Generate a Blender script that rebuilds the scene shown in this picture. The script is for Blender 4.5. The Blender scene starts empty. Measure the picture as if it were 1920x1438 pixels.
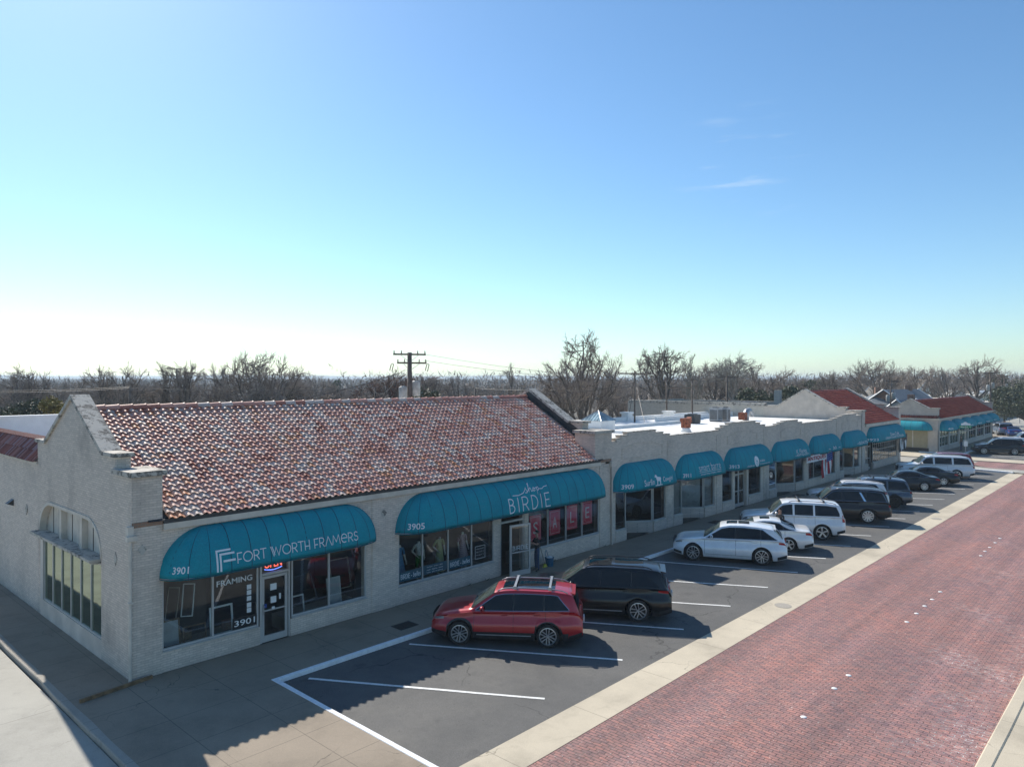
import bpy, bmesh, math, random
from math import sin, cos, pi, radians, sqrt, atan2
from mathutils import Vector, Matrix
random.seed(7)
SC = bpy.context.scene
COL = SC.collection
# ---------------------------------------------------------------- camera
H = 8.25; CAMX, CAMY = -7.432, -20.967; YAW = 42.8
cam = bpy.data.cameras.new("camera"); cam_o = bpy.data.objects.new("camera", cam); COL.objects.link(cam_o)
cam_o.location = (CAMX, CAMY, H); cam_o.rotation_euler = (radians(90), 0, radians(YAW - 90))
cam.sensor_width = 36; cam.lens = 1361 / 1920 * 36; cam.shift_y = -7 / 1920; cam.clip_start = 0.3; cam.clip_end = 30000
SC.camera = cam_o
# ---------------------------------------------------------------- light
SUNV = Vector((0.171, 0.755, 0.634)).normalized()
W = bpy.data.worlds.new("World"); SC.world = W; W.use_nodes = True
wn = W.node_tree; bg = wn.nodes['Background']
sky = wn.nodes.new('ShaderNodeTexSky'); sky.sky_type = 'NISHITA'; sky.sun_disc = False
sky.sun_elevation = math.asin(SUNV.z); sky.sun_rotation = atan2(SUNV.x, SUNV.y)
sky.air_density = 1.0; sky.dust_density = 0.3; sky.ozone_density = 1.6
hs = wn.nodes.new('ShaderNodeHueSaturation'); hs.inputs['Saturation'].default_value = 1.06
mxw = wn.nodes.new('ShaderNodeMix'); mxw.data_type = 'RGBA'; mxw.blend_type = 'MULTIPLY'; mxw.inputs[0].default_value = 1; mxw.inputs[7].default_value = (.80, .972, 1.065, 1)
wn.links.new(sky.outputs[0], mxw.inputs[6]); wn.links.new(mxw.outputs[2], hs.inputs['Color']); 
def _wn(t, **k):
    n = wn.nodes.new(t)
    for a, b in k.items(): setattr(n, a, b)
    return n
tcw = _wn('ShaderNodeTexCoord'); d0 = Vector((.734 + .312 * .679, .679 - .312 * .734, .284)).normalized()
dst = _wn('ShaderNodeVectorMath', operation='DISTANCE'); dst.inputs[1].default_value = d0; wn.links.new(tcw.outputs['Generated'], dst.inputs[0])
msk = _wn('ShaderNodeMapRange'); msk.inputs[1].default_value = .10; msk.inputs[2].default_value = .01; wn.links.new(dst.outputs['Value'], msk.inputs[0])
mpw = _wn('ShaderNodeMapping'); mpw.inputs['Scale'].default_value = (9, 9, 75); wn.links.new(tcw.outputs['Generated'], mpw.inputs[0])
nzw = _wn('ShaderNodeTexNoise'); nzw.inputs['Detail'].default_value = 6; nzw.inputs['Roughness'].default_value = .65; nzw.inputs['Scale'].default_value = 1.; wn.links.new(mpw.outputs[0], nzw.inputs['Vector'])
crw = _wn('ShaderNodeMapRange'); crw.inputs[1].default_value = .55; crw.inputs[2].default_value = .95; wn.links.new(nzw.outputs['Fac'], crw.inputs[0])
mlw = _wn('ShaderNodeMath', operation='MULTIPLY'); wn.links.new(msk.outputs[0], mlw.inputs[0]); wn.links.new(crw.outputs[0], mlw.inputs[1])
cmw = _wn('ShaderNodeMix', data_type='RGBA'); cmw.inputs[7].default_value = (4.6, 5.8, 7.2, 1); wn.links.new(mlw.outputs[0], cmw.inputs[0]); wn.links.new(hs.outputs[0], cmw.inputs[6])
wn.links.new(cmw.outputs[2], bg.inputs[0]); bg.inputs[1].default_value = 0.106
sun = bpy.data.lights.new("sun", 'SUN'); sun.energy = 4.9; sun.angle = radians(0.55); sun.color = (1, .94, .84)
sun_o = bpy.data.objects.new("sun", sun); COL.objects.link(sun_o); sun_o.rotation_euler = SUNV.to_track_quat('Z', 'Y').to_euler()
SC.view_settings.view_transform = 'Standard'; SC.view_settings.look = 'None'
SC.view_settings.exposure = 0.43; SC.view_settings.gamma = 1.0
SC.render.resolution_x = 1024; SC.render.resolution_y = 766

# ---------------------------------------------------------------- materials
def lk(nt, a, b): nt.links.new(a, b)
def newmat(name):
    m = bpy.data.materials.new(name); m.use_nodes = True
    return m, m.node_tree, m.node_tree.nodes['Principled BSDF']
def nd(nt, t, **k):
    n = nt.nodes.new(t)
    for a, b in k.items(): setattr(n, a, b)
    return n
def rgb(c): return (c[0], c[1], c[2], 1)
def noise(nt, vec, scale, detail=4, rough=.55):
    n = nd(nt, 'ShaderNodeTexNoise'); n.inputs['Scale'].default_value = scale
    n.inputs['Detail'].default_value = detail; n.inputs['Roughness'].default_value = rough
    if vec: lk(nt, vec, n.inputs['Vector'])
    return n.outputs['Fac']
def ramp(nt, fac, stops):
    n = nd(nt, 'ShaderNodeValToRGB'); lk(nt, fac, n.inputs[0]); e = n.color_ramp.elements
    while len(e) < len(stops): e.new(.5)
    for i, (p, c) in enumerate(stops):
        e[i].position = p; e[i].color = rgb(c) if not isinstance(c, (int, float)) else (c, c, c, 1)
    return n.outputs[0]
def mix(nt, fac, a, b, mode='MIX'):
    n = nd(nt, 'ShaderNodeMix', data_type='RGBA', blend_type=mode)
    for s, v in ((n.inputs[0], fac), (n.inputs[6], a), (n.inputs[7], b)):
        if isinstance(v, (int, float)): s.default_value = v
        elif isinstance(v, (tuple, list)): s.default_value = rgb(v)
        else: lk(nt, v, s)
    return n.outputs[2]
def mth(nt, op, a, b=0.0, c=None):
    n = nd(nt, 'ShaderNodeMath', operation=op)
    for s, v in ((n.inputs[0], a), (n.inputs[1], b), (n.inputs[2], c if c is not None else 0.0)):
        if isinstance(v, (int, float)): s.default_value = v
        else: lk(nt, v, s)
    return n.outputs[0]
def bump(nt, p, h, strength=.3, dist=.02):
    b = nd(nt, 'ShaderNodeBump'); b.inputs['Strength'].default_value = strength; b.inputs['Distance'].default_value = dist
    lk(nt, h, b.inputs['Height']); lk(nt, b.outputs[0], p.inputs['Normal'])
def objc(nt): return nd(nt, 'ShaderNodeTexCoord').outputs['Object']
def geo(nt): return nd(nt, 'ShaderNodeNewGeometry').outputs['Position']
def sepxyz(nt, v):
    s = nd(nt, 'ShaderNodeSeparateXYZ'); lk(nt, v, s.inputs[0]); return s.outputs
def comb(nt, x, y, z):
    c = nd(nt, 'ShaderNodeCombineXYZ')
    for i, v in enumerate((x, y, z)):
        if isinstance(v, (int, float)): c.inputs[i].default_value = v
        else: lk(nt, v, c.inputs[i])
    return c.outputs[0]

def simple(name, c, rough=.6, metal=0., var=.12, scale=3., coat=0., spec=.5, bmp=0., bscale=40., emit=None):
    m, nt, p = newmat(name); v = objc(nt)
    f = noise(nt, v, scale, 5)
    c2 = tuple(max(0, x * (1 - var * 1.6)) for x in c); c3 = tuple(min(1, x * (1 + var)) for x in c)
    lk(nt, ramp(nt, f, [(.3, c2), (.7, c3)]), p.inputs['Base Color'])
    p.inputs['Roughness'].default_value = rough; p.inputs['Metallic'].default_value = metal
    p.inputs['Specular IOR Level'].default_value = spec
    if coat: p.inputs['Coat Weight'].default_value = coat; p.inputs['Coat Roughness'].default_value = .03
    if bmp: bump(nt, p, noise(nt, v, bscale, 4), bmp, .01)
    if emit: p.inputs['Emission Color'].default_value = rgb(emit); p.inputs['Emission Strength'].default_value = 2.0
    return m

def brickmat(name, base, mortar, bw=.21, bh=.068, stain=(.16, .15, .14), stain_amt=.35, bstr=.5, worn=None):
    m, nt, p = newmat(name); v = geo(nt); s = sepxyz(nt, v)
    u = mth(nt, 'ADD', s[0], s[1]); uv = comb(nt, u, s[2], 0.)
    b = nd(nt, 'ShaderNodeTexBrick'); lk(nt, uv, b.inputs['Vector']); b.inputs['Scale'].default_value = 1
    b.inputs['Brick Width'].default_value = bw; b.inputs['Row Height'].default_value = bh
    b.inputs['Mortar Size'].default_value = .007; b.inputs['Mortar Smooth'].default_value = .3; b.inputs['Bias'].default_value = 0
    b.inputs['Color1'].default_value = rgb([x * 1.1 for x in base]); b.inputs['Color2'].default_value = rgb([x * .86 for x in base])
    b.inputs['Mortar'].default_value = rgb(mortar)
    big = noise(nt, v, .45, 6, .65); f1 = ramp(nt, big, [(.5, 0.), (.72, stain_amt)])
    c = mix(nt, f1, b.outputs[0], stain)
    mp = nd(nt, 'ShaderNodeMapping'); mp.inputs['Scale'].default_value = (2.5, 2.5, .35); lk(nt, v, mp.inputs[0])
    st = ramp(nt, noise(nt, mp.outputs[0], 1.2, 6, .7), [(.52, 0.), (.8, .45)])
    c = mix(nt, st, c, [x * .62 for x in base])
    fine = noise(nt, v, 9, 5, .7); c = mix(nt, ramp(nt, fine, [(.35, 0.), (.75, .35)]), c, [min(1, x * 1.18) for x in base])
    # splash dirt near the ground
    lo = mth(nt, 'MULTIPLY', mth(nt, 'SUBTRACT', .35, s[2]), 1.6)
    lo = mth(nt, 'MULTIPLY', mth(nt, 'MAXIMUM', lo, 0.), fine); c = mix(nt, lo, c, (.12, .11, .1))
    lk(nt, c, p.inputs['Base Color']); p.inputs['Roughness'].default_value = .85
    hgt = mth(nt, 'ADD', mth(nt, 'SUBTRACT', 1., b.outputs['Fac']), mth(nt, 'MULTIPLY', fine, .35))
    bump(nt, p, hgt, bstr, .012)
    return m

M = {}
M['wall'] = brickmat('painted_brick', (.66, .565, .48), (.42, .36, .30))
M['wall_smooth'] = simple('painted_masonry', (.63, .54, .455), .85, var=.14, scale=1.1, bmp=.25, bscale=25)
M['wall_dirty'] = brickmat('painted_brick_weathered', (.63, .54, .455), (.40, .34, .285), stain=(.13, .11, .10), stain_amt=.6)
M['rawbrick'] = brickmat('bare_brick', (.30, .17, .11), (.28, .25, .21), bstr=.8)
M['cream'] = brickmat('cream_brick', (.52, .48, .41), (.42, .38, .32), stain_amt=.25)
M['stucco'] = simple('stucco', (.52, .465, .40), .9, var=.1, scale=1.5, bmp=.3, bscale=30)
M['beige_panel'] = simple('beige_panel', (.36, .31, .20), .8, var=.05)
M['darkbase'] = simple('dark_base', (.07, .06, .055), .85)
M['trim'] = simple('cream_trim', (.60, .54, .46), .6, var=.12, scale=2)
M['whiteroof'] = simple('white_roof', (.82, .81, .78), .6, var=.06, scale=.8)
M['whitewall'] = simple('white_wall', (.72, .73, .72), .7, var=.04)
M['frame'] = simple('aluminium_frame', (.50, .49, .47), .45, .3, var=.05)
M['white'] = simple('white_paint_metal', (.75, .75, .73), .5, var=.05)
M['letter'] = simple('white_lettering', (.72, .78, .80), .7, var=.04)
M['whitegrey'] = simple('weathered_white', (.36, .36, .34), .6, var=.25)
M['black'] = simple('black_rubber', (.012, .012, .013), .7, var=.2)
M['blackplastic'] = simple('black_plastic', (.02, .02, .022), .45, var=.2)
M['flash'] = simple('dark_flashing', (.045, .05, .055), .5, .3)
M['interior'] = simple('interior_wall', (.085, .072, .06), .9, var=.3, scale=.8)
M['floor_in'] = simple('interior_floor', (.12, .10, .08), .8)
M['display'] = simple('display_deck', (.30, .27, .22), .8)
M['wood'] = simple('wood', (.20, .12, .06), .6, var=.3, scale=6)
M['polewood'] = simple('pole_wood', (.13, .10, .08), .85, var=.3, scale=5)
M['steel'] = simple('galvanised_steel', (.42, .43, .44), .4, .7)
M['grey'] = simple('grey_metal', (.35, .36, .37), .5, .2)
M['rust'] = simple('rusty_metal', (.26, .075, .035), .8, var=.5, scale=7)
M['wire'] = simple('wire', (.05, .045, .04), .6)
M['skin'] = simple('skin', (.36, .20, .14), .55)
M['hair'] = simple('hair', (.012, .009, .008), .6)
M['jeans'] = simple('jeans', (.05, .08, .14), .9)
M['darkshirt'] = simple('dark_shirt', (.022, .024, .028), .9)
M['tan'] = simple('tan_jacket', (.16, .11, .07), .9)
M['shoe'] = simple('shoe', (.03, .03, .03), .6)
M['mannequin'] = simple('mannequin', (.72, .70, .66), .5)
M['poster'] = simple('red_poster', (.70, .09, .14), .7, var=.04)
M['bluedecal'] = simple('blue_decal', (.015, .07, .10), .6, var=.05)
M['blackdecal'] = simple('black_decal', (.012, .012, .014), .6)
M['signgreen'] = simple('sign_green', (.0, .22, .09), .5)
M['neonred'] = simple('neon_red', (.8, .06, .05), .5, emit=(1, .12, .08))
M['neonblue'] = simple('neon_blue', (.1, .15, .8), .5, emit=(.15, .25, 1))
M['red'] = simple('red_plastic', (.45, .02, .02), .4)
M['flagred'] = simple('flag_red', (.42, .025, .04), .8)
M['flagblue'] = simple('flag_blue', (.02, .06, .25), .8)
M['flagwhite'] = simple('flag_white', (.75, .75, .75), .8)
M['bin'] = simple('blue_plastic', (.01, .12, .22), .4)
M['yellow'] = simple('yellow_plastic', (.5, .45, .05), .5)
M['paintw'] = simple('road_paint', (.72, .72, .70), .75, var=.12, scale=12)
M['curbw'] = simple('curb_paint', (.78, .79, .80), .7, var=.08, scale=8, bmp=.2)
M['bark'] = simple('bark', (.13, .108, .092), .9, var=.35, scale=3)
M['barkpale'] = simple('pale_bark', (.26, .24, .21), .9, var=.3, scale=3)
M['twig'] = simple('twigs', (.29, .235, .195), .9, var=.3, scale=.8)
M['twigbrown'] = simple('brown_leaves', (.16, .075, .05), .9, var=.35, scale=1.5)
M['leafdark'] = simple('evergreen_leaf', (.085, .10, .05), .7, var=.5, scale=1.2)
M['leafyellow'] = simple('yellow_leaf', (.24, .19, .05), .7, var=.4, scale=2)
M['leafolive'] = simple('olive_leaf', (.09, .095, .05), .7, var=.4, scale=2)
M['roofgrey'] = simple('grey_shingle', (.15, .17, .19), .85, var=.15, scale=6)
M['roofbrown'] = simple('brown_shingle', (.19, .17, .145), .85, var=.15, scale=6)
M['bricksiding'] = simple('brick_siding', (.22, .12, .08), .85)
M['winddark'] = simple('dark_window', (.02, .025, .03), .1, var=.1)
M['metalgrate'] = simple('iron_grate', (.05, .045, .04), .7, .3, bmp=.5)

def glassmat(name, tint=(.75, .82, .80), base=.10, rough=.0, gc=(1, 1, 1)):
    m = bpy.data.materials.new(name); m.use_nodes = True; nt = m.node_tree; nt.nodes.clear()
    out = nd(nt, 'ShaderNodeOutputMaterial'); mx = nd(nt, 'ShaderNodeMixShader'); tr = nd(nt, 'ShaderNodeBsdfTransparent')
    gl = nd(nt, 'ShaderNodeBsdfGlossy'); gl.inputs['Roughness'].default_value = rough; gl.inputs['Color'].default_value = rgb(gc)
    tr.inputs[0].default_value = rgb(tint); fr = nd(nt, 'ShaderNodeFresnel'); fr.inputs[0].default_value = 1.5
    f = mth(nt, 'MULTIPLY_ADD', fr.outputs[0], 1.0, base); f.node.use_clamp = True
    w = noise(nt, objc(nt), .8, 2); bp = nd(nt, 'ShaderNodeBump'); bp.inputs['Strength'].default_value = .04; bp.inputs['Distance'].default_value = .05
    lk(nt, w, bp.inputs['Height']); lk(nt, bp.outputs[0], gl.inputs['Normal'])
    lk(nt, f, mx.inputs[0]); lk(nt, tr.outputs[0], mx.inputs[1]); lk(nt, gl.outputs[0], mx.inputs[2]); lk(nt, mx.outputs[0], out.inputs[0])
    return m
M['glass'] = glassmat('shop_glass', (.86, .90, .88), .05)
M['glassdark'] = glassmat('tinted_glass', (.35, .45, .42), .12, gc=(.36, .42, .35))
def carglass(name, c, rough=.03):
    m, nt, p = newmat(name); p.inputs['Base Color'].default_value = rgb(c); p.inputs['Roughness'].default_value = rough
    v = objc(nt); lk(nt, ramp(nt, noise(nt, v, 1.3, 3), [(.35, tuple(x * .5 for x in c)), (.7, tuple(x * 1.6 for x in c))]), p.inputs['Base Color'])
    p.inputs['Specular IOR Level'].default_value = .8 if c[0] > .03 else .38; return m
M['carglass'] = carglass('car_glass', (.004, .005, .007)); M['windshield'] = carglass('windshield', (.055, .07, .065))
M['chrome'] = simple('chrome', (.65, .66, .68), .12, 1., var=.03)
M['rim'] = simple('alloy_rim', (.55, .56, .58), .3, .8, var=.05)
M['rimdark'] = simple('dark_alloy', (.03, .03, .033), .4, .5)
M['lamp'] = simple('headlamp', (.25, .27, .29), .1, .2, spec=.8)
M['amber'] = simple('amber', (.5, .2, .03), .3)
M['taillamp'] = simple('taillamp', (.38, .012, .015), .15, var=.1)
M['seam'] = simple('seam', (.01, .01, .01), .8)
def paint(name, c, metal=.25):
    m, nt, p = newmat(name); v = objc(nt)
    c2 = ramp(nt, noise(nt, v, 2.2, 6, .7), [(.35, tuple(x * .90 for x in c)), (.7, tuple(min(1, x * 1.03) for x in c))])
    z = sepxyz(nt, v)[2]; d = mth(nt, 'MULTIPLY', mth(nt, 'MAXIMUM', mth(nt, 'SUBTRACT', .55, z), 0.), noise(nt, v, 14, 4))
    lk(nt, mix(nt, d, c2, (.16, .14, .12)), p.inputs['Base Color'])
    p.inputs['Metallic'].default_value = metal if sum(c) > .15 else 0.; p.inputs['Roughness'].default_value = .32
    p.inputs['Coat Weight'].default_value = .55 if sum(c) < .15 else .9; p.inputs['Coat Roughness'].default_value = .04; p.inputs['Specular IOR Level'].default_value = .3 if sum(c) < .15 else .5
    return m

# awning canvas
def awnmat():
    m, nt, p = newmat('teal_canvas'); v = geo(nt)
    c = ramp(nt, noise(nt, v, .9, 5, .6), [(.3, (.0, .30, .39)), (.7, (.0, .37, .455))])
    g = ramp(nt, noise(nt, v, 30, 2), [(.3, .85), (.7, 1.1)]); c = mix(nt, 1., c, g, 'MULTIPLY')
    lk(nt, c, p.inputs['Base Color']); p.inputs['Roughness'].default_value = .75
    try:
        tl = nd(nt, 'ShaderNodeBsdfTranslucent'); lk(nt, c, tl.inputs[0]); mx = nd(nt, 'ShaderNodeMixShader'); mx.inputs[0].default_value = .25
        out = nt.nodes['Material Output']; lk(nt, p.outputs[0], mx.inputs[1]); lk(nt, tl.outputs[0], mx.inputs[2]); lk(nt, mx.outputs[0], out.inputs[0])
    except Exception: pass
    return m
M['awning'] = awnmat()

def tilemat(name, stops, patch):
    m, nt, p = newmat(name); a = nd(nt, 'ShaderNodeAttribute'); a.attribute_name = 'tcol'
    n = noise(nt, geo(nt), .55, 3); f = mth(nt, 'ADD', a.outputs['Fac'], mth(nt, 'MULTIPLY', mth(nt, 'SUBTRACT', n, .5), patch)); f.node.use_clamp = True
    c = ramp(nt, f, stops); c = mix(nt, ramp(nt, noise(nt, geo(nt), 9, 3), [(.4, 0.), (.8, .18)]), c, (.12, .09, .08))
    lk(nt, c, p.inputs['Base Color']); p.inputs['Roughness'].default_value = .5; p.inputs['Specular IOR Level'].default_value = .16
    return m
M['tiles'] = tilemat('clay_tiles_mixed', [(.0, (.38, .14, .10)), (.10, (.54, .23, .175)), (.36, (.62, .33, .26)), (.62, (.66, .40, .325)), (.80, (.74, .58, .49)), (.90, (.54, .44, .39)), (.97, (.60, .27, .15))], .5)
M['tilesred'] = tilemat('clay_tiles_red', [(0, (.17, .032, .022)), (.5, (.27, .05, .032)), (.9, (.32, .075, .045))], .5)

M['tilesdark'] = tilemat('clay_tiles_dark', [(0, (.10, .03, .028)), (.4, (.20, .06, .05)), (.7, (.26, .13, .12)), (.95, (.22, .16, .19))], .5)
# ground materials
def asphaltmat(name, a=(.075, .074, .072), b=(.115, .111, .105)):
    m, nt, p = newmat(name); v = geo(nt)
    c = ramp(nt, noise(nt, v, .55, 7, .65), [(.3, a), (.72, b)])
    sp = ramp(nt, noise(nt, v, 60, 3, .6), [(.35, .7), (.68, 1.35)]); c = mix(nt, 1., c, sp, 'MULTIPLY')
    vo = nd(nt, 'ShaderNodeTexVoronoi', feature='DISTANCE_TO_EDGE'); vo.inputs['Scale'].default_value = .22
    wv = nd(nt, 'ShaderNodeVectorMath', operation='ADD'); lk(nt, v, wv.inputs[0])
    nn = nd(nt, 'ShaderNodeTexNoise'); nn.inputs['Scale'].default_value = 1.3; nn.inputs['Detail'].default_value = 6; lk(nt, v, nn.inputs['Vector']); lk(nt, nn.outputs['Color'], wv.inputs[1]); lk(nt, wv.outputs[0], vo.inputs['Vector'])
    ck = ramp(nt, vo.outputs['Distance'], [(.0, 1.), (.006, 0.)]); ms = ramp(nt, noise(nt, v, .22, 2), [(.5, 0.), (.56, 1.)])
    k = mth(nt, 'MULTIPLY', mth(nt, 'MULTIPLY', ck, ms), .8); c = mix(nt, k, c, (.012, .012, .012))
    oil = ramp(nt, noise(nt, v, 1.1, 5, .6), [(.58, 0.), (.72, .55)]); c = mix(nt, oil, c, (.035, .035, .036))
    dr = ramp(nt, noise(nt, v, 7, 2, .5), [(.72, 0.), (.77, .6)]); c = mix(nt, dr, c, (.022, .022, .023)); du = ramp(nt, noise(nt, v, .35, 6, .7), [(.5, 0.), (.75, .4)]); c = mix(nt, du, c, (.17, .16, .14))
    lk(nt, c, p.inputs['Base Color']); p.inputs['Roughness'].default_value = .82
    bump(nt, p, noise(nt, v, 70, 4), .4, .01); return m
def concmat(name, c0, jx=1.5, jy=1.5, ox=0., oy=0., rough=.85, joint=True, warm=None):
    m, nt, p = newmat(name); v = geo(nt)
    big = noise(nt, v, .35, 7, .68)
    c = ramp(nt, big, [(.28, tuple(x * .68 for x in c0)), (.5, c0), (.75, tuple(min(1, x * 1.18) for x in c0))])
    f = ramp(nt, noise(nt, v, 45, 4, .7), [(.3, .86), (.7, 1.1)]); c = mix(nt, 1., c, f, 'MULTIPLY')
    bl = ramp(nt, noise(nt, v, 1.9, 5, .7), [(.58, 0.), (.8, .5)]); c = mix(nt, bl, c, tuple(x * .5 for x in c0))
    if joint:
        s = sepxyz(nt, v); w = noise(nt, v, 6, 3); wob = mth(nt, 'MULTIPLY', mth(nt, 'SUBTRACT', w, .5), .02); ls = []
        for i, (j, o) in enumerate(((jx, ox), (jy, oy))):
            if not j: continue
            q = mth(nt, 'ABSOLUTE', mth(nt, 'PINGPONG', mth(nt, 'ADD', mth(nt, 'ADD', s[i], -o), wob), j / 2))
            # distance to line: pingpong is 0 at multiples of j
            ls.append(mth(nt, 'LESS_THAN', q, .011))
        k = ls[0] if len(ls) == 1 else mth(nt, 'MAXIMUM', ls[0], ls[1]); c = mix(nt, mth(nt, 'MULTIPLY', k, .5), c, tuple(x * .22 for x in c0))
    vo = nd(nt, 'ShaderNodeTexVoronoi', feature='DISTANCE_TO_EDGE'); vo.inputs['Scale'].default_value = .3
    wv = nd(nt, 'ShaderNodeVectorMath', operation='ADD'); nn = nd(nt, 'ShaderNodeTexNoise'); nn.inputs['Scale'].default_value = 1.1; nn.inputs['Detail'].default_value = 6
    lk(nt, v, nn.inputs['Vector']); lk(nt, v, wv.inputs[0]); lk(nt, nn.outputs['Color'], wv.inputs[1]); lk(nt, wv.outputs[0], vo.inputs['Vector'])
    k2 = mth(nt, 'MULTIPLY', mth(nt, 'MULTIPLY', ramp(nt, vo.outputs['Distance'], [(0., 1.), (.003, 0.)]), ramp(nt, noise(nt, v, .3, 2), [(.5, 0.), (.58, 1.)])), .7)
    c = mix(nt, k2, c, tuple(x * .2 for x in c0))
    lk(nt, c, p.inputs['Base Color']); p.inputs['Roughness'].default_value = rough
    bump(nt, p, noise(nt, v, 35, 5), .3, .012); return m
def roadbrick():
    m, nt, p = newmat('brick_paving'); v = geo(nt); s = sepxyz(nt, v)
    wn_ = noise(nt, v, .6, 3); wob = mth(nt, 'MULTIPLY', mth(nt, 'SUBTRACT', wn_, .5), .35)
    uv = comb(nt, s[1], mth(nt, 'ADD', s[0], wob), 0.)
    b = nd(nt, 'ShaderNodeTexBrick'); lk(nt, uv, b.inputs['Vector']); b.inputs['Scale'].default_value = 1
    b.inputs['Brick Width'].default_value = .235; b.inputs['Row Height'].default_value = .105; b.inputs['Mortar Size'].default_value = .010
    b.inputs['Mortar Smooth'].default_value = .25; b.inputs['Bias'].default_value = -.1
    b.inputs['Color1'].default_value = rgb((.33, .165, .145)); b.inputs['Color2'].default_value = rgb((.235, .138, .133))
    # mortar: mostly dark, white in patches
    pt = noise(nt, v, .32, 4, .6); side = mth(nt, 'MULTIPLY', mth(nt, 'ADD', s[1], 13.5), -.055)
    pm = ramp(nt, mth(nt, 'ADD', pt, side), [(.62, 0.), (.78, .8)])
    fl = ramp(nt, noise(nt, v, 5.5, 3, .7), [(.46, 0.), (.58, 1.)]); pm2 = mth(nt, 'MULTIPLY', pm, fl)
    spk = ramp(nt, noise(nt, v, 7, 2, .8), [(.68, 0.), (.74, 1.)]); pm2 = mth(nt, 'MAXIMUM', pm2, mth(nt, 'MULTIPLY', spk, .8))
    mort = mix(nt, pm2, (.085, .058, .052), (.66, .62, .57)); lk(nt, mort, b.inputs['Mortar'])
    c = b.outputs[0]
    mq = nd(nt, 'ShaderNodeMapping'); mq.inputs['Scale'].default_value = (8.5, 3.6, 1); lk(nt, v, mq.inputs[0])
    c = mix(nt, 1., c, ramp(nt, noise(nt, mq.outputs[0], 1., 1, .5), [(.34, (.78, .80, .86)), (.5, (1, 1, 1)), (.68, (1.22, 1.1, 1.04))]), 'MULTIPLY')
    fk = ramp(nt, noise(nt, v, 16, 2, .9), [(.66, 0.), (.70, .8)]); c = mix(nt, fk, c, (.60, .54, .50))
    dk = ramp(nt, noise(nt, mq.outputs[0], 2.3, 2, .9), [(.30, .75), (.36, 0.)]); c = mix(nt, dk, c, (.05, .035, .032))
    t1 = ramp(nt, noise(nt, v, .28, 5, .6), [(.35, (.90, .92, .98)), (.5, (1, 1, 1)), (.68, (1.14, 1.04, .98))]); c = mix(nt, 1., c, t1, 'MULTIPLY')
    mp = nd(nt, 'ShaderNodeMapping'); mp.inputs['Scale'].default_value = (.05, 1.1, 1); lk(nt, v, mp.inputs[0])
    t2 = ramp(nt, noise(nt, mp.outputs[0], 1, 4), [(.35, .80), (.65, 1.18)]); c = mix(nt, 1., c, t2, 'MULTIPLY')
    dust = ramp(nt, noise(nt, v, 2.3, 6, .7), [(.45, 0.), (.8, .30)]); c = mix(nt, dust, c, (.30, .22, .19))
    lk(nt, c, p.inputs['Base Color']); p.inputs['Roughness'].default_value = .78
    h = mth(nt, 'ADD', mth(nt, 'SUBTRACT', 1., b.outputs['Fac']), mth(nt, 'MULTIPLY', noise(nt, v, 18, 4), .6))
    bump(nt, p, h, .6, .02); return m
M['asphalt'] = asphaltmat('asphalt')
M['sidewalk'] = concmat('sidewalk_concrete', (.265, .215, .16), 1.83, 1.5, ox=-.2, oy=-.05)
M['strip'] = concmat('gutter_concrete', (.50, .435, .33), 3.1, 0, ox=1.)
M['street'] = concmat('street_concrete', (.345, .33, .29), 0, 5., joint=True)
M['curb'] = concmat('curb_concrete', (.33, .30, .255), 2.2, 2.2)
M['brickroad'] = roadbrick()
def groundmat():
    m, nt, p = newmat('winter_ground'); v = geo(nt)
    c = ramp(nt, noise(nt, v, .03, 8, .65), [(.3, (.075, .065, .05)), (.5, (.12, .10, .075)), (.7, (.15, .135, .095))])
    f = ramp(nt, noise(nt, v, 3, 6, .7), [(.3, .7), (.7, 1.25)]); c = mix(nt, 1., c, f, 'MULTIPLY')
    lk(nt, c, p.inputs['Base Color']); p.inputs['Roughness'].default_value = .95; return m
M['ground'] = groundmat()
M['grass'] = simple('dry_grass', (.20, .17, .09), .95, var=.4, scale=9, bmp=.8, bscale=60)
M['hill'] = simple('far_hills', (.07, .075, .07), .95, var=.3, scale=.004)

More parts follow.
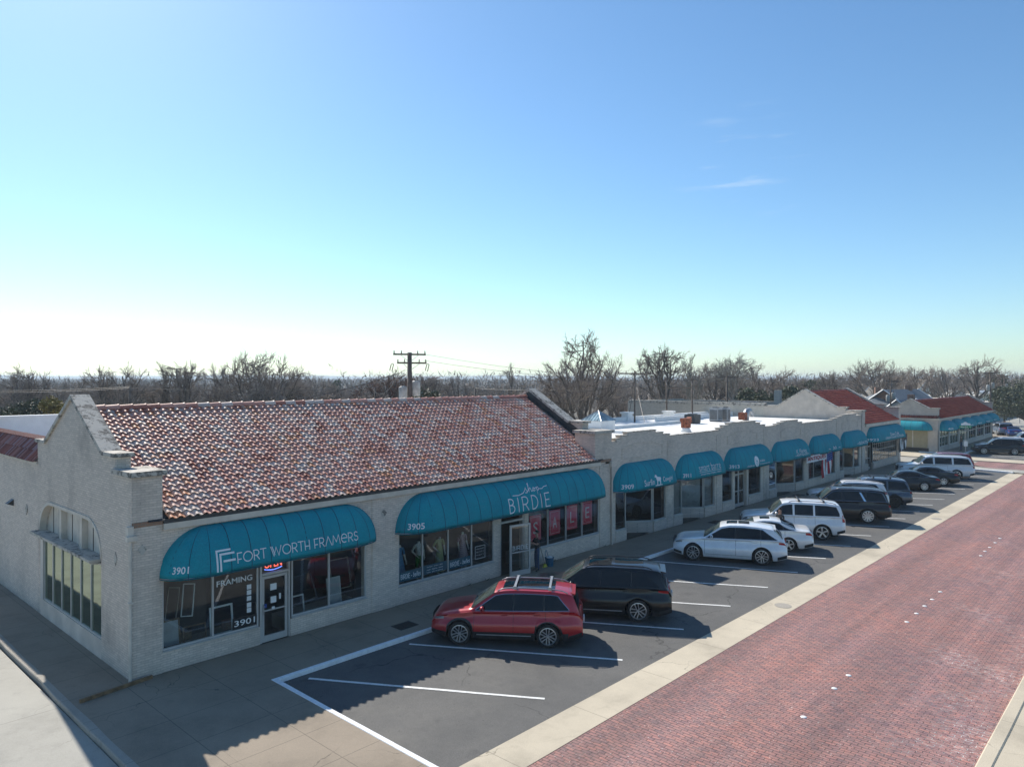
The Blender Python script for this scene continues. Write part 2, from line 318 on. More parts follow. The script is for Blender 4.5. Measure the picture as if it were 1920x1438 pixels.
# ---------------------------------------------------------------- mesh helpers
def tag(o, label=None, cat=None, group=None, kind=None):
    if label: o['label'] = label
    if cat: o['category'] = cat
    if group: o['group'] = group
    if kind: o['kind'] = kind
    return o
def thing(name, loc, label, cat, group=None, rz=0., kind=None):
    o = bpy.data.objects.new(name, None); COL.objects.link(o); o.location = loc; o.rotation_euler = (0, 0, rz); o.empty_display_size = .2
    return tag(o, label, cat, group, kind)
def rootloc(p):
    while p.parent: p = p.parent
    return Vector(p.location)
class MB:
    def __init__(s): s.v = []; s.f = []; s.m = []; s.a = []; s.cur = 0; s.ca = 0.
    def vert(s, p): s.v.append(tuple(p)); return len(s.v) - 1
    def face(s, idx): s.f.append(tuple(idx)); s.m.append(s.cur); s.a.append(s.ca)
    def poly(s, pts): s.face([s.vert(p) for p in pts])
    def box(s, x0, y0, z0, x1, y1, z1):
        if x1 < x0: x0, x1 = x1, x0
        if y1 < y0: y0, y1 = y1, y0
        if z1 < z0: z0, z1 = z1, z0
        b = [s.vert(p) for p in ((x0, y0, z0), (x1, y0, z0), (x1, y1, z0), (x0, y1, z0), (x0, y0, z1), (x1, y0, z1), (x1, y1, z1), (x0, y1, z1))]
        for q in ((3, 2, 1, 0), (4, 5, 6, 7), (0, 1, 5, 4), (1, 2, 6, 5), (2, 3, 7, 6), (3, 0, 4, 7)): s.face([b[i] for i in q])
        return s
    def obox(s, c, ax, ay, az):  # oriented box: centre and three half vectors
        c, ax, ay, az = map(Vector, (c, ax, ay, az)); b = []
        for k in (-1, 1):
            for (i, j) in ((-1, -1), (1, -1), (1, 1), (-1, 1)): b.append(s.vert(c + ax * i + ay * j + az * k))
        for q in ((3, 2, 1, 0), (4, 5, 6, 7), (0, 1, 5, 4), (1, 2, 6, 5), (2, 3, 7, 6), (3, 0, 4, 7)): s.face([b[i] for i in q])
        return s
    def prism(s, pts, d):  # pts polygon (3d), extruded by vector d
        d = Vector(d); a = [s.vert(p) for p in pts]; b = [s.vert(Vector(p) + d) for p in pts]; n = len(pts)
        s.face(a[::-1]); s.face(b)
        for i in range(n): s.face((a[i], a[(i + 1) % n], b[(i + 1) % n], b[i]))
        return s
    def tube(s, path, r, n=6, cap=True):
        path = [Vector(p) for p in path]; rs = r if isinstance(r, (list, tuple)) else [r] * len(path); rings = []
        up = None
        for i, p in enumerate(path):
            d = (path[min(i + 1, len(path) - 1)] - path[max(i - 1, 0)]); d = d.normalized() if d.length > 1e-9 else Vector((0, 0, 1))
            if up is None: up = Vector((0, 0, 1)) if abs(d.z) < .9 else Vector((1, 0, 0))
            x = d.cross(up)
            if x.length < 1e-5: x = d.cross(Vector((0, 1, 0)))
            x.normalize(); y = x.cross(d).normalized(); up = y
            rings.append([s.vert(p + (x * cos(2 * pi * k / n) + y * sin(2 * pi * k / n)) * rs[i]) for k in range(n)])
        for a, b in zip(rings, rings[1:]):
            for k in range(n): s.face((a[k], a[(k + 1) % n], b[(k + 1) % n], b[k]))
        if cap and n > 2: s.face(rings[0]); s.face(rings[-1][::-1])
        return s
    def lathe(s, prof, n=16, c=(0, 0, 0), axis='z'):
        c = Vector(c); rings = []
        for (r, h) in prof:
            ring = []
            for k in range(n):
                a = 2 * pi * k / n
                q = Vector((r * cos(a), r * sin(a), h)) if axis == 'z' else Vector((r * cos(a), h, r * sin(a)))
                ring.append(s.vert(c + q))
            rings.append(ring)
        for a, b in zip(rings, rings[1:]):
            for k in range(n): s.face((a[k], a[(k + 1) % n], b[(k + 1) % n], b[k]))
        s.face(rings[0][::-1]); s.face(rings[-1]); return s
    def grid(s, rows, closed=False):  # rows: list of lists of points
        idx = [[s.vert(p) for p in r] for r in rows]
        for a, b in zip(idx, idx[1:]):
            for k in range(len(a) - 1): s.face((a[k], a[k + 1], b[k + 1], b[k]))
        return idx
    def build(s, name, mats, parent=None, smooth=False, attr=None, local=False, auto=None):
        me = bpy.data.meshes.new(name)
        off = Vector((0, 0, 0)) if (local or parent is None) else rootloc(parent)
        me.from_pydata([(a[0] - off.x, a[1] - off.y, a[2] - off.z) for a in s.v], [], s.f)
        if not isinstance(mats, (list, tuple)): mats = [mats]
        for m in mats: me.materials.append(M[m] if isinstance(m, str) else m)
        if len(mats) > 1: me.polygons.foreach_set('material_index', s.m)
        if attr:
            at = me.attributes.new(attr, 'FLOAT', 'FACE'); at.data.foreach_set('value', s.a)
        if smooth: me.polygons.foreach_set('use_smooth', [True] * len(s.f))
        bm = bmesh.new(); bm.from_mesh(me); bmesh.ops.recalc_face_normals(bm, faces=bm.faces); 
        if auto:
            for e in bm.edges:
                if len(e.link_faces) == 2 and e.calc_face_angle(0) > radians(auto): e.smooth = False
        bm.to_mesh(me); bm.free()
        me.update()
        o = bpy.data.objects.new(name, me); COL.objects.link(o)
        if parent: o.parent = parent
        return o
def sheet(name, pts, z, mat):  # flat polygon structure
    mb = MB(); mb.poly([(p[0], p[1], z) for p in pts]); o = mb.build(name, mat); return tag(o, kind='structure')
def slab(name, pts, z0, z1, mat):
    mb = MB(); mb.prism([(p[0], p[1], z0) for p in pts], (0, 0, z1 - z0)); return tag(mb.build(name, mat), kind='structure')
def copy_tree(o, parent=None):
    c = o.copy(); COL.objects.link(c)
    if parent: c.parent = parent
    for ch in list(o.children): copy_tree(ch, c)
    return c

# ---------------------------------------------------------------- text
def text_mesh(body, size=1., xs=1., bold=0., shear=0.):
    cu = bpy.data.curves.new('text', 'FONT'); cu.body = body; cu.size = size; cu.offset = bold; cu.shear = shear; cu.resolution_u = 3
    o = bpy.data.objects.new('text', cu); COL.objects.link(o); bpy.context.view_layer.update()
    me = bpy.data.meshes.new_from_object(o.evaluated_get(bpy.context.evaluated_depsgraph_get()))
    vs = [(v.co.x * xs, v.co.y) for v in me.vertices]; fs = [tuple(p.vertices) for p in me.polygons]
    bpy.data.objects.remove(o); bpy.data.curves.remove(cu); bpy.data.meshes.remove(me)
    return vs, fs
def fit_text(body, w, h, bold=0., shear=0.):
    vs, fs = text_mesh(body, 1., 1., bold, shear)
    x0 = min(v[0] for v in vs); x1 = max(v[0] for v in vs); y0 = min(v[1] for v in vs); y1 = max(v[1] for v in vs)
    return [((v[0] - x0) / (x1 - x0) * w, (v[1] - y0) / (y1 - y0) * h) for v in vs], fs
# thin stroke alphabet, unit height 1, widths given
def arc(cx, cy, rx, ry, a0, a1, n=10): return [(cx + rx * cos(radians(a0 + (a1 - a0) * i / n)), cy + ry * sin(radians(a0 + (a1 - a0) * i / n))) for i in range(n + 1)]
STK = {
 'F': (.5, [[(.05, 0), (.05, 1)], [(.05, 1), (.5, 1)], [(.05, .35), (.4, .35)]]),
 'O': (.95, [arc(.48, .5, .46, .5, 0, 360, 20)]),
 'R': (.62, [[(.05, 0), (.05, 1)], [(.05, 1), (.3, 1)] + arc(.3, .72, .27, .28, 90, -90, 8) + [(.05, .44)], [(.28, .44), (.58, 0)]]),
 'T': (.6, [[(.3, 0), (.3, 1)], [(0, 1), (.6, 1)]]),
 'W': (1.15, [[(0, 1), (.3, 0), (.58, .9), (.85, 0), (1.15, 1)], [(.16, 1), (.4, .15)]]),
 'H': (.62, [[(.05, 0), (.05, 1)], [(.57, 0), (.57, 1)], [(.05, .38), (.57, .38)]]),
 'A': (.75, [[(0, 0), (.37, 1), (.75, 0)]]),
 'M': (.95, [[(0, 0), (.15, 1), (.47, .25), (.8, 1), (.95, 0)]]),
 'E': (.55, [[(.5, 1), (.05, 1), (.05, 0), (.5, 0)], [(.05, .5), (.42, .5)]]),
 'e': (.8, [arc(.42, .5, .38, .5, 0, -320, 18)[::-1][0:0] + [(.05, .52), (.78, .52)] + arc(.42, .5, .37, .48, 0, 300, 16)]),
 'S': (.55, [arc(.3, .75, .22, .25, 30, 250, 8) + arc(.28, .26, .24, .26, 80, -160, 8)]),
 'B': (.55, [[(.05, 0), (.05, 1), (.22, 1)] + arc(.22, .77, .23, .23, 90, -90, 6) + [(.05, .54)], [(.22, .54)] + arc(.24, .27, .28, .27, 90, -90, 6) + [(.05, 0)]]),
 'I': (.12, [[(.06, 0), (.06, 1)]]),
 'D': (.62, [[(.05, 0), (.05, 1), (.18, 1)] + arc(.18, .5, .42, .5, 90, -90, 10) + [(.05, 0)]]),
 ' ': (.25, []),
}
def strokes(paths, w):
    """ribbon mesh in 2-D"""
    vs, fs = [], []
    for p in paths:
        q = [Vector((a[0], a[1])) for a in p]
        if len(q) < 2: continue
        L = []
        for i in range(len(q)):
            d0 = (q[i] - q[i - 1]).normalized() if i > 0 and (q[i] - q[i - 1]).length > 1e-6 else None
            d1 = (q[i + 1] - q[i]).normalized() if i < len(q) - 1 and (q[i + 1] - q[i]).length > 1e-6 else None
            d = (d0 or d1) if not (d0 and d1) else (d0 + d1)
            if d is None: d = Vector((1, 0))
            if d.length < 1e-4: d = d0
            d = d.normalized(); n = Vector((-d.y, d.x)); sc = 1.
            if d0 and d1: sc = min(1.8, 1 / max(.3, (d0.dot(d))))
            if i == 0: q0 = q[i] - d * w * .4
            elif i == len(q) - 1: q0 = q[i] + d * w * .4
            else: q0 = q[i]
            L.append((q0 + n * w / 2 * sc, q0 - n * w / 2 * sc))
        for (a, b), (c, d_) in zip(L, L[1:]):
            k = len(vs); vs += [tuple(a), tuple(b), tuple(d_), tuple(c)]; fs.append((k, k + 1, k + 2, k + 3))
    return vs, fs
def stroke_text(s, w, h, sw, gap=.16):
    x = 0; paths = []
    for ch in s:
        wd, ps = STK[ch]
        for p in ps: paths.append([(x + a, b) for a, b in p])
        x += wd + gap
    x -= gap; k = w / x
    return strokes([[(a * k, b * h) for a, b in p] for p in paths], sw)
def map_text(tm, fn, name, mat, parent, zcuts=(), local=False):
    """map flat text (vs,fs) through fn(u,v)->3-D; horizontal cuts keep it on curved cloth"""
    bm = bmesh.new(); vv = [bm.verts.new((a, b, 0)) for a, b in tm[0]]
    for f in tm[1]:
        try: bm.faces.new([vv[i] for i in f])
        except ValueError: pass
    for z in zcuts: bmesh.ops.bisect_plane(bm, geom=bm.verts[:] + bm.edges[:] + bm.faces[:], plane_co=(0, z, 0), plane_no=(0, 1, 0))
    bm.verts.ensure_lookup_table(); mb = MB(); bm.verts.index_update()
    for v in bm.verts: mb.vert(fn(v.co.x, v.co.y))
    for f in bm.faces: mb.face([v.index for v in f.verts])
    bm.free(); return mb.build(name, mat, parent, local=local)
# ================================================================ SETTING
ZL = -0.05
def hgt(x, y):
    """terrain height away from the shops"""
    d = max(0., y - 45.); z = -min(9., d * .055)
    w = min(1., max(0., (60 - x) / 120.)); z = z * (.25 + .75 * w)
    return z + ZL - .05
def terrain():
    xs = []; v = -9000.
    def axis(lo, hi, near, step):
        a = []; t = lo
        while t < hi:
            a.append(t); dd = max(0, abs(t - (near[0] + near[1]) / 2) - (near[1] - near[0]) / 2); t += step + dd * .18
        a.append(hi); return a
    X = axis(-9000, 9000, (-60, 250), 9.); Yy = axis(-900, 9000, (-40, 250), 9.)
    # keep the hole under the flat town ground shallow
    mb = MB(); rows = [[(x, y, hgt(x, y) - (.12 if (-40 < x < 140 and -40 < y < 45) else 0)) for x in X] for y in Yy]
    mb.grid(rows); return tag(mb.build('ground', 'ground', smooth=True), kind='structure')
terrain()
# far blue ridge on the horizon
mb = MB(); rows = []
R_ = random.Random(3)
for k, (dist, zt) in enumerate(((4200, -20), (5200, 6), (7600, 42), (8200, 48))):
    rows.append([(CAMX + dist * cos(radians(a)), CAMY + dist * sin(radians(a)), zt + (6 * sin(a * .31 + 1) + 4 * sin(a * .9) if k > 1 else 0) - (14 if a < 35 and k > 1 else 0)) for a in range(-10, 110, 2)])
mb.grid(rows); tag(mb.build('hills', 'hill', smooth=True), kind='structure')

sheet('side_street', [(-12, -45), (-1.72, -45), (-1.72, 60), (-12, 60)], ZL - .02, 'street')
sheet('brick_road', [(-1.72, -17.75), (73.2, -17.75), (73.2, -10.62), (-1.72, -10.62)], ZL, 'brickroad')
sheet('brick_road', [(73.2, -17.75), (150, -17.75), (150, -10.62), (81.4, -10.62), (81.4, -7.4), (79.2, -5.6), (75.6, -5.6), (73.2, -7.4)], ZL, 'brickroad')
sheet('gutter_strip', [(-1.72, -10.62), (69.9, -10.62), (69.9, -9.55), (-1.72, -9.55)], ZL + .008, 'strip')
sheet('parking_lot', [(2.8, -9.55), (70.0, -9.55), (70.0, -2.78), (2.8, -2.78)], ZL + .004, 'asphalt')
sheet('cross_street', [(72.6, -5.6), (79.0, -5.6), (79.0, 60), (72.6, 60)], ZL + .004, 'street')
sheet('cross_street_mouth', [(70.6, -10.62), (73.2, -10.62), (73.2, -7.4), (74.6, -5.6), (70.6, -5.6)], ZL + .006, 'street')
sheet('alley', [(0.4, 24.6), (72.6, 24.6), (72.6, 44), (0.4, 44)], ZL - .03, 'asphalt')
# sidewalks (raised 0.12) with plain and painted kerbs
slab('front_sidewalk', [(0, 0), (0, -9.55), (2.65, -9.55), (2.65, -2.65), (22, -2.65), (70.6, -2.65), (70.6, -.0)], -.4, .06, 'sidewalk')
slab('side_sidewalk', [(0, -9.55), (-1.53, -9.55), (-1.53, 40), (0, 40)], -.4, .058, 'sidewalk')
slab('cross_sidewalk', [(70.6, -6.0), (72.5, -6.0), (72.5, 40), (70.6, 40)], -.4, .058, 'sidewalk')
def kerb(name, pts, w, z1, mat, seg=1.2, jit=.006):
    mb = MB(); r = random.Random(len(pts)); left = []; right = []; P = []
    for a, b in zip(pts, pts[1:]):
        a = Vector(a); b = Vector(b); n = max(1, int((b - a).length / seg)); P += [a.lerp(b, i / n) for i in range(n)]
    P.append(Vector(pts[-1]))
    for i, p in enumerate(P):
        d = (P[min(i + 1, len(P) - 1)] - P[max(i - 1, 0)]).normalized(); n = Vector((-d.y, d.x))
        k = 1 / max(.6, (P[i] - P[i - 1]).normalized().dot(d)) if 0 < i < len(P) - 1 else 1
        j = r.uniform(-jit, jit)
        left.append(p + n * (w / 2 + j) * k); right.append(p - n * (w / 2 + r.uniform(-jit, jit)) * k)
    rows = [[(l.x, l.y, -.3) for l in left], [(l.x, l.y, z1 - .02) for l in left], [(l.x * .9 + q.x * .1, l.y * .9 + q.y * .1, z1) for l, q in zip(left, right)],
            [(l.x * .1 + q.x * .9, l.y * .1 + q.y * .9, z1) for l, q in zip(left, right)], [(q.x, q.y, z1 - .02) for q in right], [(q.x, q.y, -.3) for q in right]]
    mb.grid(rows)
    return mb
k = kerb('painted_kerb', [(70.3, -2.72), (2.72, -2.72), (2.72, -9.5)], .15, .072, 'curbw'); tag(k.build('painted_kerb', 'curbw'), kind='structure')
k = kerb('painted_kerb', [(70.35, -2.6), (70.35, -6.2), (69.75, -9.9)], .28, .12, 'curbw'); tag(k.build('painted_kerb', 'curbw'), kind='structure')
k = kerb('stone_kerb', [(-1.58, 42), (-1.56, 3), (-1.6, -3), (-1.55, -9.5), (-1.55, -12)], .2, .062, 'curb', jit=.02); tag(k.build('stone_kerb', 'curb'), kind='structure')
k = kerb('stone_kerb', [(-1.7, -17.85), (150, -17.85)], .3, .07, 'strip'); tag(k.build('stone_kerb', 'strip'), kind='structure')
slab('far_sidewalk', [(-1.7, -17.98), (150, -17.98), (150, -18.55), (-1.7, -18.55)], -.3, .045, 'strip')
sheet('verge', [(-1.7, -18.55), (150, -18.55), (150, -60), (-1.7, -60)], .03, 'grass')
k = kerb('stone_kerb', [(72.6, -6.0), (72.6, 40)], .16, .07, 'curb'); tag(k.build('stone_kerb', 'curb'), kind='structure')
# far corner across the cross street
slab('far_corner_sidewalk', [(79.1, 40), (79.1, -9.6), (82.2, -9.6), (82.2, -3.3), (120, -3.3), (120, 40)], -.4, .03, 'strip')
slab('far_corner_walk', [(84.6, .0), (84.6, -3.0), (120, -3.0), (120, 0)], -.3, .05, 'sidewalk')
sheet('far_parking_lot', [(82.3, -3.3), (122, -3.3), (122, -10.6), (82.3, -10.6)], ZL + .02, 'asphalt')
k = kerb('painted_kerb', [(84.7, 1.2), (84.7, -3.05), (104, -3.05)], .3, .12, 'curbw'); tag(k.build('painted_kerb', 'curbw'), kind='structure')
sheet('far_street', [(121, 60), (121, -18), (132, -18), (132, 60)], ZL + .01, 'street')
sheet('far_lot', [(132, 30), (132, -10.6), (190, -10.6), (190, 30)], ZL + .006, 'street')

# parking stripes
xe = [7.0, 10.57, 14.15, 17.54, 20.81, 23.85, 27.2, 30.6, 33.85, 37.1, 40.3, 43.5, 46.7, 49.9, 53.1, 56.3, 59.5, 62.7, 65.9]
def stripe(a, b, w=.105, z=ZL + .012):
    a = Vector(a); b = Vector(b); d = (b - a).normalized(); n = Vector((-d.y, d.x)) * w / 2; r = random.Random(int(a.x * 10)); mb = MB(); N = 14; L = []; Q = []
    for i in range(N + 1):
        p = a.lerp(b, i / N); L.append((*(p + n * (1 + r.uniform(-.12, .12))), z)); Q.append((*(p - n * (1 + r.uniform(-.12, .12))), z))
    mb.grid([L, Q]); return tag(mb.build('parking_stripe', 'paintw'), kind='structure')
for i, x in enumerate(xe):
    vx = 3.47 if i < 2 else 3.3 if i < 4 else 2.55 if i == 5 else 3.1
    stripe((x - vx, -8.76 + 5.65), (x, -8.76))
for x in (85.6, 87.6, 89.9, 92.4): stripe((x - 1.2, -4.5), (x + .1, -8.9), .2, ZL + .032)
# round white lane buttons
b0 = None
for (x, y) in [(37.81, -13.89), (36.45, -13.9), (35.04, -13.9), (33.94, -13.89), (32.75, -13.93), (24.83, -13.96), (23.5, -13.98), (22.41, -13.98), (21.27, -13.99), (20.04, -13.99), (13.96, -14.05), (12.8, -14.06), (10.57, -14.09)]:
    if b0 is None:
        mb = MB(); mb.lathe([(.078, 0), (.076, .005), (.055, .016), (.02, .020)], 14); b0 = mb.build('lane_button', 'white', smooth=True); o = b0
    else: o = b0.copy(); COL.objects.link(o)
    o.location = (x, y, ZL); tag(o, 'small round white ceramic lane button set in the red brick road', 'lane marker', 'white lane buttons along the brick road')
# drain covers
def grate(x, y, w, d, label, z=.066):
    mb = MB(); mb.box(-w / 2, -d / 2, 0, w / 2, d / 2, .012)
    for i in range(9): mb.box(-w / 2 + .04 + i * (w - .08) / 9, -d / 2 + .04, .012, -w / 2 + .04 + (i + .55) * (w - .08) / 9, d / 2 - .04, .02)
    o = mb.build('drain_grate', 'metalgrate'); o.location = (x, y, z); tag(o, label, 'grate')
grate(7.9, -1.9, .75, .55, 'dark iron grate in the sidewalk by the nose of the red SUV', .06)
grate(31.2, -1.2, .9, .6, 'dark iron grate in the sidewalk in front of the third teal awning', .06)
grate(44.2, -.9, .9, .6, 'small dark iron grate in the sidewalk by the recessed antiques doorway', .06)
for (x, y, lb) in ((18.9, -10.15, 'round metal cover ring in the pale gutter strip, nearest to the brick road bend'), (41.6, -10.1, 'round metal cover ring in the pale gutter strip beyond the shadow of the dark SUV')):
    mb = MB(); mb.lathe([(.30, 0), (.30, .008), (.26, .010)], 24); o = mb.build('manhole_cover', 'curb'); o.location = (x, y, ZL + .008); tag(o, lb, 'manhole cover')
mb = MB(); mb.obox((-.45, -.30, .10), (.93, .13, 0), (-.006, .03, 0), (0, 0, .055)); tag(mb.build('timber_edging', 'wood'), 'thin tan timber edging across the sidewalk at the building corner', 'edging')

# ================================================================ BUILDING HELPERS
def wall(mb, axis, c0, c1, a0, a1, z0, z1, holes=()):
    """wall slab: axis 'x' runs along x at y=c0..c1 ; axis 'y' runs along y at x=c0..c1 ; holes (a0,a1,z0,z1)"""
    zs = sorted(set([z0, z1] + [min(max(h[i], z0), z1) for h in holes for i in (2, 3)]))
    as_ = sorted(set([a0, a1] + [min(max(h[i], a0), a1) for h in holes for i in (0, 1)]))
    for za, zb in zip(zs, zs[1:]):
        zm = (za + zb) / 2; run = None
        for aa, ab in zip(as_, as_[1:]):
            am = (aa + ab) / 2; solid = not any(h[0] < am < h[1] and h[2] < zm < h[3] for h in holes)
            if solid: run = (run[0] if run else aa, ab)
            if (not solid or ab == as_[-1]) and run:
                if axis == 'x': mb.box(run[0], c0, za, run[1], c1, zb)
                else: mb.box(c0, run[0], za, c1, run[1], zb)
                run = None
def awn_fn(x0, x1, d, zb, h, rx=None):
    rx = rx or min(1.3, (x1 - x0) * .3)
    def P(xa, v, off=0.):
        dd = d + off; hh = h + off
        if xa < x0 + rx: ph = (x0 + rx - xa) / rx; ph = min(pi / 2, ph * 1.0); cx = x0 + rx; sg = -1
        elif xa > x1 - rx: ph = min(pi / 2, (xa - (x1 - rx)) / rx); cx = x1 - rx; sg = 1
        else: return (xa, -dd * cos(v), zb + hh * sin(v))
        return (cx + sg * (rx + off) * sin(ph) * cos(v), -dd * cos(ph) * cos(v), zb + hh * sin(v))
    return P, rx
def awning(parent, x0, x1, d=.78, zb=2.7, h=1.33, y0=0., texts=(), label=None, rx=None, rot=None, seam=.62):
    P, rx = awn_fn(x0, x1, d, zb, h, rx); ext = rx * (pi / 2 - 1)
    T = rot or (lambda p: (p[0], p[1] + y0, p[2]))
    xs = []; n = 10
    for i in range(n + 1): xs.append(x0 + rx - rx * (pi / 2) * (1 - i / n))
    m = max(2, int((x1 - x0 - 2 * rx) / .3))
    for i in range(1, m): xs.append(x0 + rx + (x1 - x0 - 2 * rx) * i / m)
    for i in range(n + 1): xs.append(x1 - rx + rx * (pi / 2) * (i / n))
    mb = MB(); rows = []; r = random.Random(int(x0 * 7)); sag = [r.uniform(-.008, .008) for _ in xs]
    for j in range(13):
        v = (pi / 2) * j / 12; rows.append([T(P(x, v, sag[i] * cos(v))) for i, x in enumerate(xs)])
    rows.insert(0, [T((P(x, 0)[0], P(x, 0)[1] + (.012 if P(x, 0)[1] < -.02 else 0), zb + .05)) for x in xs])
    mb.grid(rows)
    o = mb.build('awning', 'awning', parent, smooth=True)
    if label: o['label'] = label
    # stitched seams as thin welts, straps hold the ribs
    s = MB(); k = x0 + rx - rx * 1.1
    while k < x1 - rx + rx * 1.1:
        s.grid([[T(P(k - .012, pi / 2 * j / 10, .006)) for j in range(11)], [T(P(k + .012, pi / 2 * j / 10, .006)) for j in range(11)]]); k += seam
    s.grid([[T(P(x, .03, .006)) for x in xs], [T(P(x, .012, .006)) for x in xs]])
    s.build('seams', seam_m, o, smooth=True)
    f = MB()  # frame tube underneath
    f.tube([T((P(x, 0)[0], min(-.01, P(x, 0)[1] * .97), zb + .04)) for x in xs], .018, 5)
    for q in (x0 + rx, (x0 + x1) / 2, x1 - rx): f.tube([T((q, -.01, zb + .04)), T((q, -d * .97, zb + .04))], .014, 5)
    f.build('awning_frame', 'steel', o)
    R = (d + h) / 2
    for t in texts:
        (tm, xt, zt, mname) = t[:4]; v0 = math.asin(max(0, min(1, (zt - zb) / h)))
        fn = lambda a, b, xt=xt, v0=v0: T(P(xt + a, v0 + b / (R * 1.08), .014))
        hh = max(v[1] for v in tm[0]); map_text(tm, fn, t[4] if len(t) > 4 else 'lettering', mname, o, zcuts=[hh * q / 5 for q in range(1, 5)])
    return o
seam_m, nt_, p_ = newmat('canvas_seam'); p_.inputs['Base Color'].default_value = (.0, .085, .13, 1); p_.inputs['Roughness'].default_value = .8

def tile_roof(parent, x0, x1, yE, zE, yR, zR, pitch, rows, mat, name='tiled_roof', seed=1, lift=.05, detail=8, T=None, amp=.068, xlo=None):
    r = random.Random(seed); n = max(1, round((x1 - x0) / pitch)); pw = (x1 - x0) / n
    D = Vector((0, yR - yE, zR - zE)); Ln = D.length; D.normalize(); N = Vector((0, -D.z, D.y)); e = Ln / rows
    T = T or (lambda p: p); mb = MB(); prof = []
    for k in range(detail + 1):
        t = k / detail
        hgt_ = amp * sin(pi * min(1, t / .62)) ** .75 if t < .62 else -.018 * sin(pi * (t - .62) / .38)
        prof.append((t * pw, hgt_))
    for i in range(n):
        for j in range(rows):
            if xlo and j < xlo[0] and not (xlo[1] < x0 + (i + .5) * pw < xlo[2]): continue
            mb.ca = r.random(); jx = r.uniform(-.006, .006); jl = r.uniform(-.008, .008); a = []; b = []; c = []
            for (px, pz) in prof:
                lo = Vector((x0 + i * pw + px + jx, yE, zE)) + D * (j * e - .03 + jl) + N * (pz + lift)
                hi = Vector((x0 + i * pw + px * .97 + jx, yE, zE)) + D * ((j + 1) * e + .03) + N * (pz * .86 + .0)
                a.append(mb.vert(T(lo))); b.append(mb.vert(T(hi))); c.append(mb.vert(T(lo - N * .028 + D * .004)))
            for k in range(detail):
                mb.face((a[k], a[k + 1], b[k + 1], b[k])); mb.face((c[k], c[k + 1], a[k + 1], a[k]))
    o = mb.build(name, mat, parent, attr='tcol', smooth=True, auto=50)
    return o
def ridge(parent, x0, x1, y, z, mat, step=.42, r0=.11, seed=2, T=None):
    r = random.Random(seed); T = T or (lambda p: p); mb = MB(); x = x0
    while x < x1 - .05:
        mb.ca = r.choice([.02, .05, .2, .28, .86, .84, .3]); e = min(x + step + .05, x1); rows = []
        for (xx, rr) in ((x, r0 * .82), (e - .05, r0), (e, r0 * 1.12), (e + .004, r0 * .7)):
            rows.append([T((xx, y - rr * 1.25 * cos(pi * k / 8), z - .05 + rr * 1.2 * sin(pi * k / 8))) for k in range(9)])
        mb.grid(rows); x += step
    return mb.build('ridge_tiles', mat, parent, smooth=False, attr='tcol')
def frame_rect(mb, axis, c, a0, a1, z0, z1, w=.05, dp=.06, mull=(), trans=()):
    """window frame bars in plane"""
    def b(p, q, r, s_):
        if axis == 'x': mb.box(p, c - dp / 2, r, q, c + dp / 2, s_)
        else: mb.box(c - dp / 2, p, r, c + dp / 2, q, s_)
    b(a0, a1, z0, z0 + w); b(a0, a1, z1 - w, z1); b(a0, a0 + w, z0 + w, z1 - w); b(a1 - w, a1, z0 + w, z1 - w)
    xs = [a0] + sorted(mull) + [a1]
    for m in mull: b(m - w / 2, m + w / 2, z0 + w, z1 - w)
    for t in trans:
        for p, q in zip(xs, xs[1:]): b(p + (w if p == a0 else w / 2), q - (w if q == a1 else w / 2), t - w / 2, t + w / 2)
def shop_window(parent, x0, x1, z0, z1, y=.05, mull=(), trans=(), label=None, w=.05, glass='glass'):
    m = MB(); frame_rect(m, 'x', y, x0, x1, z0, z1, w, .07, mull, trans)
    m.box(x0, y - .1, z0 - .03, x1, y + .035, z0 - .003)
    o = m.build('shop_window', 'frame', parent)
    if label: o['label'] = label
    g = MB(); g.poly([(x0 + w * .6, y + .005, z0 + w * .6), (x1 - w * .6, y + .005, z0 + w * .6), (x1 - w * .6, y + .005, z1 - w * .6), (x0 + w * .6, y + .005, z1 - w * .6)])
    g.build('glass', glass, o); return o
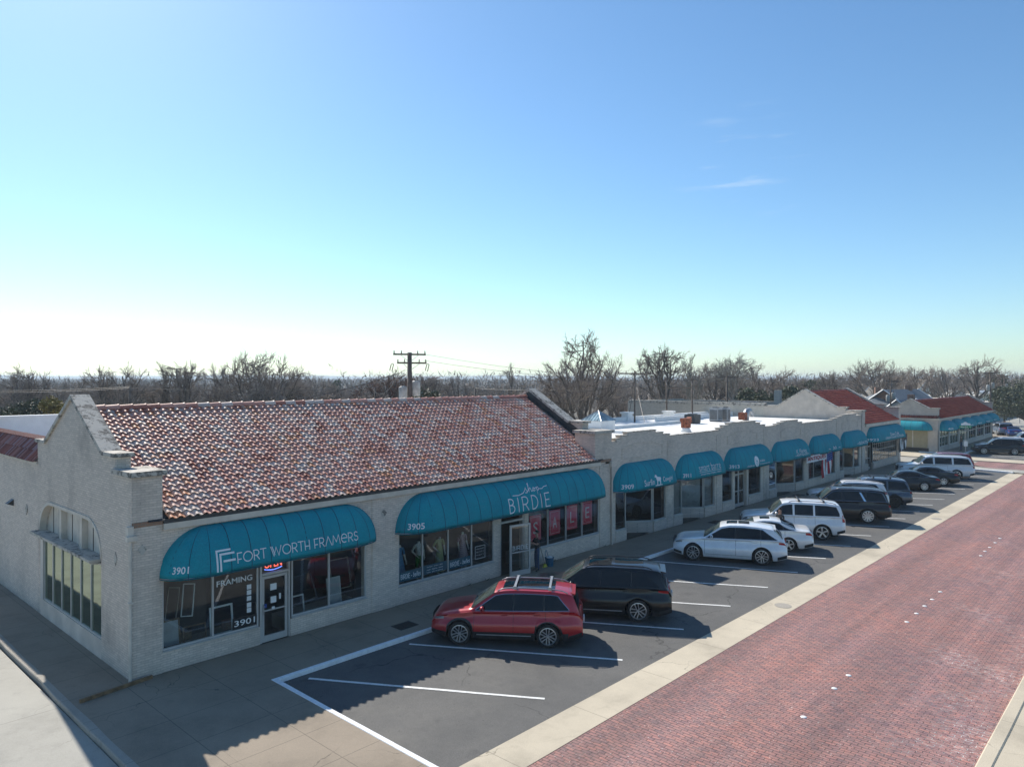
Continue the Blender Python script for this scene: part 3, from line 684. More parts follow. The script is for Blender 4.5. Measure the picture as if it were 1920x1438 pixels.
def seg_glazing(parent, p, q, z0, z1, kind, mull=(), zsill=.64, wallm='wall', label=None, grid=None):
    """glazing along plan segment p->q (any direction)"""
    p = Vector((p[0], p[1], 0)); q = Vector((q[0], q[1], 0)); d = (q - p); L = d.length; d.normalize(); n = Vector((d.y, -d.x, 0)); Z = Vector((0, 0, 1))
    def bar(mb, a0, a1, za, zb, dp=.035, off=0.): mb.obox(p + d * ((a0 + a1) / 2) + Z * ((za + zb) / 2) + n * off, d * ((a1 - a0) / 2), n * dp, Z * ((zb - za) / 2))
    if kind == 'w':
        b = MB(); bar(b, 0.002, L - .002, 0, zsill - .06, .09); b.build('bulkhead', wallm, parent)
        b = MB(); bar(b, 0, L, zsill - .06, zsill - .002, .125); b.build('sill', 'trim', parent)
        f = MB(); w = .05
        bar(f, 0, L, zsill, zsill + w); bar(f, 0, L, z1 - w, z1)
        for m in [w / 2] + list(mull) + [L - w / 2]: bar(f, m - w / 2, m + w / 2, zsill + w, z1 - w)
        if grid:
            gx, gz = grid
            for i in range(1, gx): bar(f, L * i / gx - .018, L * i / gx + .018, zsill + w, z1 - w, .02)
            for k in range(1, gz):
                zz = zsill + (z1 - zsill) * k / gz; bar(f, w, L - w, zz - .018, zz + .018, .016)
        o = f.build('shop_window', 'frame', parent)
        if label: o['label'] = label
        g = MB(); a = p + d * .03; c = p + d * (L - .03); g.poly([a + Z * (zsill + .03), c + Z * (zsill + .03), c + Z * (z1 - .03), a + Z * (z1 - .03)]); g.build('glass', 'glass', o)
        return o
    f = MB(); w = .07; nb = 2 if kind == 'dd' else 1
    for i in range(nb):
        a0 = L * i / nb; a1 = L * (i + 1) / nb
        bar(f, a0, a0 + w, .06, z1); bar(f, a1 - w, a1, .06, z1); bar(f, a0 + w, a1 - w, .06, .28); bar(f, a0 + w, a1 - w, 2.1, 2.2); bar(f, a0 + w, a1 - w, z1 - .05, z1); bar(f, a0 + w, a1 - w, 1.05, 1.1)
    o = f.build('shop_door', 'frame', parent)
    if label: o['label'] = label
    g = MB(); a = p + d * .05; c = p + d * (L - .05); g.poly([a + Z * .2, c + Z * .2, c + Z * (z1 - .03), a + Z * (z1 - .03)]); g.build('glass', 'glass', o)
    h = MB(); aa = p + d * (L * .5 + (.1 if kind == 'dd' else .35)) + n * .09; h.tube([aa + Z * .9 - n * .06, aa + Z * .9, aa + Z * 1.3, aa + Z * 1.3 - n * .06], .014, 6); h.build('handle', 'steel', o)
    return o
def gable_poly(yA, yB, zs, yp, zp, lo): return [(yA, lo), (yA, zs), (yp - (yp - yA) * .82, zs), (yp, zp), (yp + (yB - yp) * .80, zs), (yB, zs), (yB, lo)]
def gable(parent, xa, xb, yA, yB, ystep, zs, yp, zp, zlow, mat, z0=0., fl=2.1, fr=7.82, cop=.11):
    """stepped gable wall from y=yA (front) ; upper part from ystep ; low pilaster cap zlow"""
    w = MB(); ym = ystep
    w.prism([(xa, ym, z0), (xa, yB, z0), (xa, yB, zs - cop), (xa, fr, zs - cop), (xa, yp, zp - cop), (xa, fl, zs - cop), (xa, ym, zs - cop)], (xb - xa, 0, 0))
    o = w.build('gable_wall', mat, parent)
    # coping: profile strip swept over the outline
    out = [(ym - .12, zs), (fl, zs), (yp, zp), (fr, zs), (yB + .1, zs)]; c = MB(); x0 = xa - .07; x1 = xb + .07
    inner = [(ym - .12, zs - cop), (fl + .04, zs - cop), (yp, zp - cop - .03), (fr - .04, zs - cop), (yB + .1, zs - cop)]
    for i in range(4):
        (ya, za), (yb, zb) = out[i], out[i + 1]; (yc, zc), (yd, zd) = inner[i], inner[i + 1]
        c.prism([(x0, ya, za), (x0, yb, zb), (x0, yd, zd), (x0, yc, zc)], (x1 - x0, 0, 0))
    c.build('coping', 'coping', parent)
    return o
M['coping'] = None
m, nt, p = newmat('weathered_coping'); v = geo(nt)
blk = ramp(nt, noise(nt, v, 3.2, 8, .78), [(.50, 0.), (.57, .85)]); c = mix(nt, blk, (.50, .46, .40), (.055, .05, .045))
c = mix(nt, ramp(nt, noise(nt, v, 14, 4), [(.4, 0.), (.8, .3)]), c, (.36, .33, .29)); lk(nt, c, p.inputs['Base Color']); p.inputs['Roughness'].default_value = .9
bump(nt, p, noise(nt, v, 12, 5), .5, .02); M['coping'] = m

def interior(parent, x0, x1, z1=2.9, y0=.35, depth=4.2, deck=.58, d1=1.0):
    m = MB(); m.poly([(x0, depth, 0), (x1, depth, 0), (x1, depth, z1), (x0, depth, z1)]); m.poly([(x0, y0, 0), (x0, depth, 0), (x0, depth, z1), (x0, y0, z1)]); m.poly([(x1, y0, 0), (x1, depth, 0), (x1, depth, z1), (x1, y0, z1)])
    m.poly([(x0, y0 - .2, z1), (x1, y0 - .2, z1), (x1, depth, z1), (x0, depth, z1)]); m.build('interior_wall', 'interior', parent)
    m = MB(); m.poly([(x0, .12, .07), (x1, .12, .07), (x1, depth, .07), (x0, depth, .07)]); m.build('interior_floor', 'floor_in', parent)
# ================================================================ BUILDING 1 : tiled corner building
RY, RZ, EZ = 4.95, 7.28, 4.36
B1 = thing('corner_shop_building', (0, 0, 0), 'long corner shop building with a mottled pink clay tile roof between two gables', 'building')
# front wall
mb = MB(); wall(mb, 'x', 0, .3, .81, 22.0, 0, 4.2, [(.81, 7.72, .62, 3.0), (3.75, 4.79, 0, 3.0), (9.13, 14.11, .70, 3.0), (14.5, 16.0, 0, 3.0), (16.24, 21.46, .76, 3.0)])
mb.build('front_wall', 'wall', B1)
# corner pier, other piers standing 3 cm proud
mb = MB(); mb.box(-.0, -.03, 0, .81, 1.2, 5.62); mb.build('corner_pier', 'wall_dirty', B1)
mb = MB(); mb.box(7.95, -.03, 0, 8.95, 0, 4.1); mb.build('pier', 'wall', B1)
for x0, x1, yb in ((-.08, .9, 1.3), (21.0, 22.6, 1.3)):
    mb = MB(); mb.box(x0, -.14, 5.6 if x0 < 0 else 5.62, x1, yb, 5.74 if x0 < 0 else 5.76); mb.build('pier_cap', 'coping', B1)
mb = MB(); mb.box(21.1, -.03, 4.32, 22.5, 1.2, 5.62); mb.box(21.5, -.03, 0, 22.42, 0, 4.1); mb.build('end_pier', 'wall_dirty', B1)
mb = MB(); mb.box(.005, -.045, 4.22, .815, .02, 4.36); mb.build('bare_brick_patch', 'rawbrick', B1)
mb = MB(); mb.box(21.45, -.045, 4.2, 22.45, .02, 4.33); mb.build('bare_brick_patch', 'rawbrick', B1)
gable(B1, .0, .42, .0, 8.75, 1.2, 6.17, 4.96, 7.78, 5.7, 'wall_dirty', z0=4.0)
gable(B1, 21.72, 22.2, .0, 8.75, 1.2, 6.17, 4.75, 7.78, 5.7, 'wall_dirty', z0=3.9)
# dark flashing along the east gable and its foot
mb = MB(); d = Vector((0, RY - 1.3, (RZ - EZ) / RY * (RY - 1.3))); 
mb.prism([(21.5, .35, EZ + .20), (21.72, .35, EZ + .62), (21.72, RY - .1, RZ + .42), (21.5, RY - .1, RZ + .08)], (0, .001, 0)) if False else None
sl = (RZ - EZ) / (RY + .15)
for (xa, za, xb, zb) in ((21.56, .10, 21.715, .16), (21.70, .10, 21.716, .46)):
    mb.prism([(xa, .9, EZ + sl * 1.05 + za), (xb, .9, EZ + sl * 1.05 + zb), (xb, RY, RZ + zb), (xa, RY, RZ + za)], (0, 0, .02))
mb.build('flashing', 'flash', B1)
# side wall on the side street
mb = MB(); wall(mb, 'y', 0, .35, 1.2, 8.75, 0, 4.0, [(2.33, 8.3, .0, 4.0)]); mb.box(.0, 2.33, 0, .35, 8.3, .001)
# arch over the side window: fill above the flattened arch
A0, A1, AZ, AH = 2.33, 8.42, 2.98, 1.02; pts = []
def archz(y):
    r = 1.25
    if y < A0 + r: t = (A0 + r - y) / r
    elif y > A1 - r: t = (y - (A1 - r)) / r
    else: t = 0
    return AZ + AH * sqrt(max(0, 1 - t * t))
N = 40; ys = [A0 + (A1 - A0) * (1 - cos(pi * i / N)) / 2 for i in range(N + 1)]
mb = MB(); wall(mb, 'y', 0, .35, 1.2, A0, 0, 4.0); wall(mb, 'y', 0, .35, A1, 8.75, 0, 4.0)
for a, b in zip(ys, ys[1:]): mb.prism([(0, a, archz(a)), (0, b, archz(b)), (0, b, 4.005), (0, a, 4.005)], (.35, 0, 0))
mb.build('side_wall', 'wall_dirty', B1)
mb = MB(); 
for a, b in zip(ys, ys[1:]):
    ra = Vector((0, 0, .0)); 
    mb.prism([(-.03, a, archz(a) - .001), (-.03, b, archz(b) - .001), (-.03, b + (b - 5.37) * .012, archz(b) + .10), (-.03, a + (a - 5.37) * .012, archz(a) + .10)], (.2, 0, 0))
mb.build('arch_moulding', 'trim', B1)
mb = MB(); mb.box(.22, A0, 2.9, .26, A1, 3.99)
mb.build('arch_panel', 'trim', B1)
for y in (4.35, 6.4): mb = MB(); mb.box(.05, y - .12, 2.98, .218, y + .12, 3.96); mb.build('panel_post', 'trim', B1)
for y in (3.0, 3.7, 5.0, 5.7, 7.1, 7.7): mb = MB(); mb.box(.205, y - .012, 2.98, .219, y + .012, 3.9); mb.build('panel_batten', 'flash', B1)
mb = MB(); mb.box(-.28, 2.45, 2.90, .2, 8.6, 2.98); mb.box(-.18, 2.5, 2.83, .1, 8.5, 2.899); mb.build('window_shelf', 'coping', B1)
mb = MB(); mb.box(-.0, A0, 0, .3, A1, .62); mb.build('side_bulkhead', 'wall_smooth', B1)
mb = MB(); mul = [2.39 + (8.1 - 2.39) * i / 6 for i in range(1, 6)]; frame_rect(mb, 'y', .06, A0, A1 - .28, .62, 2.83, .055, .05, mul); mb.box(.0, A1 - .28, .62, .2, A1, 2.83)
sw = mb.build('side_window', 'frame', B1, ); sw['label'] = 'tall six pane side window with pale green reflections'
mb = MB(); mb.poly([(.07, A0 + .05, .68), (.07, A1 - .3, .68), (.07, A1 - .3, 2.8), (.07, A0 + .05, 2.8)]); mb.build('glass', 'glassdark', sw)
mb = MB(); mb.poly([(2.6, 1.2, 0), (2.6, 9, 0), (2.6, 9, 3), (2.6, 1.2, 3)]); mb.poly([(.35, 1.2, 3.0), (2.6, 1.2, 3.0), (2.6, 9, 3.0), (.35, 9, 3.0)]); mb.poly([(.3, 1.2, 0), (2.6, 1.2, 0), (2.6, 1.2, 3), (.3, 1.2, 3)]); mb.poly([(.3, 9, 0), (2.6, 9, 0), (2.6, 9, 3), (.3, 9, 3)]); mb.build('inner_wall', 'interior', B1)
mb = MB(); mb.box(.4, 17.9, 0, 22.3, 18.15, 4.35); mb.box(22.0, .3, 0, 22.3, 17.9, 4.35); mb.build('rear_wall', 'cream', B1)
# rear wing with tile coping
mb = MB(); wall(mb, 'y', 0.02, .35, 8.75, 42, 0, 5.3); mb.build('wing_wall', 'wall', B1)
mb = MB(); mb.box(-.05, 8.76, 5.26, .3, 42, 5.36); mb.build('wing_eave', 'trim', B1)
def TW(p): return (-.10 + (p[1]) * 1.0, 8.78 + p[0], p[2])
tile_roof(B1, 0, 33, 0, 5.36, .55, 6.02, .17, 2, 'tilesdark', 'wing_tiles', 5, T=TW, lift=.02, amp=.06)
mb = MB()
for i in range(140):
    y = 8.85 + i * .235; mb.tube([(.40, y, 6.0), (.62, y + .01, 6.08), (.80, y + .02, 6.03)], [.07, .085, .08], 6)
mb.build('wing_ridge_tiles', 'tilesred', B1)
mb = MB(); mb.box(.75, 8.8, 4.2, .9, 18, 5.9); mb.box(.4, 17.9, 4.0, 21, 18.2, 6.55); mb.box(.36, 17.85, 6.55, 21, 18.25, 6.62); mb.build('rear_parapet', 'whitewall', B1)
mb = MB(); mb.box(.35, 8.8, 4.35, 22.3, 17.9, 4.5); mb.build('flat_roof', 'whiteroof', B1)
mb = MB(); mb.box(.9, 9.9, 4.5, 22.0, 10.0, 4.52)
# roof planes
mb = MB(); mb.prism([(.42, -.12, EZ - .03), (.42, RY, RZ - .04), (.42, 9.9, EZ - .03)], (21.3, 0, 0)); mb.build('roof_deck', 'flash', B1)
tile_roof(B1, .43, 21.6, -.16, EZ, RY - .04, RZ, .243, 24, 'tiles', 'roof_tiles', 11, xlo=(7, .83, 21.05), lift=.05, amp=.052)
tile_roof(B1, .43, 21.6, 9.98, EZ, RY + .04, RZ, .243, 16, 'tiles', 'rear_roof_tiles', 13, detail=4, T=lambda p: p)
ridge(B1, .45, 21.65, RY, RZ + .06, 'tiles', .43, .12)
# gutter board and eave shadow strip
mb = MB(); mb.box(.815, -.13, 4.07, 21.44, -.03, 4.24); mb.build('gutter', 'trim', B1)
mb = MB(); mb.box(.815, -.12, 4.241, 21.44, -.02, 4.36); mb.build('eave_shadow_strip', 'flash', B1)  # dark strip added to stand in for the shadow under the tile lip
mb = MB(); mb.box(-.13, -.13, 4.02, .02, .05, 4.28); mb.box(-.17, -.2, 3.9, .1, -.031, 4.03); mb.tube([(-.06, -.10, 3.9), (-.06, -.10, .06)], .045, 8); mb.box(-.12, -.17, 2.2, 0, -.04, 2.24); mb.build('downspout', 'trim', B1)
mb = MB(); mb.box(22.3, -.16, 3.95, 22.5, -.035, 4.2); mb.tube([(22.42, -.1, 3.95), (22.42, -.1, .06)], .045, 8); mb.build('downspout', 'wall_smooth', B1)
# diamond inset on the piers
mb = MB(); mb.prism([(.27, -.042, 3.45), (.40, -.042, 3.6), (.27, -.042, 3.75), (.14, -.042, 3.6)], (0, .01, 0)); mb.prism([(8.45, -.042, 3.35), (8.58, -.042, 3.5), (8.45, -.042, 3.65), (8.32, -.042, 3.5)], (0, .01, 0)); mb.prism([(-.01, 1.15, 3.0), (-.01, 1.28, 3.2), (-.01, 1.15, 3.4), (-.01, 1.02, 3.2)], (.02, 0, 0)); mb.prism([(-.005, 10.2, 3.3), (-.005, 10.33, 3.5), (-.005, 10.2, 3.7), (-.005, 10.07, 3.5)], (.02, 0, 0))
mb.build('diamond_inset', 'coping', B1)
mb = MB(); mb.prism([(.02, 12.0, 3.42), (.02, 12.0, 3.66), (-.2, 12.0, 3.5)], (0, .32, 0)); mb.build('wall_light', 'blackplastic', B1)
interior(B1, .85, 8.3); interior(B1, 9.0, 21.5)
mb = MB(); mb.box(.85, .31, .07, 3.7, 1.3, .5); mb.box(4.85, .31, .07, 7.7, 1.3, .5); mb.box(9.2, .31, .07, 14.1, 1.3, .55); mb.box(16.2, .31, .07, 21.45, 1.3, .6); mb.build('display_deck', 'display', B1)
# glazing
shop_window(B1, .81, 3.70, .66, 2.95, mull=[2.27], label='left shop window reading FRAMING')
shop_window(B1, 4.83, 7.72, .66, 2.95, mull=[6.23], label='right shop window full of picture frames')
shop_window(B1, 9.13, 14.11, .73, 2.95, mull=[10.29, 11.58, 12.85], label='four pane window with mannequins and a blue name band')
shop_window(B1, 16.24, 21.46, .79, 2.95, mull=[17.61, 18.91, 20.13], label='four pane window with the red SALE posters')
def door(parent, x0, x1, y, ztop=2.95, zdoor=2.12, label=None, dirx=(1, 0), z0=.07):
    d = Vector((dirx[0], dirx[1], 0)); n = Vector((d.y, -d.x, 0)); p = Vector((x0, y, 0)); L = x1 - x0; Z = Vector((0, 0, 1)); f = MB()
    def bar(a0, a1, za, zb, dp=.03): f.obox(p + d * ((a0 + a1) / 2) + Z * ((za + zb) / 2), d * ((a1 - a0) / 2), n * dp, Z * ((zb - za) / 2))
    w = .085; bar(0, w, z0, zdoor); bar(L - w, L, z0, zdoor); bar(w, L - w, z0, z0 + .2); bar(w, L - w, zdoor - w, zdoor); bar(w, L - w, 1.02, 1.06)
    o = f.build('shop_door', 'frame', parent)
    if label: o['label'] = label
    g = MB(); a = p + d * .06; c = p + d * (L - .06); g.poly([a + Z * .2, c + Z * .2, c + Z * (zdoor - .05), a + Z * (zdoor - .05)]); g.build('glass', 'glass', o)
    h = MB(); aa = p + d * (w * .5) + n * .08; h.tube([aa + Z * .95 - n * .06, aa + Z * .95, aa + Z * 1.25, aa + Z * 1.25 - n * .06], .014, 6); h.build('handle', 'steel', o)
    return o
d1 = door(B1, 3.84, 4.72, .10, label='glass shop door with small notices under the OPEN sign')
mb = MB(); mb.box(3.755, .03, .07, 3.825, .14, 2.99); mb.box(4.735, .03, .07, 4.785, .14, 2.99); mb.box(3.83, .03, 2.15, 4.73, .14, 2.22); mb.box(3.83, .03, 2.93, 4.73, .14, 2.99); fr = mb.build('door_frame', 'frame', B1)
mb = MB(); mb.poly([(3.83, .09, 2.23), (4.73, .09, 2.23), (4.73, .09, 2.92), (3.83, .09, 2.92)]); mb.build('glass', 'glass', fr)
d2 = door(B1, 14.62, 15.70, -.42, zdoor=2.2, label='white framed shop door standing ajar with BIRDIE on the glass', dirx=(.985, -.17))
mb = MB(); mb.box(14.5, .03, .07, 14.58, .16, 2.99); mb.box(15.92, .03, .07, 15.99, .16, 2.99); mb.box(14.59, .03, 2.2, 15.91, .16, 2.28); mb.box(14.59, .0, 2.7, 15.91, .16, 2.99); mb.build('door_frame', 'frame', B1)
# flat lettering on glass and doors
def flat_text(parent, body, x, z, w, h, mat, y, bold=0., name='lettering', tm=None, d=(1, 0), shear=0.):
    tm = tm or fit_text(body, w, h, bold, shear)
    return map_text(tm, lambda a, b: (x + a * d[0], y + a * d[1], z + b), name, mat, parent)
W1 = [o for o in B1.children if o.name.startswith('shop_window')]
flat_text(W1[0], 'FRAMING', 2.38, 2.12, 1.12, .17, 'white', .02, .012)
mb = MB(); mb.box(2.88, .03, .72, 3.64, .038, 1.06); mb.build('number_band', 'blackdecal', W1[0]); flat_text(W1[0], '3901', 2.93, .80, .66, .18, 'white', .025, .008)
mb = MB()
for i, zz in enumerate((1.85, 1.68, 1.5, 1.3, 1.14)): mb.box(3.33, .028, zz, 3.47, .034, zz + .14)
mb.build('sticker', 'white', W1[0])
mb = MB(); mb.box(4.12, .055, 1.65, 4.33, .065, 1.85); mb.box(4.17, .055, 1.05, 4.27, .065, 1.13); mb.box(4.13, .055, 1.25, 4.32, .065, 1.45); mb.box(4.42, .055, 1.32, 4.48, .065, 1.5); n1 = mb.build('notice', 'white', d1)
mb = MB(); mb.box(3.90, .055, 1.14, 4.0, .065, 1.26); mb.build('sticker', 'flagblue', d1)
# OPEN sign in the transom
NEON = thing('open_sign', (4.27, .2, 2.35), 'red glowing OPEN sign with a blue underline behind the glass above the framers door', 'sign')
flat_text(NEON, 'OPEN', 3.98, 2.34, .6, .2, 'neonred', .17, .01)
mb = MB(); mb.tube([(3.98 + .6 * i / 10, .17, 2.31 - .05 * sin(pi * i / 10)) for i in range(11)], .012, 5); mb.build('blue_tube', 'neonblue', NEON)
mb = MB(); mb.tube([(4.0, .19, 2.7), (4.0, .19, 2.95)], .004, 4); mb.tube([(4.55, .19, 2.7), (4.55, .19, 2.95)], .004, 4); mb.build('hanger', 'wire', NEON)
# Birdie glass texts
for (xa, xb) in ((9.2, 10.24), (11.63, 12.8)):
    mb = MB(); mb.box(xa, .03, .86, xb, .038, 1.22); mb.build('name_band', 'bluedecal', W1[2]); flat_text(W1[2], 'BIRDIE', xa + .06, .95, (xb - xa) * .42, .17, 'letter', .025, tm=stroke_text('BIRDIE', (xb - xa) * .42, .17, .016)); flat_text(W1[2], '- belles', xa + (xb - xa) * .52, .95, (xb - xa) * .44, .18, 'letter', .025, -.004, shear=.2)
mb = MB(); mb.box(10.34, .03, .9, 11.53, .038, 1.25); mb.build('name_band', 'bluedecal', W1[2])
for i in range(3): flat_text(W1[2], ('women . shoes . gifts', 'mens . children . home', 'baby . gift wrapping')[i], 10.5, 1.14 - i * .1, .8, .045, 'letter', .025)
mb = MB()
for q in ((13.05, 1.0, 13.62, 1.015), (13.05, 1.5, 13.62, 1.515), (13.05, 1.0, 13.065, 1.515), (13.605, 1.0, 13.62, 1.515)): mb.box(q[0], .024, q[1], q[2], .03, q[3])
mb.build('hours_box', 'white', W1[2])
for i, t in enumerate(('store hours', 'mon - fri 10 - 6', 'saturday 10 - 5')): flat_text(W1[2], t, 13.12, 1.38 - i * .13, .42, .06, 'white', .025)
dvec = (.985, -.17); flat_text(d2, 'BIRDIE', 14.62 + .12 * dvec[0], 1.14, .84, .17, 'white', -.42 + .12 * dvec[1] - .036, tm=stroke_text('BIRDIE', .84, .17, .022), d=dvec)
# SALE posters : hung in the window
for i, (ch, xa) in enumerate(zip('SALE', (16.52, 17.87, 19.15, 20.33))):
    z0 = 1.12 + .06 * i; pw_, ph_ = .78, 1.12
    o = MB(); o.box(xa, .16, z0, xa + pw_, .17, z0 + ph_); P_ = o.build('sale_poster', 'poster'); rt = P_; tag(P_, 'red hanging poster with a white letter %s in the window of the shop with the long awning' % ch, 'poster', None)
    P_['label'] = 'red window poster bearing the white letter %s' % ch
    o = MB(); b = .07
    for q in ((xa + b, z0 + b, xa + pw_ - b, z0 + b + .012), (xa + b, z0 + ph_ - b - .012, xa + pw_ - b, z0 + ph_ - b), (xa + b, z0 + b, xa + b + .012, z0 + ph_ - b), (xa + pw_ - b - .012, z0 + b, xa + pw_ - b, z0 + ph_ - b)): o.box(q[0], .152, q[1], q[2], .158, q[3])
    o.build('border', 'white', P_)
    tm = fit_text(ch, .30, .52); map_text(tm, lambda a, c_: (xa + .24 + a, .153, z0 + .30 + c_), 'letter', 'white', P_)
# ---------------------------------------------------------------- awnings of building 1
fl = strokes([[(0, 0), (0, .50), (.40, .50)], [(.10, 0), (.10, .40), (.50, .40)], [(.20, .22), (.52, .22)]], .052)
fr_t = stroke_text('FORT WORTH FRAMeRS', 4.2, .245, .026, .13)
AW1 = awning(B1, .72, 8.02, .80, 2.68, 1.34, texts=[(fit_text('3901', .52, .17, .01), .70, 2.86, 'letter', 'number'), (fl, 2.03, 2.80, 'letter', 'logo'), (fr_t, 2.62, 2.93, 'letter'), (fit_text('39', .3, .17, .01), 8.2, 2.92, 'letter', 'number')], label='teal awning lettered FORT WORTH FRAMERS')
shop = [[(0, .02), (.35, .0), (.66, .06), (.82, .18), (.90, .29), (.89, .20), (.94, .12), (.90, .05), (.80, .06)], [(.92, .08), (1.02, .14), (1.14, .42), (1.17, .50), (1.12, .48), (1.08, .30), (1.04, .06), (1.10, .20), (1.17, .25), (1.20, .18), (1.20, .08), (1.3, .10)],
        [(1.3, .10), (1.36, .22), (1.44, .20), (1.44, .1), (1.36, .07), (1.32, .12), (1.38, .24)], [(1.44, .18), (1.56, .22), (1.58, .2), (1.54, -.12), (1.57, .2), (1.66, .24), (1.70, .14), (1.62, .08), (1.57, .12)], [(1.7, .14), (1.9, .12), (2.05, .20), (2.26, .22)]]
AW2 = awning(B1, 8.98, 21.62, .80, 2.66, 1.36, texts=[(fit_text('3905', .74, .19, .01), 9.0, 2.84, 'letter', 'number'), (stroke_text('BIRDIE', 2.62, .50, .04, .3), 14.2, 2.80, 'letter'), (strokes(shop, .03), 14.55, 3.44, 'letter')], label='longest teal awning lettered shop BIRDIE')

# ================================================================ BUILDING 2 : flat roofed stepped parapet
B2 = thing('stepped_parapet_building', (22.5, 0, 0), 'brick shop row with a stepped parapet and white flat roof, under seven small bays', 'building')
B2['label'] = 'pale brick shop row with stepped parapet and white flat roof, mid block'
prof = [(22.5, 5.12), (22.9, 5.12), (22.9, 5.25), (23.3, 5.25), (23.3, 5.39), (23.95, 5.39), (23.95, 5.53), (26.65, 5.53), (26.65, 5.38), (27.4, 5.38), (27.4, 5.24), (28.1, 5.24), (28.1, 5.12), (34.0, 5.12), (34.0, 5.25), (34.6, 5.25), (34.6, 5.38), (35.3, 5.38), (35.3, 5.5), (39.1, 5.5), (39.1, 5.35), (39.8, 5.35), (39.8, 5.18), (40.6, 5.18), (40.6, 5.02), (42.6, 5.02), (42.6, 5.11), (43.2, 5.11), (43.2, 5.2), (43.9, 5.2), (43.9, 5.27), (46.3, 5.27), (46.3, 5.1), (47.1, 5.1), (47.1, 4.96), (53.6, 4.94), (53.6, 5.05), (54.8, 5.05), (54.8, 5.17), (55.9, 5.17), (55.9, 5.28), (59.3, 5.28), (59.3, 5.1), (60.7, 5.1)]
mb = MB(); prs = []
for (xa, za), (xb, zb) in zip(prof, prof[1:]):
    if xb > xa: mb.box(xa, -.005, 2.78, xb, .3, za); prs.append((xa, xb, za))
bays = [(22.85, 27.7), (28.51, 33.36), (34.35, 39.95), (41.27, 47.5), (48.4, 54.2), (55.2, 60.2)]
ed = [22.5] + [q for b in bays for q in b] + [60.7]
for a, b in zip(ed[::2], ed[1::2]): mb.box(a, -.005, 0, b, .3, 2.78)
mb.build('parapet_wall', 'wall', B2)
mb = MB()
for (xa, xb, za) in prs: mb.box(xa - .03, -.04, za + .001, xb + .03, .33, za + .045)
mb.build('parapet_coping', 'coping', B2)
# raised brick panels
mb = MB()
def outline(x0, x1, z0, z1, s=.03):
    for q in ((x0, z0, x1, z0 + s), (x0, z0 + s, x0 + s, z1), (x1 - s, z0 + s, x1, z1)): mb.box(q[0], -.03, q[1], q[2], -.004, q[3])
    n = 3; w = .35
    for i in range(n): mb.box(x0 + i * w + .001, -.03, z1 + i * .07, x0 + (i + 1) * w, -.004, z1 + .03 + i * .07); mb.box(x1 - (i + 1) * w, -.03, z1 + i * .07, x1 - i * w - .001, -.004, z1 + .03 + i * .07)
    mb.box(x0 + n * w, -.03, z1 + n * .07, x1 - n * w, -.004, z1 + .03 + n * .07)
for q in ((23.4, 27.3, 4.2, 4.72), (35.0, 39.3, 4.2, 4.7), (43.2, 46.8, 4.1, 4.6), (55.7, 59.6, 4.1, 4.6)): mb = MB(); outline(*q); mb.build('brick_relief', 'wall_dirty', B2)
mb = MB()
for x in (28.1, 33.85, 40.6, 47.95, 54.7): mb = MB(); mb.box(x - .3, -.028, 0, x + .3, -.006, 4.9); mb.build('pier', 'wall_dirty', B2)
mb = MB(); mb.box(22.5, .3, 4.4, 60.9, 14.8, 4.62); mb.build('flat_roof', 'whiteroof', B2)
mb = MB(); mb.box(22.5, 14.8, 4.0, 60.9, 15.1, 5.0); mb.box(22.5, 9.0, 4.62, 22.8, 14.8, 4.95); mb.box(33.5, 6.2, 4.621, 33.9, 14.8, 4.8); mb.box(33.9, 9.8, 4.621, 46.5, 10.1, 4.86); mb.box(46.5, 12.1, 4.621, 60.8, 12.3, 5.05); mb.build('roof_kerb', 'whitewall', B2)
mb = MB(); mb.box(22.5, 14.85, 0, 60.9, 15.05, 4.0); mb.build('rear_wall', 'cream', B2)
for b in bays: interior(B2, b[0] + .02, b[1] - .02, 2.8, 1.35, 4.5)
def recessed(bx, side=1):
    """display window, recessed door, splayed window, front window"""
    a, b = bx; L = b - a; k = .64
    seg_glazing(B2, (a, .06), (a + L * .2, .06), 0, 2.76, 'w', zsill=k)
    seg_glazing(B2, (a + L * .2, .06), (a + L * .23, 1.1), 0, 2.76, 'w', zsill=k)
    seg_glazing(B2, (a + L * .24, 1.12), (a + L * .46, 1.12), 0, 2.76, 'd')
    seg_glazing(B2, (a + L * .47, 1.1), (a + L * .74, .1), 0, 2.76, 'w', zsill=k)
    seg_glazing(B2, (a + L * .745, .08), (b, .08), 0, 2.76, 'w', zsill=k)
recessed(bays[0]); recessed(bays[1]); recessed(bays[3]); recessed(bays[5])
a, b = bays[2]
seg_glazing(B2, (a, .06), (a + 1.4, .06), 0, 2.76, 'w'); seg_glazing(B2, (a + 1.75, .2), (a + 3.4, .2), 0, 2.76, 'dd'); seg_glazing(B2, (a + 3.7, .06), (b, .06), 0, 2.76, 'w')
mb = MB(); mb.box(a + 1.42, .0, 0, a + 1.73, .25, 2.78); mb.box(a + 3.42, .0, 0, a + 3.68, .25, 2.78); mb.build('jamb', 'wall_smooth', B2)
seg_glazing(B2, (bays[4][0], .06), (bays[4][1], .06), 0, 2.76, 'w', mull=[1.15, 3.6, 4.9])
mb = MB(); mb.box(a + .01, .3, .07, a + 1.4, 1.2, .5); mb.box(a + 3.7, .3, .07, b - .01, 1.2, .5); mb.box(bays[4][0], .3, .07, bays[4][1], 1.2, .5); mb.build('display_deck', 'display', B2)
# light blinds behind the smart barre glass
a, b = bays[1]; mb = MB(); mb.box(a + .05, .16, .7, a + .95, .17, 2.4); mb.poly([(a + 2.35, 1.25, .66), (a + 3.6, .3, .66), (a + 3.6, .3, 2.75), (a + 2.35, 1.25, 2.75)]); mb.box(a + 3.7, .2, .66, b - .08, .21, 2.6); mb.build('blind', 'grey', B2)
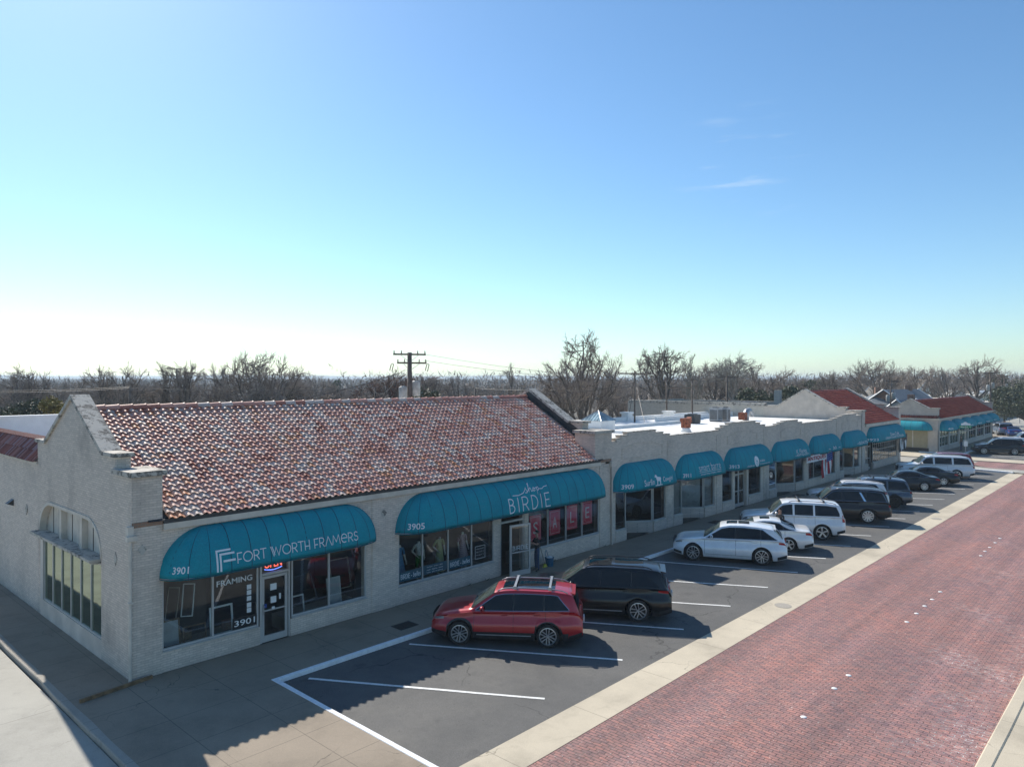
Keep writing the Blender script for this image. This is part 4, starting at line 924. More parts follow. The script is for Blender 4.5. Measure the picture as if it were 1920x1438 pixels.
# awnings of building 2
horse = [(0, 0), (.62, 0), (.66, .03), (.5, .06), (.50, .34), (.55, .42), (.52, .5), (.38, .54), (.26, .56), (.18, .68), (.10, .74), (.03, .62), (.0, .56), (.07, .55), (.12, .50), (.14, .38), (.18, .30), (.16, .06), (.22, .06), (.25, .28), (.40, .28), (.43, .06), (.0, .05)]
def poly_tm(pts, w, h):
    x1 = max(p[0] for p in pts); y1 = max(p[1] for p in pts); return ([(p[0] / x1 * w, p[1] / y1 * h) for p in pts], [tuple(range(len(pts)))])
circ = ([(.33 + .33 * cos(2 * pi * i / 24), .30 + .30 * sin(2 * pi * i / 24)) for i in range(24)], [tuple(range(24))])
awning(B2, 22.52, 28.3, .78, 2.62, 1.36, texts=[(fit_text('3909', .85, .19, .01), 22.55, 2.80, 'letter', 'number'), (fit_text('Surfin', .95, .27), 24.35, 2.80, 'letter'), (fit_text('Cowgirl', .95, .27), 26.15, 2.80, 'letter'), (poly_tm(horse, .72, .52), 25.36, 2.72, 'letter', 'horse_emblem')], label='teal awning lettered Surfin Cowgirl with a white horse')
awning(B2, 28.55, 34.1, .78, 2.62, 1.36, texts=[(fit_text('3911', .62, .19, .01), 28.6, 2.78, 'letter', 'number'), (fit_text('smart barre', 2.6, .36, -.012), 30.1, 3.02, 'letter'), (strokes([[(0, 0), (2.6, 0)]], .02), 30.1, 2.96, 'letter'), (fit_text('tone your body, strengthen, lengthen', 2.5, .1), 30.2, 2.78, 'letter')], label='teal awning lettered smart barre')
awning(B2, 34.42, 41.0, .78, 2.60, 1.34, texts=[(fit_text('3913', .9, .19, .01), 34.3, 2.76, 'letter', 'number'), (circ, 37.3, 2.66, 'letter', 'round_logo'), (fit_text('b', .26, .42), 37.52, 2.74, 'awning', 'logo_letter'), (fit_text('bubbe', .75, .14), 38.1, 2.92, 'letter'), (fit_text('children', 1.0, .1), 36.2, 2.72, 'letter'), (fit_text('& home boutique', 1.5, .1), 38.1, 2.72, 'letter')], label='teal awning with a white round logo beside 3913')
awning(B2, 41.38, 47.7, .78, 2.58, 1.32, texts=[(fit_text('K. Flories', 1.9, .26, 0, .3), 44.2, 2.98, 'letter'), (fit_text('~ANTIQUES~', 2.6, .17), 43.9, 2.76, 'letter')], label='teal awning lettered ANTIQUES')
awning(B2, 48.25, 54.5, .78, 2.58, 1.32, texts=[(fit_text('~  30  ~', 2.6, .2), 50.5, 2.78, 'letter')], label='teal awning with a small white 30 above the striped flag')
awning(B2, 55.15, 61.0, .78, 2.56, 1.32, texts=[(fit_text('~GOATS~', 3.0, .2), 57.2, 2.76, 'letter')], label='teal awning lettered GOATS')

# ================================================================ BUILDING 3
B3 = thing('far_gabled_building', (60.8, 0, 0), 'gabled building with plain red tile roof at the far end of the block', 'building')
X0, X1 = 60.8, 72.6
mb = MB(); wall(mb, 'x', .0, .3, X0, X1, 0, 4.15, [(61.6, 71.6, 0, 2.9)]); mb.build('front_wall', 'wall', B3)
mb = MB(); mb.box(X0 - .02, -.06, 0, X0 + .75, 1.3, 5.42); mb.box(71.9, -.06, 0, X1, 1.3, 5.42); mb.build('pier', 'wall', B3)
mb = MB(); mb.box(X0 - .1, -.14, 5.42, X0 + .85, 1.36, 5.54); mb.build('pier_cap', 'coping', B3)
mb = MB(); mb.box(71.8, -.14, 5.42, X1 + .12, 1.36, 5.54); mb.build('pier_cap', 'coping', B3)
gable(B3, X0, X0 + .4, 0, 24.3, 1.3, 5.82, 5.02, 7.42, 5.5, 'stucco', 0, 2.2, 7.66)
gable(B3, X1 - .5, X1 - .05, 0, 24.3, 1.3, 5.82, 5.02, 7.42, 5.5, 'stucco', 0, 2.2, 7.66)
mb = MB(); mb.box(X0 - .03, 8.9, 3.5, X0 - .002, 24.3, 5.7); mb.box(X0, 24.3, 0, X1, 24.6, 5.9); mb.build('long_side_wall', 'cream', B3)
mb = MB(); mb.box(X0 - .05, 8.8, 5.84, X0 + .5, 24.4, 6.0); mb.build('side_coping', 'coping', B3)
mb = MB(); mb.prism([(X0 + .4, -.1, 4.28), (X0 + .4, 5.0, 7.05), (X0 + .4, 10, 4.28)], (X1 - X0 - .9, 0, 0)); mb.box(X0 + .4, 10, 5.0, X1 - .5, 24.3, 5.2); mb.build('roof_deck', 'flash', B3)
tile_roof(B3, X0 + .45, X1 - .55, -.15, 4.3, 4.98, 7.12, .25, 16, 'tilesred', 'roof_tiles', 22, detail=5, xlo=(5, X0 + .75, 71.75))
ridge(B3, X0 + .45, X1 - .55, 5.0, 7.16, 'tilesred', .5)
mb = MB(); mb.box(X0 + .76, -.16, 4.02, 71.89, -.01, 4.28); mb.build('gutter', 'trim', B3)
seg_glazing(B3, (61.62, .06), (62.6, .06), 0, 2.86, 'w', grid=(3, 4)); seg_glazing(B3, (62.65, .25), (64.0, .25), 0, 2.86, 'd'); seg_glazing(B3, (64.05, .06), (71.55, .06), 0, 2.86, 'w', mull=[2.5, 5.0], grid=(12, 4), label='long multi pane window with pale muntins')
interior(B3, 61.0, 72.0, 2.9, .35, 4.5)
mb = MB(); mb.box(67.8, 10.3, 5.2, 68.4, 10.9, 7.15); mb.build('chimney', 'cream', B3)
awning(B3, 62.0, 72.3, .9, 2.6, 1.33, texts=[(fit_text('3923', 1.5, .2, .008), 61.3, 2.76, 'letter', 'number'), (fit_text('Dow-Cole', 2.8, .3, 0, .3), 66.3, 3.0, 'letter'), (fit_text('~DESIGN GALLERY ANTIQUES~', 6., .22, .004), 64.6, 2.74, 'letter')], label='teal awning numbered 3923 at the far end of the block')
mb = MB(); mb.box(X1 - .04, 1.3, 0, X1, 24.3, 5.6); mb.build('cross_street_wall', 'stucco', B3)

# ================================================================ BUILDING 4
B4 = thing('cross_street_building', (85.2, -.6, -.1), 'stucco corner building with red tile roof across the far cross street', 'building')
X0, X1 = 85.2, 117.; Y0 = -.6
mb = MB(); holes = [(86.0 + i * 5.1, 90.4 + i * 5.1, .55, 2.5) for i in range(6)]; wall(mb, 'x', Y0, Y0 + .3, X0, X1, -.3, 3.75, holes); mb.build('front_wall', 'stucco', B4)
mb = MB(); wall(mb, 'y', X0, X0 + .3, Y0 + .3, 12, -.3, 3.75); mb.box(X0 - .06, Y0 - .06, -.3, X0 + .6, Y0 - .001, 2.55); mb.box(X0 - .06, Y0 - .06, -.3, X0 - .001, Y0 + .9, 2.55); mb.build('side_wall', 'stucco', B4)
mb = MB(); mb.box(X0 - .03, .42, .5, X0 - .002, 1.9, 2.5); mb.box(X0 - .03, 2.0, .5, X0 - .002, 3.9, 2.5); mb.build('blank_panel', 'beige_panel', B4)
mb = MB(); mb.box(X0 - .05, Y0 + .9, -.3, X0 - .003, 12, .48); mb.build('dark_plinth', 'darkbase', B4)
mb = MB(); mb.box(X0 - .03, 1.9, .5, X0 - .004, 2.0, 2.5); mb.box(X0 - .1, Y0 - .18, 3.70, X0 + .3, 12, 3.86); mb.box(X0 + .3, Y0 - .18, 3.70, X1, Y0 + .2, 3.86); mb.build('eave_board', 'trim', B4)
tile_roof(B4, 0, 12.6, 0, 3.88, .5, 4.2, .25, 1, 'tilesred', 'pent_tiles', 31, detail=5, T=lambda p: (X0 - .1 + p[1], Y0 - .1 + p[0], p[2]))
gable(B4, X0 + .3, X0 + .65, 0, 5.2, Y0 + .0, 5.05, 2.3, 6.1, 5, 'stucco', 3.8, .35, 4.2)
gable(B4, X1 - .4, X1, 0, 5.2, Y0, 5.0, 2.4, 6.1, 5, 'stucco', 0, .35, 4.3)
mb = MB(); mb.prism([(X0 + .6, Y0 - .1, 3.86), (X0 + .6, 2.35, 5.72), (X0 + .6, 5.3, 3.86)], (X1 - X0 - 1, 0, 0)); mb.box(X0 + .3, 5.3, 3.6, X1, 12, 3.8); mb.build('roof_deck', 'flash', B4)
tile_roof(B4, X0 + .65, X1 - .4, Y0 - .18, 3.88, 2.3, 5.76, .28, 9, 'tilesred', 'roof_tiles', 32, detail=4)
ridge(B4, X0 + .65, X1 - .4, 2.35, 5.8, 'tilesred', .6)
for i, h in enumerate(holes):
    m = MB(); frame_rect(m, 'x', Y0 + .1, h[0], h[1], h[2], h[3], .09, .06, [h[0] + 1.5, h[0] + 2.9], [1.7]); o = m.build('shop_window', 'frame', B4)
    g = MB(); g.poly([(h[0], Y0 + .12, h[2]), (h[1], Y0 + .12, h[2]), (h[1], Y0 + .12, h[3]), (h[0], Y0 + .12, h[3])]); g.build('glass', 'glassdark', o)
interior(B4, X0 + .4, X1 - .5, 3., Y0 + .8, 5)
for i in range(6):
    a = 85.9 + i * 5.25
    t = [(fit_text('4001', 1.3, .24, .01), a + .3, 2.58, 'letter', 'number')] if i == 0 else [(fit_text(str(4001 + i * 2), 1.2, .2), a + .4, 2.56, 'letter', 'number')]
    awning(B4, a, a + 4.9, 1.1, 2.42, 1.1, y0=Y0, rx=1.3, texts=t)
# awning on the west face, lit from above
awning(B4, 0, 4.4, 1.1, 2.5, 1.05, rx=1.1, rot=lambda p: (X0 + p[1], 4.3 - p[0], p[2]), label='teal awning on the side wall with bright sunlit pleats')
mb = MB(); mb.box(84.2, 9.0, 3.8, 85.1, 10.4, 5.1)
# ================================================================ CARS
def lerp(tab, s):
    if s <= tab[0][0]: return tab[0][1]
    for (a, b), (c, d) in zip(tab, tab[1:]):
        if s <= c: t = (s - a) / (c - a) if c > a else 1; return b + (d - b) * t
    return tab[-1][1]
def smooth(tab, s, w=.07):
    return (lerp(tab, s - w) + 2 * lerp(tab, s - w / 2) + 3 * lerp(tab, s) + 2 * lerp(tab, s + w / 2) + lerp(tab, s + w)) / 9
def make_car(label, cat, group, spec, paintm, name='parked_car'):
    L, Wd, wb, fo, R = spec['L'], spec['W'], spec['wb'], spec['fo'], spec['R']
    top, belt, cl = spec['top'], spec['belt'], spec.get('cl', .22); tum = spec.get('tum', .34)
    root = thing(name, (0, 0, 0), label, cat, group)
    axl = (fo, fo + wb); arch = R + spec.get('archgap', .055)
    X = lambda s: L / 2 - s
    def hw(s):
        f = 1.; e = spec.get('fr', .75); rr = spec.get('rr', .45)
        if s < e: f -= .24 * ((e - s) / e) ** 2.4
        if s > L - rr: f -= .13 * ((s - L + rr) / rr) ** 2.2
        return Wd / 2 * f
    def zl(s):
        z = cl + (.10 * ((.5 - s) / .5) if s < .5 else 0) + (.13 * ((s - L + .5) / .5) if s > L - .5 else 0)
        for a in axl:
            d = abs(s - a)
            if d < arch: z = max(z, R + sqrt(arch * arch - d * d) - .01)
        return z
    def zb(s): return smooth(belt, s)
    def zt(s): return max(smooth(top, s), zb(s) + .012)
    def zbase(s): return cl + (.10 * ((.5 - s) / .5) if s < .5 else 0) + (.13 * ((s - L + .5) / .5) if s > L - .5 else 0)
    def section(s):
        w = hw(s); b = zb(s); lo = zl(s); lb = zbase(s); t = zt(s); hood = t - b
        def yl(z): # body side curve
            k = max(0, min(1, (z - lb) / max(.05, b - lb)))
            return w * (.90 + .10 * sin(pi * min(1, k * 1.25 + .08)) ** .6 - (.035 * max(0, k - .72) / .28) + (.012 if .40 < k < .62 else 0))
        P = [(0, lo)]
        zs = [lo + (b - lo) * q for q in (0, .12, .28, .45, .6, .76, .9)]
        P += [(yl(z) * (1 if i else .985), z) for i, z in enumerate(zs)]
        wbl = w * .945; P.append((wbl, b - .008)); ysh = wbl - .03; P.append((ysh, b + min(.008, hood * .3)))
        g = max(0, hood - .10)
        if hood < .16: # hood / deck
            k = hood / .16
            P += [(ysh - .02, b + hood * .35), (ysh - .09, b + hood * .72), (ysh * .82, b + hood * .90), (ysh * .5, t), (0, t + .012)]
        else:
            wr = ysh - g * tum
            P += [(ysh - g * tum * .5, b + g * .5), (wr, b + g), (wr - .05, t - .028), (wr * .78, t - .004), (wr * .45, t + .012), (0, t + .02)]
            P.pop(-5) if False else None
        if hood < .16: P.insert(-4, ((P[-5][0] + P[-4][0]) / 2, (P[-5][1] + P[-4][1]) / 2))
        return P
    # stations
    st = set([0, .02, .06, .12, .2, L, L - .02, L - .06, L - .12, L - .2]); q = .0
    while q < L: st.add(round(q, 3)); q += .085
    for a in axl:
        for k in range(-8, 9): st.add(round(a + arch * sin(pi / 2 * k / 8), 3))
    for t_ in top:
        if 0 < t_[0] < L: st.add(round(t_[0], 3))
    st = sorted(x for x in st if 0 <= x <= L); st2 = [st[0]]
    for x in st[1:]:
        if x - st2[-1] > .012: st2.append(x)
    st = st2; secs = [section(s) for s in st]; n = len(secs[0])
    mb = MB(); grid = []
    for s, sec in zip(st, secs):
        grid.append([(X(s), -y, z) for y, z in sec[::-1][:-1]] + [(X(s), y, z) for y, z in sec[1:][:0]] + [(X(s), -sec[0][0], sec[0][1])] + [(X(s), y, z) for y, z in sec[1:]])
    idx = [[mb.vert(p) for p in r] for r in grid]; m = len(idx[0])
    # faces; material 1 = dark cladding near the sill and arches
    clad = spec.get('clad', 0)
    for i in range(len(st) - 1):
        sm = (st[i] + st[i + 1]) / 2
        for k in range(m - 1):
            ps = [grid[i][k], grid[i][k + 1], grid[i + 1][k + 1], grid[i + 1][k]]; zc = sum(p[2] for p in ps) / 4; yc = sum(abs(p[1]) for p in ps) / 4
            mb.cur = 0
            if yc < Wd * .33 and zc < .75 and not (0 < zc - zb(sm) + .3): mb.cur = 1
            if clad and yc > Wd * .3:
                if zc < cl + clad: mb.cur = 1
                for a in axl:
                    if sqrt((sm - a) ** 2 + (zc - R) ** 2) < arch + .055: mb.cur = 1
            mb.face((idx[i][k], idx[i][k + 1], idx[i + 1][k + 1], idx[i + 1][k]))
        # belly
        mb.cur = 1; mb.face((idx[i][0], idx[i + 1][0], idx[i + 1][m - 1], idx[i][m - 1])) if False else None
    mb.cur = 0
    for e in (0, -1):
        c = mb.vert((grid[e][0][0] + (.03 if e == 0 else -.02), 0, .62))
        for k in range(m - 1): mb.face((idx[e][k], idx[e][k + 1], c) if e == 0 else (idx[e][k + 1], idx[e][k], c))
    mb.build('body', [paintm, 'blackplastic'], root, smooth=True, local=True, auto=38)
    # side surface function
    def ys(s, z):
        P = section(s)[1:]
        for (ya, za), (yb, zb_) in zip(P, P[1:]):
            if za <= z <= zb_ and zb_ > za: t = (z - za) / (zb_ - za); return ya + (yb - ya) * t
        return P[0][0] if z < P[0][1] else P[-1][0]
    def side_patch(s0, s1, f0, f1, off, side, ns=None, nz=3):
        ns = ns or max(2, int((s1 - s0) / .07)); rows = []
        for i in range(ns + 1):
            s = s0 + (s1 - s0) * i / ns; a, b = f0(s), f1(s)
            if b < a: b = a
            rows.append([(X(s), side * (ys(s, a + (b - a) * k / nz) + off), a + (b - a) * k / nz) for k in range(nz + 1)])
        return rows
    # side windows
    wf, wt, wrt, wrb = spec['win']   # s of: front bottom, front top, rear top, rear bottom
    def w0(s): return zb(s) + .035
    def w1(s):
        t = zt(s) - spec.get('wtop', .125); a = w0(s)
        fz = a + (lerp(top, wt) - .1 - a) * (s - wf) / (wt - wf)
        rz = a + (t - a) * (wrb - s) / max(.02, (wrb - wrt)) if s > wrt else 9
        return max(a + .004, min(t, fz, rz))
    cuts = [wf + .02] + spec['cuts'] + [wrb - .01]
    for side in (1, -1):
        for a, b in zip(cuts, cuts[1:]):
            g = MB(); gap = spec.get('gap', .022)
            g.grid(side_patch(a + gap, b - gap, w0, w1, .006, side, ns=max(8, int((b - a) / .035)))); g.build('side_window', 'carglass', root, smooth=True, local=True)
        if spec.get('pillar', 1):  # dark divider behind the panes
            g = MB(); g.grid(side_patch(wf + .05, wrb - .03, w0, lambda s: max(w0(s), w1(s) - .006), .0035, side, ns=60)); g.build('window_divider', 'blackplastic', root, smooth=True, local=True)
        if spec.get('chrome'):
            g = MB(); nn = 50; lowp = [(X(wf + (wrb - wf) * i / nn), side * (ys(wf + (wrb - wf) * i / nn, w0(wf + (wrb - wf) * i / nn) - .012) + .006), w0(wf + (wrb - wf) * i / nn) - .012) for i in range(nn + 1)]
            hip = [(X(wf + (wrb - wf) * i / nn), side * (ys(wf + (wrb - wf) * i / nn, w1(wf + (wrb - wf) * i / nn) + .01) + .004), w1(wf + (wrb - wf) * i / nn) + .012) for i in range(nn + 1)]
            g.tube(lowp, .012, 5); g.tube(hip, .012, 5); g.build('window_trim', 'chrome', root, local=True)
        # door seams, handles
        g = MB()
        for s in spec['doors']:
            zz0 = cl + .14; g.grid(side_patch(s - .005, s + .005, lambda q: zz0, lambda q: zb(q) + .0, .004, side, 1, 8))
        g.grid(side_patch(spec['doors'][0], spec['doors'][-1], lambda q: cl + .14, lambda q: cl + .15, .005, side))
        g.build('door_seam', 'seam', root, local=True)
        for s in [q - .28 for q in spec['doors'][1:]]:
            z = zb(s) - .12; y = ys(s, z); g = MB(); g.tube([(X(s - .1), side * (y - .0), z), (X(s - .08), side * (y + .03), z), (X(s + .08), side * (y + .03), z + .008), (X(s + .1), side * y, z + .008)], .014, 6); g.build('door_handle', spec.get('handle', paintm), root, smooth=True, local=True)
        # lights
        z0, z1, sa, sb = spec['head']; g = MB(); g.grid(side_patch(sa, sb, lambda s: z0 + (s - sa) * .15, lambda s: z1 + (s - sa) * .05, .006, side, 8)); g.build('headlight', 'lamp', root, smooth=True, local=True)
        z0, z1, sa, sb = spec['tail']; g = MB(); g.grid(side_patch(L - sb, L - sa, lambda s: z0 + (L - sa - s) * .12, lambda s: z1, .007, side, 8)); g.build('taillight', 'taillamp', root, smooth=True, local=True)
        # mirror
        s = wf + .28; z = zb(s) + .09; y = ys(s, z); g = MB(); rows = []
        for i in range(7):
            t = i / 6; rr = .085 * sin(pi * (.12 + .8 * t)) ** .5; rows.append([(X(s - .05) + .06 * (t - .2) * 0 + .07 * cos(2 * pi * k / 10) * sin(pi * (.15 + .7 * t)), side * (y + .03 + t * .2), z + .02 + rr * sin(2 * pi * k / 10)) for k in range(11)])
        g.grid(rows); g.build('mirror', spec.get('mirror', paintm), root, smooth=True, local=True)
        g = MB(); g.grid(side_patch(L - .42, L - .02, lambda s: zbase(s) + .02, lambda s: zbase(s) + .17, .008, side, 8)); g.build('rear_bumper_trim', 'blackplastic', root, smooth=True, local=True)
        g = MB(); g.grid(side_patch(.03, .40, lambda s: zbase(s) + .04, lambda s: zbase(s) + .16, .008, side, 8)); g.build('front_bumper_trim', 'blackplastic', root, smooth=True, local=True)
        # sill strip
        if spec.get('sill'):
            g = MB(); g.grid(side_patch(axl[0] + arch + .12, axl[1] - arch - .1, lambda s: cl + .13, lambda s: cl + .165, .012, side)); g.build('sill_trim', spec['sill'], root, local=True)
        # rails
        if spec.get('rail'):
            sa, sb, mt = spec['rail']; g = MB(); P = []
            for i in range(15):
                s = sa + (sb - sa) * i / 14; w = section(s)[-4][0]; P.append((X(s), side * (w - .02), zt(s) + .055 * min(1, sin(pi * i / 14) * 4) - .005))
            g.tube(P, .019, 6); g.build('roof_rail', mt, root, smooth=True, local=True)
    if spec.get('bars'):
        sa, sb, mt = spec['rail']
        for s in spec['bars']:
            w = section(s)[-4][0]; g = MB(); g.obox((X(s), 0, zt(s) + .10), (.035, 0, 0), (0, w + .03, 0), (0, 0, .012))
            for side in (1, -1): g.obox((X(s), side * (w - .0), zt(s) + .06), (.05, 0, 0), (0, .03, 0), (0, 0, .05))
            g.build('crossbar', spec.get('barmat', 'steel'), root, local=True)
    # screens on the top surface
    def top_patch(s0, s1, ks, off, nm, mt):
        g = MB(); rows = []
        nn = max(3, int((s1 - s0) / .06))
        for i in range(nn + 1):
            s = s0 + (s1 - s0) * i / nn; P = section(s); dz = (zt(s + .02) - zt(s - .02)) / .04; nx = dz / sqrt(1 + dz * dz); nz = 1 / sqrt(1 + dz * dz)
            pts = [P[-1 - k] for k in range(ks)]
            rows.append([(X(s) + nx * off, -y, z + nz * off) for y, z in pts[::-1]] + [(X(s) + nx * off, y, z + nz * off) for y, z in pts[1:]])
        g.grid(rows); return g.build(nm, mt, root, smooth=True, local=True)
    top_patch(*spec['ws'], 4, .008, 'windshield', 'windshield')
    top_patch(*spec['rw'], 4, .008, 'rear_window', 'carglass')
    if spec.get('sunroof'):
        for (a, b) in spec['sunroof']: top_patch(a, b, spec.get('srk', 2), .007, 'sunroof', 'carglass')
    if spec.get('spoiler'):
        s = spec['spoiler']; w = section(s - .1)[-3][0]; g = MB(); z = zt(s - .08)
        g.prism([(X(s - .2), -w, z + .012), (X(s + .12), -w * .94, z - .035), (X(s + .1), -w * .94, z - .07), (X(s - .2), -w, z - .03)], (0, 2 * w * .97, 0)); g.build('spoiler', paintm, root, local=True)
    # grille and plate
    g = MB(); z0, z1 = spec.get('grille', (.48, .80)); rows = []
    for i in range(9):
        t = -1 + 2 * i / 8; y = t * Wd * .30; s = .03 + .05 * abs(t) ** 3; rows.append([(X(0) + .035 - .05 * abs(t) ** 2.5, y, z0 + (z1 - z0) * k / 3) for k in range(4)])
    g.grid(rows); g.build('grille', 'blackplastic', root, local=True)
    g = MB(); g.box(X(L) - .055, -.16, .72 if Wd > 1.93 else .62, X(L) - .02, .16, .86 if Wd > 1.93 else .76); g.build('number_plate', 'white', root, local=True)
    # underbody
    g = MB(); g.box(X(L - .35), -Wd * .40, .2, X(.35), Wd * .40, .34)
    for a in axl: g.box(X(a) - arch * .98, -Wd * .30, .3, X(a) + arch * .98, Wd * .30, R + arch * .85)
    g.build('underbody', 'black', root, local=True)
    # wheels
    wr = spec.get('rim', .74) * R; ns = spec.get('spokes', 5); wmat = spec.get('rimmat', 'rim')
    def wheel(s, side):
        cx, cy = X(s), side * (Wd / 2 * .985 - .125); wd = .125; g = MB()
        prof_ = [(wr, -wd), (R * .93, -wd), (R * .985, -wd * .8), (R, -wd * .5), (R, wd * .5), (R * .985, wd * .8), (R * .93, wd * .98), (wr, wd * .98), (wr, wd * .2), (wr * .6, wd * .1)]
        rings = []
        for (r, h) in prof_: rings.append([g.vert((cx + r * cos(2 * pi * k / 32), cy + side * h, R + r * sin(2 * pi * k / 32))) for k in range(32)])
        for a, b in zip(rings, rings[1:]):
            for k in range(32): g.face((a[k], a[(k + 1) % 32], b[(k + 1) % 32], b[k]))
        g.face(rings[0]); g.face(rings[-1]); tyre = g.build('wheel', 'black', root, smooth=True, local=True, auto=40)
        g = MB(); y = cy + side * wd * .93
        def ring(r0, r1, yy0, yy1, N=32):
            A = [g.vert((cx + r0 * cos(2 * pi * k / N), yy0, R + r0 * sin(2 * pi * k / N))) for k in range(N)]; B = [g.vert((cx + r1 * cos(2 * pi * k / N), yy1, R + r1 * sin(2 * pi * k / N))) for k in range(N)]
            for k in range(N): g.face((A[k], A[(k + 1) % N], B[(k + 1) % N], B[k]))
        ring(wr * 1.0, wr * .92, y, y + side * .004); ring(wr * .92, wr * .88, y + side * .004, y - side * .05)
        hub = [g.vert((cx + wr * .16 * cos(2 * pi * k / 12), y - side * .015, R + wr * .16 * sin(2 * pi * k / 12))) for k in range(12)]; g.face(hub)
        wsp = spec.get('spw', .5) / ns * 2; tw = spec.get('twin', True); ph = random.Random(s).random()
        for i in range(ns):
            a = 2 * pi * (i / ns) + ph
            for da in ((-.12 * 5 / ns, .12 * 5 / ns) if tw else (0,)):
                w1_ = wr * (.045 if tw else .10); w2_ = wr * (.06 if tw else .15); c1 = Vector((cos(a), 0, sin(a))); t1 = Vector((-sin(a), 0, cos(a))); c2 = Vector((cos(a + da * 1.9), 0, sin(a + da * 1.9))); t2 = Vector((-c2.z, 0, c2.x))
                o = Vector((cx, 0, R)); q = [o + c1 * wr * .1 - t1 * w1_ * (1 if not tw else 1) + t1 * da * .3, o + c1 * wr * .1 + t1 * w1_ + t1 * da * .3, o + c2 * wr * .93 + t2 * w2_, o + c2 * wr * .93 - t2 * w2_]
                yy = [y - side * .012, y - side * .012, y + side * .004, y + side * .004]
                g.prism([(v.x, yy[j], v.z) for j, v in enumerate(q)], (0, -side * .03, 0))
        g.build('rim', wmat, tyre, local=True)
    for s in axl:
        for side in (1, -1): wheel(s, side)
    return root, axl, Wd
def place(car, rear_contact, ang):
    """rear_contact: ground point under the near (left) rear wheel's outer face"""
    root, axl, Wd = car; L_ = cars_L[root.name]; a = radians(ang); fx, fy = cos(a), sin(a); lx, ly = -fy, fx
    xr = L_ / 2 - axl[1]
    root.location = (rear_contact[0] - fx * xr - lx * (Wd / 2 * .985), rear_contact[1] - fy * xr - ly * (Wd / 2 * .985), ZL + .006); root.rotation_euler = (0, 0, a)
cars_L = {}
def car(label, cat, spec, col, contact, ang, metal=.25, group='cars parked nose in along the shops', name='parked_car'):
    c = make_car(label, cat, group, spec, paint('paint_' + name, col, metal), name); cars_L[c[0].name] = spec['L']; place(c, contact, ang); return c
SUVtop = lambda L, H_, hood, cowl, ws1, r1, tail: [(0, .66), (.05, hood - .20), (.22, hood - .07), (.6, hood), (cowl - .05, hood + .08), (cowl, hood + .09), (ws1, H_ - .07), (ws1 + .35, H_ - .015), (ws1 + .9, H_), (r1 - .6, H_ - .015), (r1, H_ - .08), (r1 + .05, H_ - .12), (tail, 1.13), (L - .06, 1.0), (L, .72)]
def mid_suv(**k):
    d = dict(L=4.77, W=1.90, wb=2.765, fo=.93, R=.365, top=SUVtop(4.77, 1.71, 1.04, 1.26, 2.02, 4.42, 4.66), belt=[(0, .62), (.08, .80), (.35, .93), (1.3, 1.05), (3.6, 1.10), (4.5, 1.14), (4.72, 1.02), (4.77, .85)],
        win=(1.42, 2.10, 4.0, 4.36), cuts=[2.62, 3.58], doors=[1.38, 2.62, 3.62], head=(.74, .84, .07, .42), tail=(.98, 1.12, .04, .42), ws=(1.28, 2.0), rw=(4.48, 4.64), clad=.19, chrome=True, rail=(2.1, 4.3, 'steel'), sill='steel', spokes=6, spoiler=4.42)
    d.update(k); return d
def big_suv(**k):
    d = dict(L=5.2, W=2.03, wb=3.0, fo=1.0, R=.40, top=SUVtop(5.2, 1.90, 1.18, 1.45, 2.08, 4.85, 5.08), belt=[(0, .7), (.05, .95), (.3, 1.10), (1.4, 1.20), (4.9, 1.22), (5.15, 1.15), (5.2, .9)],
        win=(1.52, 2.12, 4.72, 4.98), cuts=[2.62, 3.62], doors=[1.5, 2.64, 3.66], head=(.86, 1.04, .05, .32), tail=(.95, 1.32, .02, .16), ws=(1.47, 2.06), rw=(4.90, 5.06), cl=.30, tum=.26, fr=.4, rr=.22, rail=(2.4, 4.7, 'blackplastic'), spokes=6, grille=(.62, .98), gap=.05, pillar=0)
    d.update(k); return d
def sedan(**k):
    d = dict(L=4.92, W=1.87, wb=2.86, fo=.93, R=.335, cl=.18, top=[(0, .55), (.06, .66), (.3, .80), (.9, .90), (1.42, .97), (1.5, .98), (2.2, 1.36), (2.6, 1.43), (3.0, 1.44), (3.4, 1.40), (4.15, 1.10), (4.3, 1.06), (4.75, 1.03), (4.86, .95), (4.92, .7)],
        belt=[(0, .54), (.1, .66), (.4, .80), (1.5, .92), (4.0, 1.0), (4.7, 1.0), (4.86, .9), (4.92, .66)], win=(1.62, 2.32, 3.35, 4.05), cuts=[2.66, 3.55], doors=[1.5, 2.66, 3.62], head=(.64, .74, .06, .42), tail=(.80, .94, .03, .36),
        ws=(1.52, 2.2), rw=(3.45, 4.1), tum=.42, chrome=True, spokes=5, twin=False, wtop=.10, grille=(.36, .62))
    d.update(k); return d
GR = 'cars parked nose in along the shops'
c_red = car('glossy dark red SUV with silver roof bars, nearest to the corner', 'suv', mid_suv(bars=[2.65, 3.75], sunroof=[(2.25, 3.9)], srk=3, spw=.4), (.42, .005, .012), (9.76, -6.55), 127, .15)
c_x7 = car('large glossy black SUV parked beside the dark red one', 'suv', mid_suv(L=5.15, W=2.0, wb=3.10, fo=.92, R=.385, top=SUVtop(5.15, 1.80, 1.10, 1.35, 2.12, 4.75, 5.0), belt=[(0, .7), (.08, .88), (.35, 1.02), (1.4, 1.12), (4.7, 1.16), (5.08, 1.1), (5.15, .85)], win=(1.5, 2.2, 4.2, 4.78), cuts=[2.72, 3.78], doors=[1.45, 2.74, 3.85], head=(.8, .92, .07, .42), tail=(.98, 1.1, .03, .45), ws=(1.36, 2.1), rw=(4.82, 4.98), clad=0, chrome=False, rail=(2.2, 4.5, 'blackplastic'), sunroof=[(2.3, 3.1), (3.2, 4.2)], srk=3, spokes=5, spoiler=4.85), (.004, .004, .005), (13.71, -7.27), 123, .1)
